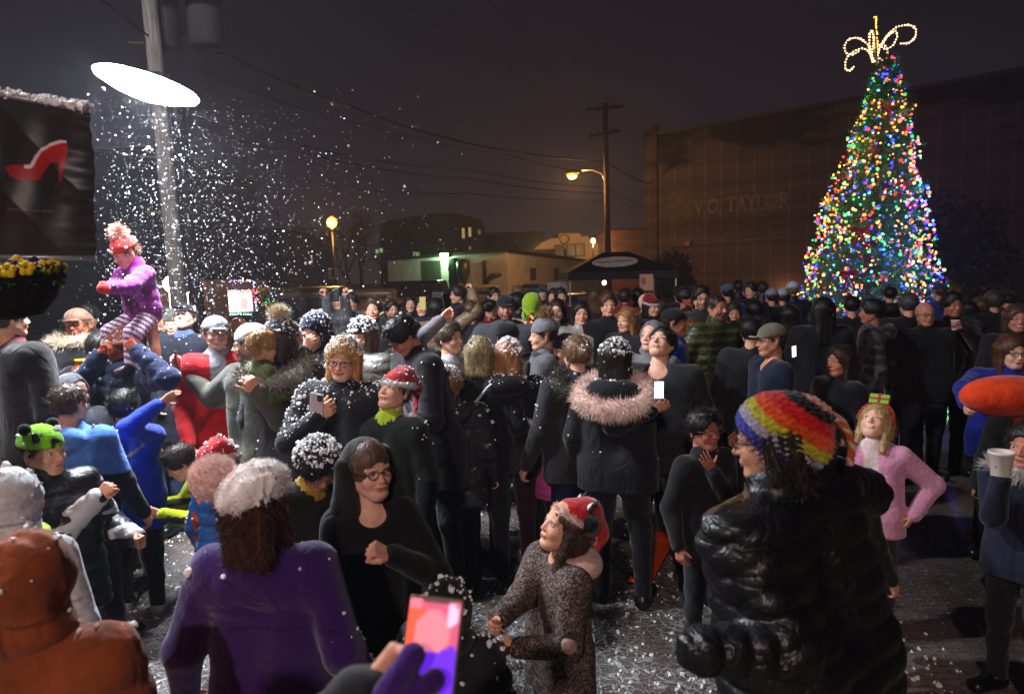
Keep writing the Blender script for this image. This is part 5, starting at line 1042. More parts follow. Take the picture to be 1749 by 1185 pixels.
# ------------------------------------------------------------------ food truck with lit window and strings of lights
def lights_line(mb, pts, n, cols, r, rng, st=1.):
    P_ = np.array(pts, float); L = np.r_[0, np.cumsum(np.linalg.norm(np.diff(P_, axis=0), axis=1))]; t = (np.arange(n) + .5) / n * L[-1]; Q = np.stack([np.interp(t, L, P_[:, k]) for k in range(3)], 1) + rng.normal(size=(n, 3)) * r * .6
    for k in range(n): blobs(mb, Q[k:k + 1], r, rng, np.array(cols[rng.integers(len(cols))]) * st, .1)
RGBL = [(1, .06, .05), (.12, .16, 1), (.75, .8, 1), (.1, .9, .25), (1, .4, .06)]
def truck():
    d = 14.; rng = np.random.default_rng(9); a = W(352, 480, d); b = W(436, 480, d); b0 = np.array([a[0], a[1], 0]); e = empty('food_truck', tuple(b0), 0, 'food trailer with a brightly lit serving window and strings of coloured lights', 'food trailer')
    q = lambda px, py, off=0.: W(px, py, d) - b0 + np.array([0, off, 0]); tz = q(395, 480)[2]; x1 = q(434, 480)[0]; w0 = q(360, 500); w1 = q(428, 532)
    dk = lin('#3a2a26')
    mb = MB(); mb.box((x1 / 2, .40, (tz + .35) / 2), (x1, .6, tz - .35), col=lin('#2a1f1c')); mb.box((x1 / 2, .08, tz - .1), (x1, .06, .2), col=dk); mb.box((x1 / 2, .08, (w1[2] + .35) / 2), (x1, .06, w1[2] - .35), col=lin('#1f3326')); mb.build('trailer_body', M['plastic'], e)
    MB().box((x1 / 2, .02, (w0[2] + tz - .2) / 2), (x1 * .97, .05, tz - .2 - w0[2]), col=lin('#c98a60') ).build('wood_fascia', M['plastic'], e)
    wf = MB(); cxw, czw = (w0[0] + w1[0]) / 2, (w0[2] + w1[2]) / 2; W_, H_ = w1[0] - w0[0], w0[2] - w1[2]; wf.box((cxw, .03, w0[2]), (W_ + .06, .06, .03), col=(.6, .5, .5)); wf.box((cxw, .0, w1[2]), (W_ + .1, .22, .03), col=(.5, .5, .5)); wf.box((cxw + W_ * .08, .03, czw), (.03, .05, H_), col=(.6, .55, .55)); wf = wf.build('serving_window', M['plastic'], e)
    MB().box((cxw - W_ * .21, .06, czw), (W_ * .56, .02, H_ * .96), col=(3.2, 3.0, 2.9)).build('lit_pane', M['glow'], wf); MB().box((cxw + W_ * .30, .06, czw), (W_ * .40, .02, H_ * .96), col=(1.2, .75, .7)).build('lit_pane', M['glow'], wf); MB().box((cxw + W_ * .28, .045, czw - .04), (W_ * .17, .012, H_ * .55), col=(.32, .26, .24)).build('menu_board', M['glow'], wf)
    sh = MB(); rr = np.random.default_rng(4)
    for k in range(16): sh.ball((cxw - W_ * .45 + rr.random() * .3, .04, w1[2] + .04 + rr.random() * H_ * .5), (.035, .01, .03), 5, (1.4, 1.05 * rr.uniform(.8, 1), .7 * rr.random()))
    sh.build('menu_pictures', M['glow'], wf)
    mb = MB(); lights_line(mb, [(0, -.05, tz), (x1, -.05, tz), (x1 + .02, -.05, w1[2])], 34, RGBL[:3], .013, rng, 7); lights_line(mb, [(w0[0], -.04, w0[2] + .03), (w1[0], -.04, w0[2] + .03), (w1[0], -.04, w1[2])], 44, [(1, .5, .6), (1, .8, .9)], .010, rng, 3); mb.build('string_lights', M['glow'], e)
    g = MB(); P_ = np.array([[w0[0] + rr.random() * W_ * 1.05, -.08, w1[2] - .05 + rr.normal() * .02] for _ in range(500)]); D = rr.normal(size=(500, 3)) * .035
    g.add(np.stack([P_, P_ + D, P_ + D * .5 + rr.normal(size=(500, 3)) * .008], 1).reshape(-1, 3), np.arange(1500).reshape(-1, 3), lin('#1d5a2c')); gg = g.build('garland', M['matte'], e); mb = MB(); lights_line(mb, [(w0[0], -.12, w1[2] - .05), (w1[0] + .05, -.12, w1[2] - .05)], 36, [(.3, 1, .7), (.7, .9, 1)], .010, rng, 3); mb.build('garland_lights', M['glow'], gg)
    for px in (372, 420): MB().lathe([(.24, -.06), (.27, -.05), (.27, .05), (.24, .06), (.001, .05)], (q(px, 540)[0], .1, .28), 20, R=Rx(PI / 2), col=(.012,) * 3).build('wheel', M['plastic'], e, True)
    point('trailer_window_light', tuple(b0 + np.array([cxw, -.35, czw])), 16, (1, .93, .88), .15)
    # neighbouring stall: round lit sign over a white doorway
    d2 = 12.; s = W(293, 490, d2); b1 = np.array([s[0], s[1], 0]); f = empty('food_stall', tuple(b1), 0, 'vendor stall with a round glowing white sign, half hidden behind the grey wooden pole', 'stall'); p = lambda px, py: W(px, py, d2) - b1
    z0 = p(290, 490)[2]; mb = MB(); mb.box((p(262, 500)[0], .5, z0 / 2 + .05), (1.1, .9, z0 + .1), col=lin('#5a3c28')); mb.box((p(322, 500)[0] + .15, .5, z0 / 2 + .05), (.3, .9, z0 + .1), col=lin('#8a5638')); mb.build('stall_wall', M['plastic'], f)
    mb = MB(); c = p(300, 485); mb.lathe([(.001, 0), (.15, 0), (.15, .03), (.001, .03)], (c[0], -.1, c[2]), 30, R=Rx(PI / 2), col=(2.6, 2.9, 3.4)); mb.build('round_sign', M['glow'], f)
    MB().box(((p(290, 510)[0] + p(325, 510)[0]) / 2, .02, (p(300, 500)[2] + .9) / 2), (.40, .04, p(300, 500)[2] - .9 + .0), col=(2.3, 2.3, 2.5)).build('lit_doorway', M['glow'], f)
    mb = MB(); lights_line(mb, [(p(240, 480)[0], -.08, z0 + .02), (p(330, 480)[0], -.08, z0 + .02)], 26, RGBL[:3], .011, rng, 6); mb.build('string_lights', M['glow'], f)
    point('stall_sign_light', tuple(b1 + np.array([c[0], -.4, c[2]])), 8, (.9, .95, 1), .12)
    # decorated shrub with lights and yellow bows beside the trailer
    s = W(452, 505, 13.2); g = empty('decorated_wreath', (s[0], s[1], 0), 0, 'lit wreath post with yellow and green bows at the right end of the trailer', 'wreath'); MB().tube([(0, 0, 0), (0, 0, s[2])], .03, 8, lin('#332a22')).build('post', M['matte'], g)
    n = 900; th = rr.uniform(0, 2 * PI, n); C = np.stack([.17 * np.cos(th), rr.normal(size=n) * .02, s[2] + .02 + .17 * np.sin(th)], 1) + rr.normal(size=(n, 3)) * .03; D = rr.normal(size=(n, 3)) * .03
    MB().add(np.stack([C, C + D, C + D * .4 + rr.normal(size=(n, 3)) * .008], 1).reshape(-1, 3), np.arange(3 * n).reshape(-1, 3), lin('#15301c')).build('greenery', M['matte'], g); mb = MB()
    for k in range(46): j = rr.integers(n); blobs(mb, C[j:j + 1] + np.array([[0, -.03, 0]]), .011, rng, np.array(RGBL[k % 5]) * 3, .1)
    mb.build('string_lights', M['glow'], g); mb = MB()
    for dz, c_ in ((.12, '#d6a412'), (-.16, '#a8c41c')):
        for sgn in (-1, 1): mb.ball((.06 + sgn * .05, -.09, s[2] + dz), (.055, .02, .035), 6, lin(c_))
    mb.build('ribbon_bow', M['cloth'], g, True)
truck()
tyre = W(458 - 5, 560, 12); te = tag(MB().lathe([(.19, -.03), (.2, 0), (.19, .03), (.001, .02)], (0, 0, 0), 28, R=Rx(PI / 2), col=lin('#b06a3c')).build('wooden_disc', M['plastic'], None, True), 'round orange-brown wooden disc on the front of the trailer', 'disc'); te.location = W(408, 560, 13.3)
# ------------------------------------------------------------------ cars
def car(px, py_roof, d, label, rz=0, cc='#3a2c1c', suv=True):
    p = W(px, py_roof, d); Hc = 1.72 if suv else 1.42; e = empty('parked_car', (p[0], p[1], 0), rz, label, 'car', 'cars parked behind the crowd')
    g = SDF(); g.rbox((0, 0, .62), (2.2, .88, .34), .14); g.rbox((-.15 if suv else .0, 0, Hc - .38), (1.45 if suv else 1.0, .76, .40), .20, k=.12)
    for x in (-1.35, 1.35):
        for y in (-.88, .88): g.cone((x, y - .2, .36), (x, y + .2, .36), .42, op='s')
    V, Q, m = g.mesh(.05); V[:, 2] = V[:, 2]; MB().add(V, Q, lin(cc)).build('car_body', mat('car_paint_%d' % px, .3, .5, var=.03, coat=.5), e, True)
    for x in (-1.35, 1.35):
        for y in (-.80, .80): t = MB().lathe([(.001, -.1), (.30, -.11), (.35, -.07), (.35, .07), (.30, .11), (.001, .1)], (x, y, .35), 20, R=Rx(PI / 2), col=(.012,) * 3).build('wheel', M['plastic'], e, True)
    for y in (-1, 1):
        mb = MB()
        for k in ((-1.1, .62), (-.35, .62), (.42, .5)) if suv else ((-.5, .6), (.3, .6)): mb.box((k[0], y * .775, Hc - .42), (k[1], .02, .30), col=(.01, .01, .012))
        mb.build('side_window', M['plastic'], e)
    MB().box((1.34 if suv else 1.02, 0, Hc - .42), (.02, 1.2, .34), R=Ry(-.35), col=(.012, .012, .014)).build('windscreen', M['plastic'], e)
    for y in (-.62, .62): MB().box((2.17, y, .72), (.08, .3, .14), col=lin('#c9c0a8')).build('headlight', M['plastic'], e); MB().box((-2.17, y, .82), (.08, .24, .18), col=lin('#7a1410')).build('tail_light', M['plastic'], e)
    return e
car(522, 508, 20, 'dull gold SUV caught in the orange light behind the crowd on the left', .1, '#6a5334')
car(715, 494, 33, 'dark SUV parked before the warehouse roller door', -.2, '#2a2018')
car(815, 500, 34, 'pale sedan parked left of the warehouse corner', .15, '#a8987c', False)
car(925, 489, 33, 'dark sedan under the warehouse windows', 0, '#18140f', False)
car(640, 503, 31, 'silver sedan parked left of the dark SUV', .1, '#8a8070', False)
# ------------------------------------------------------------------ the crowd
BK = '#15161a'
def stripes_white(V, mi, H, shz, hz, a, b, rng):      # dark jacket with a pale yoke band
    c = np.tile(a, (len(V), 1)); z = V[:, 2]; k = shz - .155 * H + .035 * np.cos(V[:, 0] / .2 * 2.2) - (V[:, 0] > .02) * .0
    m = (z > k) & (z < k + .045 * H * (.55 + 1.2 * np.clip((V[:, 0] + .05), 0, 1) * 2)) & (mi < 10) & (V[:, 1] > -.05)
    c[z < k] = lin('#2e2b30'); c[m] = b
    s_ = (mi >= 10) & (np.abs(z - (shz - .17 * H)) < .03); c[s_] = lin('#55525a'); return c
def camo(V, mi, H, shz, hz, a, b, rng):
    c = np.tile(a, (len(V), 1)); n1 = noise(V, 9, 21); n2 = noise(V, 13, 22); c[n1 > .15] = b; c[n2 > .35] = lin('#1b1b1f'); return c
def leopard(V, mi, H, shz, hz, a, b, rng):
    n1 = noise(V * np.array([1, 1, 1.3]), 60, 31) + .6 * noise(V, 95, 32); c = np.tile(a, (len(V), 1)); m = n1 > .05; c[m] = b; return c
def greenband(V, mi, H, shz, hz, a, b, rng):
    c = np.tile(a, (len(V), 1)); m = (np.abs(V[:, 2] - shz - .01) < .02) & (mi < 10); c[mi == 3] = b; c[m] = b; c[(mi == 3) & (V[:, 2] > shz + .03 * H)] = lin('#2f5a30'); return c
def yellowV(V, mi, H, shz, hz, a, b, rng):
    c = np.tile(a, (len(V), 1)); k = shz - .085 * H + .9 * np.abs(V[:, 0]) ** 1.15
    m = (np.abs(V[:, 2] - k) < .008) & (V[:, 1] > 0) & (mi < 10) & (np.abs(V[:, 0]) < .1 * H); c[m] = b; c[mi == 12] = lin('#b9b52c'); return c
def hivis(V, mi, H, shz, hz, a, b, rng):
    c = np.tile(a, (len(V), 1)); z = V[:, 2]; c[(z < shz - .1 * H) & (z > shz - .25 * H) & (mi < 10)] = b; c[(z < hz - .02) & (mi < 10)] = lin('#8f9416'); return c
def whitesleeve(V, mi, H, shz, hz, a, b, rng):
    c = np.tile(a, (len(V), 1)); c[mi >= 10] = b; c[V[:, 2] < hz] = lin('#15161a'); c[mi == 12] = lin('#444'); return c
def patches(V, mi, H, shz, hz, a, b, rng):
    c = np.tile(a, (len(V), 1)); n = noise(V, 14, 41); c[n > .42] = b; c[noise(V, 18, 45) > .5] = lin('#8fb7dc'); return c
def olive_stripe(V, mi, H, shz, hz, a, b, rng):
    c = np.tile(a, (len(V), 1)); c[np.sin(V[:, 2] * 95) > .35] = b; return c
def plaid(V, mi, H, shz, hz, a, b, rng):
    c = np.tile(a, (len(V), 1)); m = (np.sin(V[:, 2] * 70) > .45) | (np.sin(V[:, 0] * 80) > .55); c[m] = b; return c
def twotone(V, mi, H, shz, hz, a, b, rng):
    c = np.tile(a, (len(V), 1)); c[V[:, 2] < shz - .12 * H] = b; return c
def tied(V, mi, H, shz, hz, a, b, rng):
    c = np.tile(a, (len(V), 1)); n = noise(V, 8, 51); f = np.clip(n * 1.2 + .5, 0, 1)[:, None]; return c * (1 - f) + b * f
def vest(V, mi, H, shz, hz, a, b, rng):
    c = np.tile(a, (len(V), 1)); c[mi >= 10] = b; c[(np.abs(V[:, 0]) < .035) & (V[:, 1] < 0) & (mi < 10)] = lin('#b3a85a'); return c
def openfront(V, mi, H, shz, hz, a, b, rng):
    c = np.tile(a, (len(V), 1)); m = (np.abs(V[:, 0]) < .028 * H) & (V[:, 1] < 0) & (mi < 10) & (V[:, 2] > shz - .16 * H); c[m | (mi == 3)] = b; return c


def glasses_girl(i):
    H = i['H']; hh = i['hh']; Mh = i['Mh']; g = SDF()      # long black hood hanging over the shoulder, pale hem and blue tunic panel
    pl = lambda p: Mh[1] + Mh[0] @ (np.array(p) * hh)
    g.cone(pl((-.36, .12, .1)), pl((-.42, .10, -.6)), .035, .045, k=.03); g.cone(pl((-.42, .10, -.6)), i['bend']((-.12 * H, .03, i['shz'] - .16 * H)), .045, .04, k=.04); g.cone(pl((.34, .16, .1)), i['bend']((.09 * H, .05, i['shz'] - .05 * H)), .05, .06, k=.03); g.noise(.006, 12)
    V, Q, m = g.mesh(.009); MB().add(V, Q, lin('#1b1c1c')).build('hood_drape', M['cloth'], i['root'], True)
    g = SDF(); g.torus((0, 0, .445 * H), (0, .05, 1), .118 * H, .016, sq=(1.12, .9, 1)); V, Q, m = g.mesh(.008); MB().add(V, Q, lin('#9a7f80')).build('tunic_hem', M['cloth'], i['root'], True)
    g = SDF(); g.ell((.075 * H, -.085 * H, .50 * H), (.05 * H, .02 * H, .075 * H)); V, Q, m = g.mesh(.007); MB().add(V, Q, lin('#5d7c92')).build('tunic_panel', M['cloth'], i['root'], True)
def strap(i):
    H = i['H']; a = i['bend']((-.09 * H, .03 * H, i['shz'] + .035 * H)); b = i['bend']((.06 * H, .115 * H, i['shz'] - .16 * H)); mid = (a + b) / 2 + np.array([0, .045 * H, .02 * H])
    MB().tube([a, (a + mid) / 2 + np.array([0, .02, .01]), mid, (b + mid) / 2 + np.array([0, .01, 0]), b], .009, 6, lin('#b5b7ba')).build('bag_strap', M['cloth'], i['root'], True)
P = person
# ---- nearest row
P('child in an orange hooded jacket seen from behind at the left edge', 38, 905, 800, 178, hood='up', top='puffer', topm='cloth', tc='#8a4220', hat=None, kid=True, snow=30, snowh=25, build=.95)
P('child in a fuzzy white hooded fleece with a neon yellow scarf at the left edge', 12, 796, 520, 165, hood='up', top='fleece', tc='#cfcfd2', kid=True, scarf='#c9e04a', build=1.15, snow=40, botm='cloth')
PURP = P('child in a purple fleece and pale pink knit hat with a huge pompom, from behind', 428, 790, 610, 176, hat='bear', hatc='#eebab2', hair='wavy', hl=.62, hc='#3a1d14', top='fleece', tc='#37185f', hem='hip', build=1.0, kid=False, hy=-14, hr=4, snow=22, snowh=60, collar=True, la=(.32, .12, -.9), ra=(.30, .1, -.9))
def purple_pom(i):
    Mh = i['Mh']; hh = i['hh']; c2 = lin('#f6d2ca'); rng = i['rng']
    ho = [o for o in i['root'].children if o.name.startswith('knit_hat')][0]
    g = SDF(); g.ell((.50, .16, .44), (.30, .27, .27)); g.noise(.03, 9, 4); V, Q, m = g.mesh(.007 / hh); V = (V * hh) @ Mh[0].T + Mh[1]
    pb = MB().add(V, Q, c2); fuzz(pb, V, Q, 7000, .014, .0022, rng, c2, 0); pb.build('pompom', M['fur'], ho)
    g = SDF(); g.ell((-.12, .08, .36), (.36, .42, .26)); g.ell((0, .06, .2), (.43, .49, .3), k=.1); g.noise(.04, 11, 9); V, Q, m = g.mesh(.007 / hh); V = (V * hh) @ Mh[0].T + Mh[1]
    c3 = lin('#f8efec'); pb = MB().add(V, Q, c3); fuzz(pb, V, Q, 6000, .009, .0022, rng, c3, 0); pb.build('fuzzy_crown', M['fur'], ho)
purple_pom(PURP)
P('child in a black hood with white patches of foam on top, behind the raised phone', 762, 986, 545, 182, hood='up', top='puffer', topm='cloth', tc='#1d2022', kid=True, snow=50, snowh=70, build=1.15)

SANTA = P('girl in a brown speckled coat and red santa hat with black cat ears, looking up', 985, 846, 470, -66, hy=-6, hp=22, hat='santa', hatc='#b3121a', hat2='#d8b7ae', hair='wavy', hl=.85, hc='#3c2416', top='coat', tc='#2c1b1a', hattilt=26, topm='tweed', hem='thigh', kid=True, collar=False, build=1.25,
          gaze=(.1, .6), ra=(840, 1075, 520, (0, .3, -1)), la=(.0, .6, -.45), rh='hold', bot='#1c1416', shoe='#3a2a26', snowh=20, snow=0)
def santa_extra(i):
    Mh = (i['Mh'][0] @ Rx(-26 * D2R), i['Mh'][1]); hh = i['hh']; pl = lambda V: (V * hh) @ Mh[0].T + Mh[1]
    ho = [o for o in i['root'].children if o.name.startswith('santa_hat')][0]
    for sd in (-1, 1):
        for cc, sc_, oy in ((lin('#101012'), 1., 0), (lin('#e8e4e2'), .55, -.05)):
            g = SDF(); g.cone((sd * .22, .0 + oy, .50), (sd * .27, .0 + oy * 1.3, .50 + .26 * sc_), .13 * sc_, .012, flat=((0, 1, 0), .5)); V, Q, m = g.mesh(.0055 / hh); MB().add(pl(V), Q, cc).build('cat_ear', M['fleece'], ho, True)
    g = SDF(); g.cone((-.30, .16, .30), (.30, .16, .30), .2, k=.05); g.ell((0, .1, .42), (.36, .13, .19), k=.05); g.cone((.37, .10, .3), (.40, .06, -.25), .05, .04, k=.05); g.cone((-.37, .10, .3), (-.40, .06, -.25), .05, .04, k=.05)
    V, Q, m = g.mesh(.0055 / hh); MB().add(pl(V), Q, lin('#121214')).build('black_band', M['fleece'], ho, True)
    H = i['H']; g = SDF(); g.ell(i['bend']((0, .06 * H, i['shz'] + .025 * H)), np.array([.12, .075, .05]) * H); g.ell(i['bend']((0, .035 * H, i['shz'] + .085 * H)), np.array([.075, .07, .05]) * H, k=.02, op='s'); g.noise(.004, 12)
    V, Q, m = g.mesh(.008); MB().add(V, Q, lin('#c79c90')).build('hood_lining', M['fleece'], i['root'], True)
    S, E, T = i['arms'][0]; g = SDF(); g.ell(E + np.array([.02, -.01, .02]), .034); V, Q, m = g.mesh(.006); MB().add(V, Q, lin('#b98a86')).build('elbow_patch', M['fleece'], i['root'], True)
santa_extra(SANTA)
RAIN = P('woman in a shiny black quilted jacket and a rainbow striped knit hat with braided tassels', 1318, 668, 640, -146, side=9, lean=7, hy=30, hp=-4, gl=True, hat='navy', hatc='#3b3f9c', hair='bob', hl=.4, hc='#1a120e', top='leather', tc='#0d0d10', hem='thigh', build=1.62, bot='#0b0b0d', skin='l', beard=False,
         la=(1190, 1110, 720, (-.6, .6, -.6)), ra=(.30, .42, -.40, (-1.2, .3, -.1)), rh='none', lh='none', snow=0, snowh=8)
def rain_extra(i):
    Mh = i['Mh']; hh = i['hh']; pl = lambda V: (V * hh) @ Mh[0].T + Mh[1]; rt = i['root']
    ho = [o for o in rt.children if o.name.startswith('knit_hat')][0]; me = ho.data
    V = np.empty(len(me.vertices) * 3); me.vertices.foreach_get('co', V); V = ((V.reshape(-1, 3) - Mh[1]) @ Mh[0]) / hh
    t = V[:, 2] * .62 + V[:, 1] * .78       # bands run round the head, tilted towards the back
    V = V * 1; 
    bands = [(-9, '#d8a79a'), (-.18, '#3a3b9a'), (-.02, '#9a94a6'), (.10, '#a7a02a'), (.22, '#c2461c'), (.34, '#b01616'), (.46, '#0e0e12'), (.56, '#c98d80'), (.60, '#0e0e12')]
    C = np.zeros((len(V), 4)); C[:, 3] = 1
    for a, c in bands: C[t > a, :3] = lin(c)
    C[:, :3] *= (1 + .35 * noise(V, 40, 3))[:, None]
    V2 = V.copy(); V2[:, 1] = np.where(V[:, 1] > 0, V[:, 1] * 1.36, V[:, 1] * 1.02); V2[:, 0] *= 1.04; V2[:, 2] = (V[:, 2] - .1) * .92 + .14
    me.vertices.foreach_set('co', pl(V2).ravel()); me.update()
    me.color_attributes['Col'].data.foreach_set('color', C.astype(np.float32).ravel())
    mb = MB()
    for a, b, c in (((.0, .66, .26), (.08, .80, -.30), '#b4502c'), ((-.1, .6, .3), (-.14, .76, -.12), '#c98d80')):
        t_ = np.linspace(0, 1, 26)
        for ph in (0, 2.09, 4.19):
            ctr = np.array(a)[None] * (1 - t_[:, None]) + np.array(b)[None] * t_[:, None] + np.array([0, .10, .05]) * np.sin(t_ * PI)[:, None]
            q = ctr + np.stack([np.cos(t_ * 22 + ph), np.sin(t_ * 22 + ph), 0 * t_], 1) * .022
            mb.tube(pl(q), .026 * hh, 6, lin(c) if ph < 4 else lin('#b9a98a'))
    mb.build('braided_tassel', M['knit'], ho, True)
    mb = MB(); p = pl(np.array([[-.37, -.0, -.21]]))[0]; t_ = np.linspace(0, 2 * PI, 20); mb.tube(p + np.stack([0 * t_, .011 * np.cos(t_), .011 * np.sin(t_) - .006], 1), .0014, 6, (.8, .75, .65)); mb.build('hoop_earring', M['metal'], rt, True)
rain_extra(RAIN)
P('girl in a black top and long black hooded cape wearing round black glasses', 620, 740, 490, 22, hy=20, hp=2, hr=-3, gl=True, hair='bald', hc='#4a3424', hat2='#5a4030', hat='slouch', lips='#c0606a', hatc='#2a2b27', top='shirt', topm='cloth', tc='#0e0e10', hem='hip', kid=True, smile=.9, gaze=(.6, .25), build=.6, snowh=14, la=(668, 948, 520, (1, .2, -.8)), ra=(.05, .5, -.65), lh='fist', rh='relax', bot='#0c0c0e', skin='p',
  extra=lambda i: glasses_girl(i), collar=False)
P('boy with foam-covered curly black hair bending his head, behind the girl in round glasses', 553, 764, 410, 40, hp=-34, lean=18, hair='curly', hc='#0c0a09', top='coat', tc='#15130f', tc2='#a07818', kid=True, snowh=330, snow=20, skin='t')
P('child in a lime green knit hat with black panda patches and a white-sleeved snow jacket', 66, 722, 400, 66, hy=8, hat='panda', hatc='#7ec71e', top='puffer', tc='#17181d', tc2='#b9b4b6', tpat=whitesleeve, kid=True, la=(.1, .55, -.55), ra=(166, 850, 395, (0, .3, -1)), rh='fist', lh='fist', hood=None, build=1.25, bot='#23262f', snow=20, hem='thigh')
P('boy with short brown hair in a sky blue hooded jacket, seen from behind', 112, 652, 330, 176, hair='buzz', hc='#3c2c22', top='coat', tc='#4a78c4', tc2='#151a2c', tpat=twotone, hood='down', kid=True, hem='thigh', build=1.2, bot='#12131a', snow=10)
P('boy in a royal blue jacket with yellow collar line raising one hand, from behind', 208, 663, 292, 184, hair='short', hc='#0d0b0a', top='coat', tc='#1432a8', tc2='#a9a63a', tpat=yellowV, kid=True, hem='thigh', build=1.15, ra=(272, 690, 300, (.9, .2, -.8)), rh='open', rn_=(.2, .4, .6), bot='#0a0b10', snowh=60, shoe='#9a9aa0', la=(.25, .3, -.85))
P('bending child in a dark grey jacket with neon yellow panel beside boy in royal blue', 292, 762, 292, -60, lean=62, hair='short', top='coat', tc='#34332f', tc2='#b6c40e', tpat=hivis, kid=True, hem='thigh', bot='#2a2a24', h=1.25, la=(.1, .6, -.3), ra=(.1, .7, -.4))
P('toddler in a blue snowsuit with orange patches and a red santa hat', 378, 752, 335, 160, hat='santa', hatc='#b0141c', hat2='#e4c9c8', hair='short', top='puffer', tc='#234f8e', tc2='#c0502a', tpat=patches, kid=True, hem='knee', build=1.25, bot='#234f8e', botm='puffer', snowh=60, snow=30)
# ---- middle row, left half
DAD = P('bareheaded reddish-faced man in a navy jacket carrying a small child on his shoulders', 204, 560, 262, -22, hy=-12, hp=6, hair='buzz', hc='#4a2c1c', hat='santa', hatc='#7d3f30', hat2='#a8705c', top='puffer', topm='cloth', tc='#1a2440', skin='#b4583e', hem='hip', build=1.2, la=(236, 600, 275, (.9, .2, -.7)), ra=(168, 610, 275, (-.9, .3, -.8)), lh='hold', rh='hold', bot='#2a1a20', snow=60, ln_=(0, -1, .2))
P('man in a grey tweed cap and glasses holding a yellow cup', 130, 522, 232, 12, hat='cap', hatc='#6d4a3a', hat2='#54382c', hair='short', gl=True, hc='#5a4a40', top='coat', tc='#131316', trim='#b8a890', skin='#a8583f', beard=True, la='front', ra=(122, 636, 245, (-.8, .4, -.9)), rh='cup', build=1.1, bot='#1a1a1c')
P('man in a black cap and navy coat over a blue hoodie, head tipped back', 320, 517, 212, 2, hat='cap', hatc='#0f0f13', hat2='#0f0f13', gl=True, hp=24, hair='short', hc='#3a3028', top='coat', tc='#10131f', tc2='#3c4a63', build=1.15, hem='thigh', bot='#33405a', botm='denim', skin='p', snow=25, group=None, la='pocket', ra='pocket')
P('smiling woman in a bright red coat, grey peaked cap and dark glasses', 366, 534, 258, 24, hy=8, hat='cap', hatc='#77777c', hat2='#6c6c72', gl=True, hair='short', hc='#5a4a3c', top='coat', tc='#b4141c', tc2='#9a9aa0', tpat=openfront, smile=1.3, teeth=True, skin='p', build=.82, hem='thigh', bot='#2c1222', snowh=15, snow=10, la=(.1, .3, -.85), ra=(.08, .2, -.9))
SELF = P('bearded man in a grey-green coat and white knit hat, arm stretched out with phone', 428, 551, 280, -38, hy=-28, hat='bear', hatc='#d5d2d4', gl=True, beard=True, smile=1, hc='#5c4a3a', top='coat', tc='#4c4a40', hood='down', hem='thigh', build=1.1, ra=(316, 630, 262, (0, .2, -1)), la=(440, 668, 310, (0, .6, -1)), rh='hold', lh='hold', rn_=(0, 1, .4), skin='p', snowh=25, bot='#23211e')
P('blond toddler in an olive green jacket carried by the man in the grey-green coat', 447, 562, 300, 128, h=.86, hair='short', hc='#9a7440', top='coat', tc='#4a5226', kid=True, sit=True, la=(.1, .5, -.6), ra=(.1, .4, -.5), bot='#1c1c20', shoe='#151517', hp=-6, snow=14, hem='waist', z0=.0)
P('woman in a long black fur-collared coat and grey knit hat with a cream pompom', 480, 541, 292, 158, hy=-14, hat='pom', hatc='#3c3c40', hat2='#d8c8ae', hair='wavy', hl=.5, hc='#2a1a1a', top='coat', tc='#1d1a20', trim='#6e675e', hem='knee', build=1.2, snow=110, snowh=120)
P('woman in glasses and a foam-covered navy knit hat, hand over her mouth', 535, 532, 268, -26, hp=-12, hat='navy', hatc='#171c3c', gl=True, hair='long', hl=.8, hc='#0f0b0b', top='coat', tc='#121218', ra=(522, 600, 282, (-.8, .2, -.9)), rh='fist', rn_=(-.2, -1, .2), skin='p', snowh=230, snow=90, hem='thigh')
BLON = P('blonde woman in glasses and a black foam-flecked parka holding a phone in a marble case', 586, 574, 322, -12, hy=10, hp=-8, hr=4, gl=True, hair='long', hl=.95, hc='#b58a4c', top='coat', tc='#14151b', hem='knee', build=1.3, smile=1, skin='p', ra=(545, 712, 335, (-1, .2, -.7)), rh='hold', rn_=(0, -1, .1), la=(.25, .15, -.9), snow=330, snowh=260, trim=None, blush=.9, glc=(.06, .02, .03))
P('person in a foam-covered black hat and grey and yellow jacket behind the blonde woman', 618, 541, 246, -24, hy=-8, hat='beanie', hatc='#17181c', hair='long', hl=.55, hc='#5a4030', top='puffer', tc='#5d5a52', tc2='#3b3c44', tpat=vest, smile=.8, skin='p', snowh=220, build=1.15, snow=20)
P('black-haired man in glasses and a dark coat bowing his head to look down', 668, 545, 288, -62, lean=14, hp=-34, gl=True, hair='short', hc='#0e0b0a', top='coat', tc='#17121a', build=1.25, hem='thigh', skin='#c98a70', la=(.1, .5, -.55), ra=(.1, .5, -.6), snow=12)
P('boy in a santa hat and dark green jacket with neon collar, looking up', 686, 632, 322, -28, hp=28, hy=-4, hat='santa', hatc='#a8141c', hat2='#e2dcde', hair='short', hc='#4a3626', top='coat', tc='#101713', tc2='#a8bd2a', kid=True, gaze=(-.4, .6), skin='p', snowh=50, snow=25, build=1.15, smile=.2)
P('man in a light grey quarter-zip sweater raising a phone above his head', 762, 548, 252, 40, hy=18, hp=6, hair='short', hc='#4a3c30', top='sweater', tc='#77767c', tc2='#a8a6aa', skin='p', ra=(752, 548, 262, (-1, -.1, -.6)), rh='hold', la=(786, 655, 268, (.3, .5, -1)), lh='cup', build=1.1, rn_=(-.5, .7, .2))
P('boy with foam in his blond hair wearing a black camouflage puffer jacket, seen from behind', 765, 626, 277, 176, hair='short', hc='#8a6a3c', top='puffer', tc='#26262b', tc2='#3a3a41', tpat=camo, hood='down', kid=True, hem='thigh', build=1.3, snowh=240, snow=120, bot='#0e0f14', shoe='#26242a')
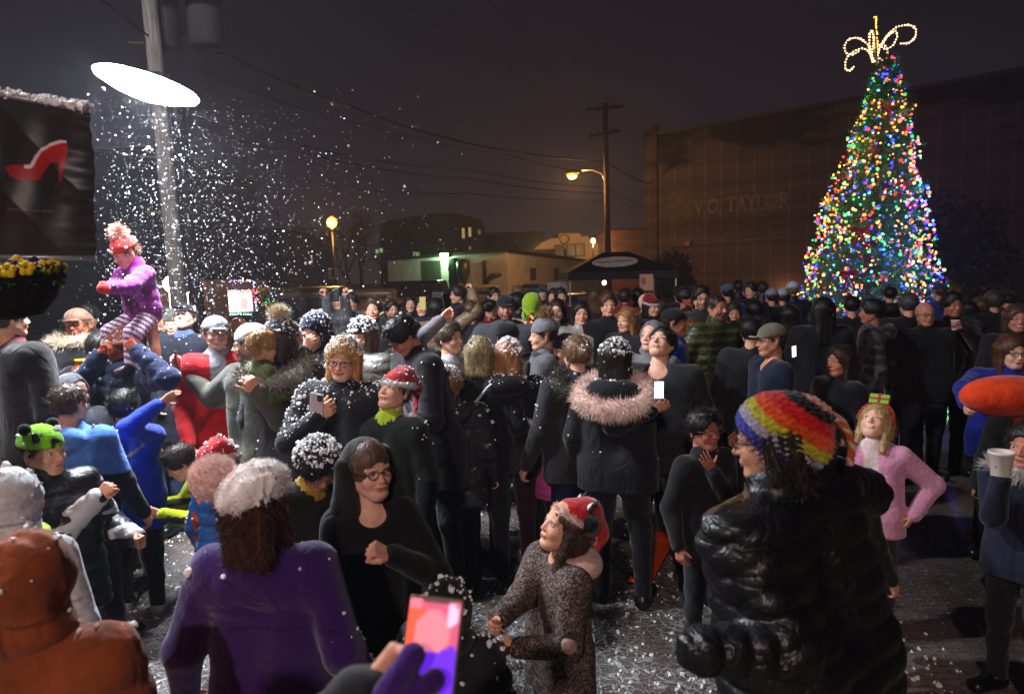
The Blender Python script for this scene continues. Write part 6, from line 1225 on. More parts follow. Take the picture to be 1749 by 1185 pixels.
P('woman with an ash blond bob and pale strap across her black jacket, from behind', 818, 573, 268, 168, hair='bob', hc='#8a7a55', top='coat', tc='#101114', build=1.05, snow=25, extra=lambda i: strap(i))
P('strawberry blonde girl with foamy hair in a black jacket with a white yoke stripe', 868, 577, 266, 172, hy=-8, hair='long', hl=1.05, hc='#a8744e', top='coat', tc='#131318', tc2='#c4b3b2', tpat=stripes_white, hood='down', hem='hip', build=1.18, bot='#2a1220', snowh=260, snow=130)
P('person in a black knit hat seen from behind, before the man in grey hoodie', 866, 548, 232, 180, hat='beanie', hatc='#0e0e11', top='coat', tc='#121216', snowh=30)
P('girl in a pink puffer jacket almost hidden behind the striped black jacket', 926, 680, 262, 120, hair='short', hc='#3a2a20', top='puffer', tc='#c14d94', kid=True, build=1.1)
# ---- middle row, right half
P('woman with a low bun in a charcoal fleece-collared hoodie and blue jeans, seen from behind', 985, 571, 282, -150, hy=-10, hair='bun', hc='#6e5236', top='coat', tc='#26262a', trim='#4a4640', bot='#16243f', botm='denim', build=1.2, skin='p', hem='hip', snow=30)
P('woman in a purple beret and light blue jacket standing behind the woman with the bun', 966, 568, 238, -70, hat='beanie', hatc='#2b1238', hair='bob', hc='#3a2430', top='coat', tc='#3f83c4', skin='p')
PINK = P('dark-haired girl with a fluffy pale pink fur hood holding a lit phone, seen from behind', 1052, 576, 300, 162, hy=-16, hair='long', hl=1.1, hc='#1c1210', top='coat', tc='#14151a', hood='down', hem='hip', build=1.25, ra=(1112, 700, 310, (.9, .5, -.9)), rh='hold', rn_=(.3, -1, 0), snowh=170, snow=60, bot='#10121c')
def pink_fur(i):
    H = i['H']; c = lin('#efd2c8'); g = SDF(); g.torus(i['bend']((0, .055 * H, i['shz'] - .0 * H)), (0, .62, 1), .082 * H, .030 * H, sq=(1.3, 1, 1)); V, Q, m = g.mesh(.012); mb = MB().add(V, Q, c); fuzz(mb, V, Q, 8000, .045, .0045, i['rng'], c, .5); mb.build('fur_trim', M['fur'], i['root'])
pink_fur(PINK)
P('heavyset woman in a black round-neck sweater lifting her face to the sky', 1138, 560, 268, -22, hy=-14, hp=34, hair='pony', hc='#1d1210', top='shirt', topm='cloth', tc='#1c1d20', build=1.55, smile=.8, gaze=(-.2, .6), skin='p', hem='hip', la=(1150, 745, 275, (1, .3, -.2)), ra=(.25, .2, -.9), lh='relax', neckw=1.1, bot='#0d0e12')
P('youth in a light grey hood looking up, left of the woman in the round-neck sweater', 1118, 546, 238, -44, hood='up', hp=10, top='hoodie', tc='#6e6e70', hair='short', skin='p', hc='#2a1c14', kid=True)
P('man in a dark baseball cap and a bright blue jacket, in profile to the right', 1150, 522, 222, 72, hat='cap', hatc='#16171d', hat2='#3a3a42', hair='short', top='coat', tc='#152a8c', skin='#c07a60')
P('bearded man in an olive green quilted jacket with fine stripes', 1222, 500, 204, 22, hy=8, hair='buzz', hc='#2a1c14', beard=True, top='puffer', tc='#2f331c', tc2='#454a2c', tpat=olive_stripe, build=1.25, skin='#c98468', hem='hip', la='front', ra='pocket', bot='#14161f')
P('man in black-rimmed glasses with a full dark beard, behind the olive jacket', 1197, 487, 182, 0, hair='short', hc='#1c130e', beard=True, gl=True, top='coat', tc='#2a2828', skin='l')
P('man in a khaki baseball cap and dark blue shirt, in profile to the left', 1318, 547, 256, -88, hp=-4, hat='cap', hatc='#6b6454', hat2='#7a7468', hair='short', hc='#3a2a20', top='shirt', tc='#121a2e', skin='#c88a6e', build=1.3, smile=.6, bot='#101216')
P('person in a dark grey jacket behind the man in the khaki cap', 1284, 540, 226, 160, hair='short', hc='#15100d', top='coat', tc='#1e1f22', build=1.1)
P('long-haired woman in a black coat turned to the left, in front of the tree', 1440, 588, 252, -72, hp=4, hair='long', hl=1.0, hc='#2a1a12', top='coat', tc='#0f0f12', skin='#c47e66', build=1.15, hem='thigh', smile=.3)
P('bald smiling man in a black jacket and grey jeans, hands in pockets', 1580, 514, 188, -6, hair='bald', beard=False, gl=True, top='coat', tc='#0f0f12', build=1.45, smile=1, skin='#c08068', bot='#2a2c34', botm='denim', la='pocket', ra='pocket', hem='hip')
P('dark-haired person in a grey plaid coat facing the lit tree', 1492, 509, 190, -112, hair='short', hc='#140f0d', top='coat', tc='#26242a', tc2='#4e4a50', tpat=plaid, skin='#b06a5c', build=1.1, hem='thigh', hood='down')
P('silhouetted long-haired person in a dark coat right in front of the tree', 1406, 506, 200, 178, hair='long', hl=1.2, hc='#0e0b0b', top='coat', tc='#121218', build=1.25, hem='knee')
P('grey-haired person in a black coat seen from behind, beside the bald man', 1553, 499, 176, 172, hair='short', hc='#3c3a3c', top='coat', tc='#0e0e11', build=1.2)
P('young man in a black and mustard yellow jacket holding a white cup', 1625, 498, 186, 2, hair='short', hc='#120e0c', top='coat', tc='#14120f', tc2='#8a6f1c', tpat=twotone, skin='#b0705a', la=(1645, 560, 195, (1, .2, -1)), lh='cup', ra='pocket')
P('smiling woman with shoulder-length hair at the right edge, above the blue jacket', 1737, 518, 212, -18, hair='bob', hc='#4a2e22', top='coat', tc='#17151a', smile=1.2, teeth=True, skin='#c07a6a')
P('brown-haired woman in glasses and a cobalt blue jacket with her hand on her hip', 1728, 570, 262, -36, lean=4, hy=30, gl=True, hair='wavy', hl=.8, hc='#4a2c18', top='coat', tc='#14207c', skin='p', build=1.3, ra=(1640, 712, 285, (-1, .2, .4)), rh='relax', la=(.2, .2, -.9), bot='#0c0d14', hem='hip', smile=.7)
CROWN = P('blonde girl in a fluffy pink jacket with a green glitter present on her headband', 1502, 692, 318, -30, hy=-14, hp=36, hair='long', hl=1.25, hc='#a98a5c', top='fleece', tc='#d08fae', tc2='#d8c4c0', tpat=openfront, hood='down', kid=True, gaze=(-.2, .5), smile=.5, teeth=True, skin='p', la=(.16, .02, -.74, (1, .5, -.2)), ra=(.1, .3, -.8), bot='#332830', build=1.1, shoe='#2a2220')
def crown_extra(i):
    Mh = i['Mh']; hh = i['hh']; pl = lambda V: (np.asarray(V, float) * hh) @ Mh[0].T + Mh[1]; e = bpy.data.objects.new('x', None); bpy.data.objects.remove(e)
    t = np.linspace(-.1, PI + .1, 24); mb = MB().tube(pl(np.stack([.41 * np.cos(t), -.06 + 0 * t, .12 + .44 * np.sin(t)], 1)), .05 * hh, 8, lin('#a8161a')); hb = mb.build('headband', M['fleece'], i['root'], True)
    mb = MB(); 
    for a in (-.13, .13):
        for b in (.08, .22): mb.box((a, -.07, .52 + b), (.21, .13, .12), col=lin('#7dae1c'))
    mb.box((0, -.07, .67), (.07, .15, .3), col=lin('#a8121a')); mb.box((0, -.07, .67), (.48, .15, .05), col=lin('#a8121a'))
    for i2 in range(len(mb.V)): mb.V[i2] = pl(mb.V[i2])
    mb.build('glitter_present', M['plastic'], hb)
crown_extra(CROWN)
P('dark-haired boy in profile between the quilted black jacket and the girl in pink', 1425, 730, 380, 118, hair='short', hc='#100c0b', top='coat', tc='#141210', tc2='#54482a', kid=True, skin='l')
P('person in round glasses and dark clothes clapping, left of the rainbow hat', 1198, 696, 335, 26, hp=4, hair='short', hc='#120e0c', gl=True, top='coat', tc='#0f0f13', skin='#a86a58', la=(1218, 806, 345, (.9, .2, -.8)), lh='open', kid=True, ln_=(0, -1, .1), glc=(.3, .04, .03))
EDGE = P('dark-haired girl in a white fur collar at the right edge, holding a white foam cup', 1762, 716, 390, -60, hair='long', hl=1.0, hc='#1c120e', top='coat', tc='#14182c', trim='#c9c4bc', ra=(1708, 818, 400, (-.3, .4, -1)), rh='cup', rn_=(-.5, -1, 0), kid=True, skin='#c07a60')
P('dark figure in the far right corner behind the white cup', 1760, 640, 300, 160, hair='short', hc='#0f0c0b', top='coat', tc='#101014', skin='t')
P('large man in a brown-grey coat at the left edge under the flower basket', 6, 505, 310, 150, hair='short', hc='#3a2c22', top='coat', tc='#16120f', tc2='#5a1a24', build=1.25, hem='thigh', bot='#3a1a22')
P('girl with a pulled-up grey hood beside the boy in sky blue', 118, 636, 290, 70, hood='up', top='coat', tc='#5a5a60', kid=True, skin='l')
P('person in a black jacket and maroon trousers behind the boy in sky blue', 170, 566, 250, 170, hair='short', hc='#1a1210', top='coat', tc='#141214', bot='#4a1018', build=1.1)
P('person in a yellow-banded knit hat near the left light pole', 277, 524, 168, 10, hat='beanie', hatc='#2a2a2c', top='coat', tc='#3a3c44', skin='l', hair='bob', hc='#3a2a20')
P('small child in a grey striped knit hat beside the light pole', 297, 526, 200, 6, hat='beanie', hatc='#4c4a44', top='coat', tc='#22242c', kid=True, smile=.8)
# ---- child carried on the shoulders
def kid_on_shoulders():
    dz = float(DAD['base'][2] + DAD['shz']); d = F / 265
    i = P('little child in purple coat, red knit hat and mittens riding on a man\'s shoulders', 203, 402, 268, -30, h=1.02, hy=-8, hp=-20, hat='pom', hatc='#c2201c', hat2='#d9a08e', hair='short', hc='#6a4a30', top='puffer', topm='cloth', tc='#7a1f78', kid=True, legs=False, hem='waist', lean=10, build=1.25, snow=16, snowh=12, trim=None,
          la=(188, 492, 285, (.4, .6, -1)), ra=(172, 500, 285, (-.4, .4, -1)), rh='fist', lh='fist', gaze=(0, -.5), skin='l')
    H = i['H']; hz = i['hz']; g = SDF(); c = lin('#7a1f78')
    g.cone((-.04 * H, 0, hz - .02), (.04 * H, 0, hz - .02), .085, k=.03); MB().add(*(lambda q: (q[0], q[1], c))(g.mesh(.01))).build('snow_bib', M['cloth'], i['root'], True)
    for sd in (-1, 1):
        g = SDF(); a = np.array([sd * .075, -.02, hz - .04]); k = np.array([sd * .125, -.16, hz - .13]); an = np.array([sd * .125, -.19, hz - .34]); g.cone(a, k, .062, .055, k=.02); g.cone(k, an, .055, .042, k=.02); V, Q, m = g.mesh(.009)
        cc = np.where((np.sin(V[:, 2] * 150 + V[:, 1] * 120) > 0)[:, None], lin('#d6c9d4'), lin('#6a2f6a')); MB().add(V, Q, cc).build('striped_legging', M['knit'], i['root'], True)
        g = SDF(); g.cone(an, an + np.array([0, -.09, -.03]), .042, .036, k=.02); V, Q, m = g.mesh(.01); MB().add(V, Q, lin('#2a1a2a')).build('boot', M['plastic'], i['root'], True)
    for sd, (T, R, u) in zip((1, -1), i['hands']):
        g = SDF(); g.ell(T + R[:, 0] * .04, (.045, .035, .035), R=R); g.cone(T + R[:, 0] * .02, T + R[:, 0] * .04 + np.array([0, -.01, .03]), .015, k=.01); V, Q, m = g.mesh(.008); MB().add(V, Q, lin('#c01c18')).build('mitten', M['knit'], i['root'], True)
    g = SDF(); g.torus(i['bend']((0, .0, i['shz'] - .06)), (0, .3, 1), .11, .04); g.ell((0, -.1, hz + .02), (.1, .08, .07), k=.04); g.noise(.008, 14); V, Q, m = g.mesh(.01)
    return i
KID = kid_on_shoulders()
# ------------------------------------------------------------------ the Christmas tree
def xmas():
    r = np.random.default_rng(12); d = 13.2; b = W(1468, 500, d); b0 = np.array([b[0], b[1], 0]); top = W(1496, 112, d) - b0; Ht = top[2]; e = empty('christmas_tree', tuple(b0), 0, 'tall conical Christmas tree wrapped in multicoloured lights with a gold wire bow on top', 'Christmas tree')
    bz = .25; R0 = 1.47; ax = lambda z: np.array([top[0] * z / Ht, 0])
    rad = lambda z: R0 * (1 - z / Ht) ** .80 * (.93 + .0 * z) + .10
    MB().tube([(0, 0, 0), (top[0] * .5, 0, Ht * .5), (top[0], 0, Ht)], [.14, .09, .02], 10, lin('#3a2818')).build('trunk', M['matte'], e, True)
    # branches: clumps of needles in tiers with gaps
    nb = 1500; mb = MB(); rng = r; z = Ht * (1 - r.random(nb) ** .62) * .985 + bz; z = np.clip(z, bz, Ht - .02); th = r.uniform(0, 2 * PI, nb)
    VV = []; CC = []
    lob = lambda th, z: 1 + .10 * np.sin(th * 5 + z * 2.1) + .08 * np.sin(th * 9 - z * 5) + .07 * np.sin(z * 8 + th)
    for k in range(nb):
        a = ax(z[k]); R = rad(z[k]) * lob(th[k], z[k]) * r.uniform(.82, 1.06); dr = np.array([math.cos(th[k]), math.sin(th[k]), 0.])
        L = R * r.uniform(.45, .8); p1 = np.array([a[0], 0, z[k]]) + dr * R + np.array([0, 0, -.12 * R + .05]); p0 = p1 - dr * L + np.array([0, 0, -.02])
        m = 26; t = r.random(m)[:, None]; C = p0 * (1 - t) + p1 * t + r.normal(size=(m, 3)) * .028; D = nz(p1 - p0)[None] + r.normal(size=(m, 3)) * .75; D /= np.linalg.norm(D, axis=1)[:, None]; S = np.cross(D, r.normal(size=(m, 3))); S /= np.linalg.norm(S, axis=1)[:, None]
        ln = r.uniform(.05, .10, (m, 1)); VV.append(np.stack([C - S * .010, C + S * .010, C + D * ln], 1).reshape(-1, 3)); CC.append(np.tile(lin('#2c6a38') * r.uniform(.5, 1.5), (3 * m, 1)))
    V = np.concatenate(VV); mb.add(V, np.arange(len(V)).reshape(-1, 3), np.concatenate(CC)); mb.build('crown', M['matte'], e)
    # bulbs
    nl = 2700; z = Ht * (1 - r.random(nl) ** .56) * .99 + bz * .7; z = np.clip(z, .2, Ht); th = r.uniform(0, 2 * PI, nl); cl = [(1, .05, .03), (.04, .06, 1), (.03, .8, .16), (1, .5, .05), (1, .26, .06), (.9, .6, .25), (.12, .6, .9), (1, .08, .14)]
    wt = np.array([.15, .32, .18, .10, .11, .06, .05, .03]); wt /= wt.sum()
    mbs = MB(); bigR = []; 
    dens = noise(np.stack([np.cos(th) * 1.3, np.sin(th) * 1.3, z * .9], 1), 1.5, 8)
    for k in range(nl):
        if dens[k] < -.28 and r.random() < .5 and k > 99: continue
        a = ax(z[k]); R = rad(z[k]) * lob(th[k], z[k]) * (1.03 - .16 * r.random() ** 2); p = np.array([a[0] + math.cos(th[k]) * R, math.sin(th[k]) * R, z[k] - .1 * R])
        kk = int(np.clip((noise(np.array([[p[0] * 1.5, p[1] * 1.5, p[2] * 1.5]]), 1.6, 77)[0] + 1) * 4 + r.normal() * 1.7, 0, 7)) if r.random() < .45 else r.choice(8, p=wt)
        c = np.array(cl[kk]) * r.uniform(.4, 1.9); rr = r.uniform(.015, .031) * (1.2 if r.random() < .12 else 1)
        if k < 99 and math.sin(th[k]) < .2: o = MB(); blobs(o, p[None], rr, r, c, .08); o = o.build('light_bulb', M['bulb'], e, True)
        else: blobs(mbs, p[None], rr, r, c, .08)
    so = mbs.build('light_bulbs', M['bulb'], e, True); so['kind'] = 'stuff'
    # coloured light the strings throw into the branches
    for k in range(34):
        zz = Ht * (1 - ((k + .5) / 34) ** .6) + .2; t = k * 2.4; a = ax(zz); R = rad(zz) * 1.1; c = [(.15, .2, 1), (.15, 1, .35), (1, .2, .1), (.2, .2, 1), (1, .6, .2)][k % 5]
        point('tree_string_light', tuple(b0 + np.array([a[0] + math.cos(t) * R, math.sin(t) * R, zz - .1 * R])), 26 if k % 5 in (0, 3) else 12, c, .04)
    # baubles, red bows
    for k, (px, py, dd) in enumerate(((1491, 255, 0), (1538, 224, 0), (1462, 222, 0), (1502, 125, 0), (1440, 300, 0), (1560, 352, 0), (1412, 430, 0), (1510, 470, 0))):
        p = W(px, py, d - 1.0) - b0; zc = p[2]; p[1] = -rad(zc) * .95; q = W(px, py, b0[1] + 0. + p[1]); p = q - b0
        MB().ball(p, .075, 9, lin(['#6a4a38', '#5a1414', '#4a5a6a', '#8a6a2a'][k % 4])).build('bauble', M['plastic'], e, True)
    for px, py in ((1545, 315), (1470, 395), (1516, 180), (1450, 470)):
        q = W(px, py, d - .9); q = W(px, py, b0[1] - rad(q[2]) * 1.0) - b0; mb = MB()
        for s_ in (-1, 1): mb.ball(q + np.array([s_ * .09, 0, .03]), (.09, .03, .055), 7, lin('#9a0c10')); mb.tube([q, q + np.array([s_ * .06, 0, -.13]), q + np.array([s_ * .10, -.01, -.25])], [.012, .022, .028], 6, lin('#8a0c10'))
        mb.ball(q, .03, 6, lin('#9a0c10')); mb.build('ribbon_bow', M['cloth'], e, True)
    # gold wire topper: central spike and looping curls traced from the photo, set at the tree's depth
    bp_ = []; tp = MB(); bl2 = MB()
    curls = [([(1493, 105), (1483, 78), (1470, 68), (1458, 66), (1445, 70), (1438, 82), (1440, 94), (1450, 98), (1460, 92)], -.15), ([(1492, 105), (1484, 86), (1475, 81), (1465, 84), (1452, 93), (1448, 105), (1450, 116), (1458, 118), (1466, 110)], .2),
             ([(1495, 105), (1502, 80), (1513, 62), (1528, 48), (1548, 45), (1559, 52), (1557, 68), (1545, 79), (1530, 80)], -.2), ([(1496, 105), (1505, 78), (1518, 60), (1533, 50), (1537, 60), (1530, 76), (1518, 82), (1508, 74)], .15), ([(1508, 74), (1516, 82), (1519, 95), (1512, 104), (1506, 98)], .1), ([(1490, 105), (1485, 80), (1485, 58), (1489, 51), (1493, 66), (1490, 90)], 0)]
    wn = lambda px, py, dy=0.: W(px, py, d) - b0 + np.array([0, dy, 0])
    for pts, dy in curls:
        P_ = np.array([wn(x, y, dy * k / len(pts)) for k, (x, y) in enumerate(pts)]); tt = np.arange(len(P_)); ti = np.linspace(0, len(P_) - 1, 60); Q = np.stack([np.interp(ti, tt, P_[:, i]) for i in range(3)], 1)
        for _ in range(4): Q[1:-1] = (Q[:-2] + 2 * Q[1:-1] + Q[2:]) / 4
        tp.tube(Q, .007, 6, np.array([1., .6, .25]) * .35); L = np.r_[0, np.cumsum(np.linalg.norm(np.diff(Q, axis=0), axis=1))]; nb_ = int(L[-1] / .055)
        for s_ in np.linspace(0, L[-1], nb_): bp_.append(np.array([[np.interp(s_, L, Q[:, i]) for i in range(3)]]))
    for k in range(110): t = r.random(); p = wn(1496 + r.normal() * 1.6, 107 - t * 78); blobs(bl2, p[None], .012, r, np.array([1, .62, .12]) * 2.6, .1)
    sp_ = MB().tube([wn(1497, 112), wn(1495, 60), wn(1493, 26)], [.03, .02, .006], 8, lin('#7a5a14')).build('topper_spike', M['metal'], e, True); bl2.build('spike_lights', M['glow'], sp_)
    t_ = tp.build('topper_bow', M['glow'], e, True)
    for q_ in bp_: o = MB(); blobs(o, q_, .021, r, np.array([1, .66, .34]) * 2.4, .1); o.build('light_bulb', M['glow'], t_)
xmas()
# ------------------------------------------------------------------ airborne foam
def flakes():
    r = np.random.default_rng(21); mb = MB(); n = 9500
    px = 150 + r.gamma(2.4, 85, n); py = 170 + 420 * r.beta(1.5, 1.5, n); px2 = r.normal(330, 170, n); k = r.random(n) < .25; px[k] = px2[k]; py[k] = r.uniform(150, 640, k.sum())
    dd = r.uniform(3.2, 9.5, n); keep = (px < 900) & (px > 40); px, py, dd = px[keep], py[keep], dd[keep]
    P_ = np.array([W(a, b, c) for a, b, c in zip(px, py, dd)]); cl = noise(P_ * np.array([1, .6, 1]), .9, 5) ; keep = (P_[:, 2] > .6) & (cl + r.normal(size=len(P_)) * .35 > -.1); P_ = P_[keep]
    blobs(mb, P_, np.clip(r.lognormal(math.log(.0024), .5, len(P_)), .0012, .009), r, (.88, .89, .92)); o = mb.build('foam_flakes', M['foam']); o['kind'] = 'stuff'; o['label'] = 'white foam flakes drifting through the air on the left'
    mb = MB(); n = 3600; P_ = np.stack([r.uniform(-3.6, 2.2, n), r.uniform(2.6, 6.5, n), np.full(n, .004)], 1); blobs(mb, P_, r.uniform(.004, .013, n), r); o = mb.build('ground_foam', M['foam']); o['kind'] = 'stuff'; o['label'] = 'clots of foam lying on the pavement'
flakes()
# ------------------------------------------------------------------ orange board, balloon
a, b = G(1090, 1008), G(1172, 885); 
mid = (a + b) / 2; u_ = nz(b - a); L_ = np.linalg.norm(b - a); g = SDF(); v_ = np.array([-u_[1], u_[0], 0]); g.rbox((0, 0, .05), (L_ / 2, .075, .012), .01, R=np.stack([u_, v_, [0, 0, 1]], 1)); g.noise(.006, 7); V, Q, m = g.mesh(.012)
V[:, 2] += .09 * np.clip((V @ u_) / L_ + .5, 0, 1); o = MB().add(V, Q, lin('#d8430c')).build('orange_board', M['plastic'], None, True); o.location = (mid[0], mid[1], 0); tag(o, 'wet orange plastic board lying on the pavement behind the girl in the santa hat', 'board')
c = W(1722, 676, 3.3); e = empty('balloon', tuple(c), 0, 'long orange balloon with an orange ribbon at the right edge', 'balloon'); g = SDF(); g.ell((0, 0, 0), (.225, .13, .10)); g.cone((.04, 0, -.07), (.05, 0, -.13), .05, .012, k=.03); V, Q, m = g.mesh(.009); MB().add(V, Q, lin('#d03a08')).build('balloon_skin', M['cloth'], e, True)
MB().tube([(.05, 0, -.13), (.045, .01, -.22), (.055, 0, -.32), (.06, .01, -.45)], [.012, .016, .016, .01], 6, lin('#c03a0c')).build('ribbon', M['cloth'], e, True)
# ------------------------------------------------------------------ the far crowd
COLS = [('black', '#111114'), ('dark grey', '#2a2a2e'), ('navy', '#141a30'), ('brown', '#3a281c'), ('maroon', '#3a1418'), ('charcoal', '#1c1c20'), ('olive', '#2c2e1c'), ('tan', '#7a6248'), ('grey', '#55555a'), ('red', '#7a1a1c'), ('blue', '#1c3a7a')]
HC = ['#120d0b', '#2a1a10', '#4a3018', '#7a5a34', '#1a1412']
far = [  # x, y(top), scale, yaw, coat index or (name, hex), hair, hat, label, extra
 (577, 494, 150, 8, 8, 'short', None, 'man in a grey jacket photographing the crowd under the globe lamp', dict(ra=(-.5, .42, .42), la=(-.5, .42, .42), rh='hold', lh='hold')),
 (602, 500, 130, -20, 7, 'short', None, 'person in a tan coat just right of the man taking photographs', {}),
 (636, 506, 175, 6, 0, 'short', None, 'young man with brushed-up hair facing the camera in a dark coat', dict(hc='#3a2818')),
 (560, 512, 140, 30, 3, 'long', None, 'long-haired person in brown near the gold SUV', {}),
 (592, 560, 215, 0, 5, 'bob', None, 'child peering out between the navy hat and the black hat', dict(kid=True, skin='p')),
 (668, 512, 140, 30, 4, 'short', None, 'person in maroon behind the young man with brushed-up hair', {}),
 (700, 503, 130, 10, 0, 'long', None, 'long-haired woman in black in front of the parked cars', {}),
 (700, 540, 215, 170, 5, 'short', 'cap', 'person in a dark cap with a red brim seen from behind', dict(hatc='#101014', hat2='#8a1a1a')),
 (722, 505, 150, -10, 2, 'bob', None, 'woman in navy with a phone light on her face', {}),
 (745, 510, 160, 170, 7, 'curly', None, 'curly-haired person in tan holding up a phone', dict(ra=(.3, .3, .7), rh='hold')),
 (783, 487, 135, -70, 0, 'short', None, 'tall man in a long black coat in profile before the duct tower', dict(hem='knee')),
 (760, 498, 130, 180, 3, 'short', None, 'person in brown under the lifted phone', {}),
 (806, 512, 160, 150, 5, 'short', None, 'dark figure between the lifted phone and the grey hoodie', {}),
 (842, 490, 128, 30, 0, 'short', None, 'dark-haired person in black left of the man in the grey hoodie', {}),
 (835, 512, 150, 60, 9, 'short', None, 'person in a dull red jacket before the orange pavement', {}),
 (884, 487, 118, 180, 5, 'short', None, 'dark head behind the black cap of the hoodie man', {}),
 (885, 500, 145, 90, 0, 'curly', None, 'curly-haired person in black behind the grey hoodie', {}),
 (925, 488, 105, 10, 5, 'short', None, 'small far figure under the warehouse window', {}),
 (945, 492, 120, -20, 2, 'short', None, 'far figure in navy left of the white board', {}),
 (957, 491, 130, 10, 4, 'short', None, 'person in dark red below the white board', {}),
 (952, 509, 172, -14, 0, 'wavy', None, 'pale-faced young woman with dark hair in a black coat', dict(skin='p', hc='#1a1010')),
 (992, 513, 182, 0, ('cream', '#8a8078'), 'long', None, 'woman with long dark hair in a cream coat', dict(hc='#140d0b', skin='l', hl=1.2)),
 (1038, 498, 182, 4, 0, 'short', None, 'broad man in a black hoodie with a small pale logo', dict(build=1.3, skin='l', hc='#4a2a1c')),
 (1016, 492, 130, 170, 4, 'long', None, 'long-haired person in maroon left of the broad man', {}),
 (1068, 492, 138, 150, 9, 'short', None, 'person in a red jacket under the tent edge', {}),
 (1072, 524, 188, -50, 5, 'long', None, 'woman with wavy honey-coloured hair in profile to the left', dict(hc='#8a6038', skin='l')),
 (1090, 492, 135, 180, 0, 'short', None, 'dark-haired head in front of the poster board', {}),
 (1112, 505, 150, 30, 0, 'bob', 'santa', 'person in a small red and white santa hat right of the poster board', dict(hatc='#7a1418', hat2='#c8c8d0')),
 (1102, 500, 148, 20, 3, 'bald', None, 'bald-headed person in brown beside the santa hat', dict(skin='p')),
 (1170, 490, 152, 60, 3, 'short', None, 'man with a weathered red face in profile behind the blue jacket', dict(skin='#a85a48')),
 (1160, 488, 120, 180, 5, 'short', None, 'dark head by the bush at the corner of the brick building', {}),
 (1182, 545, 190, 10, 4, 'long', None, 'girl with ginger hair between the blue jacket and the olive jacket', dict(kid=True, hc='#6a3418')),
 (1242, 484, 128, 180, 10, 'short', None, 'person in a blue jacket behind the bearded man', dict(hat='beanie', hatc='#4a5a7a')),
 (1253, 515, 170, -10, 0, 'short', None, 'dim face over the right shoulder of the olive jacket', dict(skin='t')),
 (1262, 478, 110, 180, 0, 'short', None, 'short dark head right of the blue jacket', {}),
 (1285, 481, 125, -60, 0, 'short', None, 'man in black with an orange-lit face near the wall light', dict(skin='l')),
 (1303, 480, 118, 180, 5, 'short', None, 'round dark head under the warm wall light', {}),
 (1318, 492, 125, 180, 0, 'short', 'beanie', 'person in a grey-white knit hat near the left edge of the tree', dict(hatc='#8a90a0')),
 (1336, 492, 125, 170, 5, 'short', 'beanie', 'person in a pale blue knit hat near the left edge of the tree', dict(hatc='#a8b4cc')),
 (1354, 480, 125, 170, 2, 'short', 'beanie', 'person in a navy jacket and white hat touching the tree lights', dict(hatc='#b8c4d8')),
 (1350, 520, 168, 160, 4, 'wavy', None, 'wavy-haired person in dark red left of the tree', {}),
 (1290, 512, 168, 175, 0, 'short', None, 'broad dark back between the olive jacket and the tree', dict(build=1.4)),
 (1455, 505, 150, 170, 0, 'short', None, 'dark head low in front of the tree lights', {}),
 (1606, 482, 130, 180, 10, 'short', 'beanie', 'person in a blue jacket and knit hat at the right edge of the tree', dict(hatc='#2a3a6a')),
 (1636, 486, 128, 175, 10, 'short', None, 'person in a bright blue coat far right of the tree', dict(tc='#1a4ab0')),
 (1655, 512, 150, 150, 2, 'bob', None, 'person in navy behind the young man with the cup', {}),
 (1676, 508, 150, 160, 5, 'curly', None, 'curly-haired person in charcoal near the right edge', {}),
 (1698, 496, 152, 175, 0, 'curly', None, 'person with frizzy light-rimmed hair in black near the right edge', dict(hc='#3a3430')),
 (1722, 494, 140, 180, 0, 'short', 'cap', 'person in a dark cap at the right edge', dict(hatc='#141216', hat2='#141216')),
 (1520, 488, 125, 180, 5, 'short', None, 'dark head in front of the trunk of the tree', {}),
 (150, 520, 180, 20, 3, 'short', None, 'dark face behind the man in the tweed cap', dict(skin='t')),
 (500, 520, 150, 170, 3, 'short', None, 'person in brown before the gold SUV', {}),
]
for fi, (x, y, s, yaw, ci, hr_, hat, lb, kw) in enumerate(far):
    hat = kw.get('hat', hat); kw.pop('hat', None) if False else None
    nm, hx = COLS[ci] if isinstance(ci, int) else ci; kw = {k: v for k, v in kw.items() if k != 'hat'}; kw.setdefault('hc', HC[(x * 7) % 5]); kw.setdefault('tc', hx); kw.setdefault('skin', 'l'); kw.setdefault('bot', '#15161c')
    if hat is None and fi % 5 == 2 and lb.startswith(('person in', 'woman in', 'small far')): hat = 'beanie' if fi % 2 else 'pom'; kw['hatc'] = ['#5a2a2a', '#3a4a5a', '#4a4a4c', '#6a6258'][fi % 4]; kw['hat2'] = '#b8ac9c'
    P(lb, x, y, s, yaw, hair=hr_, hat=hat, top=['coat', 'puffer', 'hoodie', 'coat', 'puffer'][fi % 5], hood='down' if fi % 4 == 1 else None, build=kw.pop('build', 1.1), **kw)
P('man in a grey hoodie and black cap standing squarely behind the black knit hat', 864, 500, 200, 0, hat='cap', hatc='#0e0e11', hat2='#0e0e11', hair='short', top='hoodie', tc='#3a3b40', hood='down', beard=True, skin='#a8705c', build=1.35, la='pocket', ra='pocket', bot='#15161c')
GR = P('person in a white coat and lime green fur hood, seen from behind', 908, 498, 182, 178, hood='up', top='fleece', tc='#8f8478', tc2='#7f9c14', trim=None, build=1.05)
P('woman in a grey coat and knit hat with tan pompom, in profile to the left', 930, 541, 240, -84, hat='pom', hatc='#77787c', hat2='#9a7f5c', hair='short', hc='#3a2a20', top='coat', tc='#5a5b5f', scarf='#3a3430', hem='thigh', build=1.15, skin='l', la='front', ra='front')
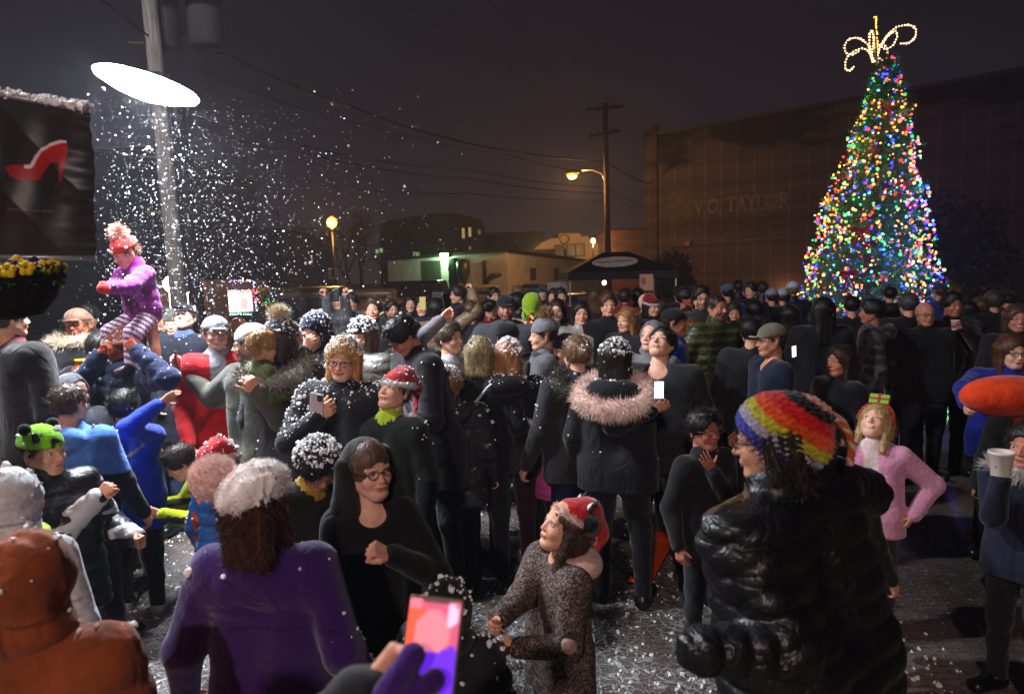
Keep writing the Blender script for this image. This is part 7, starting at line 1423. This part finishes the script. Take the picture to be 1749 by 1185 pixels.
def lighted():      # little red-lit decoration behind
    r = np.random.default_rng(3); p = W(908, 560, 6.0); e = empty('lit_garland_post', (p[0], p[1], 0), 0, 'narrow post of greenery with red lights between the green hood and the grey coat', 'decoration'); MB().tube([(0, 0, 0), (0, 0, p[2] + .1)], .02, 6, lin('#222222')).build('post', M['matte'], e); n = 1200
    C = np.stack([r.normal(size=n) * .035, r.normal(size=n) * .035, r.uniform(.6, p[2] + .13, n)], 1); D = r.normal(size=(n, 3)) * .03; MB().add(np.stack([C, C + D, C + D * .4 + r.normal(size=(n, 3)) * .006], 1).reshape(-1, 3), np.arange(3 * n).reshape(-1, 3), lin('#1c3a1c')).build('greenery', M['matte'], e)
    mb = MB(); C = np.stack([r.normal(size=16) * .03, np.full(16, -.06), r.uniform(p[2] - .3, p[2] + .12, 16)], 1); blobs(mb, C, .010, r, (5, .5, .3), .1); mb.build('light_bulbs', M['glow'], e)
lighted()
# ------------------------------------------------------------------ things in hands
def find(s_): return [i for i in INFOS if s_ in i['label']][0]
def hp2(i, k, off=.06, back=.0):
    T, R, u = i['hands'][k]; return i['base'] + i['Rw'] @ (T + R[:, 0] * off * u - R[:, 2] * back * u), i['Rw'] @ R
def cup(i, k, cc, label, hg=.10, r=.038, lid=None):
    p, R = hp2(i, k, .07, .035); e = empty('cup', (p[0], p[1], p[2] - hg * .45), 0, label, 'cup'); MB().lathe([(.001, 0), (r * .72, 0), (r * .75, .002), (r * .98, hg - .012), (r * 1.06, hg - .01), (r * 1.06, hg), (r * .97, hg), (r * .72, .01), (.001, .008)], n=24, col=lin(cc)).build('cup_body', M['plastic'], e, True)
    if lid: MB().lathe([(r * 1.07, hg), (r * 1.1, hg + .004), (r * 1.0, hg + .012), (r * .6, hg + .014), (.001, hg + .013)], n=24, col=lin(lid)).build('lid', M['plastic'], e, True)
cup(find('white fur collar at the right'), 1, '#d9cfc8', 'white foam cup held in a hand at the right edge', .118, .047)
cup(find('tweed cap and glasses'), 1, '#e0a010', 'bright yellow cup held by the man in the tweed cap', .13, .040)
cup(find('quarter-zip'), 0, '#d0ccc8', 'white cup with a lid held by the man in the light grey sweater', .10, .040, '#d8d8da')
cup(find('mustard yellow'), 0, '#c9b8b0', 'small white cup held by the young man in mustard yellow', .09, .036)
X = np.array([1., 0, 0]); Z = np.array([0, 0, 1.])
p, R = hp2(find('marble case'), 1, .07, .02); phone(W(541, 696, F / 338), nz([-.95, .25, .15]), nz([.22, .05, -1]) * -1, None, lin('#b9a7aa'), 'phone in a pale marble case held by the blonde woman', back=(.02, .02, .022), s=330, wd=.078, hg=.155)
phone(W(1126, 666, F / 318), nz([.9, -.4, .05]), nz([.48, .1, 1]), np.array([.95, 1, 1.0]), (.7, .7, .72), 'brightly lit white phone held up by the girl with the pink fur hood', s=310, strength=1.6, wd=.052, hg=.095)
point('phone_glow', tuple(W(1122, 668, F / 322)), .05, (.9, .95, 1), .03)
phone(W(764, 520, F / 258), nz([-.6, -.8, 0]), nz([-.25, 0, 1]), None, (.012,) * 3, 'black phone held high by the man in the light grey sweater', s=250)
phone(W(1355, 600, F / 235), nz([.8, .5, .1]), nz([.2, .1, 1]), np.array([1, 1, 1.]), (.02,) * 3, 'glowing phone held behind the khaki cap', s=250, strength=2.2, wd=.05, hg=.085)
phone(W(303, 618, F / 268), nz([.3, -.95, 0]), nz([-.1, 0, 1]), None, (.03, .008, .008), 'dark red phone at the end of the outstretched arm', s=250)
phone(W(574, 504, F / 158), X, Z, None, (.01,) * 3, 'small dark phone in front of the face of the man taking photographs', s=150)
phone(W(749, 504, F / 150), Z, X, np.array([.5, .45, .48]), (.02,) * 3, 'phone held sideways with a dim grey screen above the crowd', s=150, strength=.35)
phone(W(722, 518, F / 158), X, Z, np.array([.7, .55, .2]), (.02,) * 3, 'phone with a yellowish screen held upright in the crowd', s=150, strength=.4)
# near phone, its owner stands left of the camera with only sleeve and hand in view
OWN = person('person in a black quilted jacket reaching in from the lower left, holding up a phone', -375, 1247, 1666, 172, hair='short', hc='#1a1210', top='puffer', topm='cloth', tc='#1b1b1e', ra=(652, 1168, 1190, (.1, .2, -1)), rh='hold', rn_=(-.8, .35, -.2), build=1.05, skin='l')
def scr(x, z):
    c = np.zeros((len(x), 3)); c[:] = lin('#08040c')
    c[z > .52] = lin('#b04a66'); m = (x < .38 - .1 * (z - .5)) & (z > .42) & (z < .93); c[m] = lin('#e24a30') * 1.1; m = (np.hypot((x - .5) / .32, (z - .72) / .17) < 1); c[m] = lin('#c9707c'); c[(z > .9) & (x < .25)] = lin('#ff6a80')
    m = (z < .58 + .03 * np.sin(x * 9)) & (z > .08) & (x > .3); c[m] = lin('#5a1fc0'); c[(np.hypot((x - .82) / .1, (z - .86) / .09) < 1)] = lin('#b9a8c8'); c[(z > .945) & (np.abs(x - .5) < .22)] = (.004, .002, .006)
    for a in (.3, .58, .84): c[np.hypot((x - a) / .09, (z - .13) / .035) < 1] = (.9, .85, 1)
    return c * 1.25
ux = nz(W(760, 1118, .97) - W(690, 1116, .97) + np.array([0, -.010, 0])); uz = nz(W(700, 1040, 1.0) - W(742, 1180, .96))
phone(W(735, 1124, F / 1205), ux, uz, scr, lin('#6a5a48'), 'phone in a tan-edged case in the foreground, its screen showing the purple-clad child', s=1200, wd=.082, hg=.165)
g = SDF(); c0 = W(722, 1150, F / 1275) - OWN['base']
loc = lambda px, py, s_: OWN['Rw'].T @ (W(px, py, F / s_) - OWN['base'])
g.cone(loc(650, 1200, 1250), loc(705, 1120, 1265), .020, .018); g.cone(loc(690, 1210, 1250), loc(742, 1160, 1265), .017, .015, k=.01); g.noise(.001, 60); V, Q, m = g.mesh(.004); MB().add(V, Q, lin('#3a1c66')).build('glove', M['knit'], OWN['root'], True)
# ------------------------------------------------------------------ added fill lamps, out of view, behind and beside the camera
def fill_lamp(name, label, loc, P_, col, r=.14, aim=None):
    cat_ = 0
    e = empty(name, (loc[0], loc[1], 0), 0, label, 'lamp'); MB().tube([(0, 0, 0), (0, 0, loc[2])], .04, 10, (.02,) * 3).build('pole', M['metal'], e); MB().lathe([(.001, .2), (.1, .16), (.2, .03), (.21, .0), (.001, .01)], (0, 0, loc[2]), 20, col=(.02,) * 3).build('lamp_shade', M['metal'], e, True)
    point(name + '_light', (loc[0], loc[1], loc[2] - .16), P_, col, r)
fill_lamp('street_lamp', 'added fill lamp with a shade, on a post behind the camera', (-1.4, -5.5, 5.4), 1500, (1, .77, .69))  # added unseen fill that brightens faces and coats from the front
fill_lamp('street_lamp', 'added white fill lamp on a tall pole beyond the left edge', (-4.9, 2.9, 7.0), 2300, (.90, .94, 1), .12)  # added unseen fill for even white light over the crowd
fill_lamp('red_fill_lamp', 'added red fill lamp on a stand beyond the left edge', (-3.6, .4, 2.4), 14, (1, .16, .10), .2)  # added unseen fill that reddens the near figures from the left

# ------------------------------------------------------------------ misty night air
HZ = .0019
hz_ = MB().box((0, 60, 24), (320, 260, 50.4)); hm = bpy.data.materials.new('haze'); hm.use_nodes = True; nt = hm.node_tree; nt.nodes.remove(nt.nodes['Principled BSDF']); pv = nt.nodes.new('ShaderNodeVolumePrincipled')
pv.inputs['Density'].default_value = HZ; pv.inputs['Color'].default_value = (.80, .80, .92, 1); pv.inputs['Anisotropy'].default_value = .35; nt.links.new(pv.outputs[0], nt.nodes['Material Output'].inputs['Volume'])
ho = hz_.build('haze', hm); ho['kind'] = 'stuff'; ho['label'] = 'thin damp night haze filling the air'
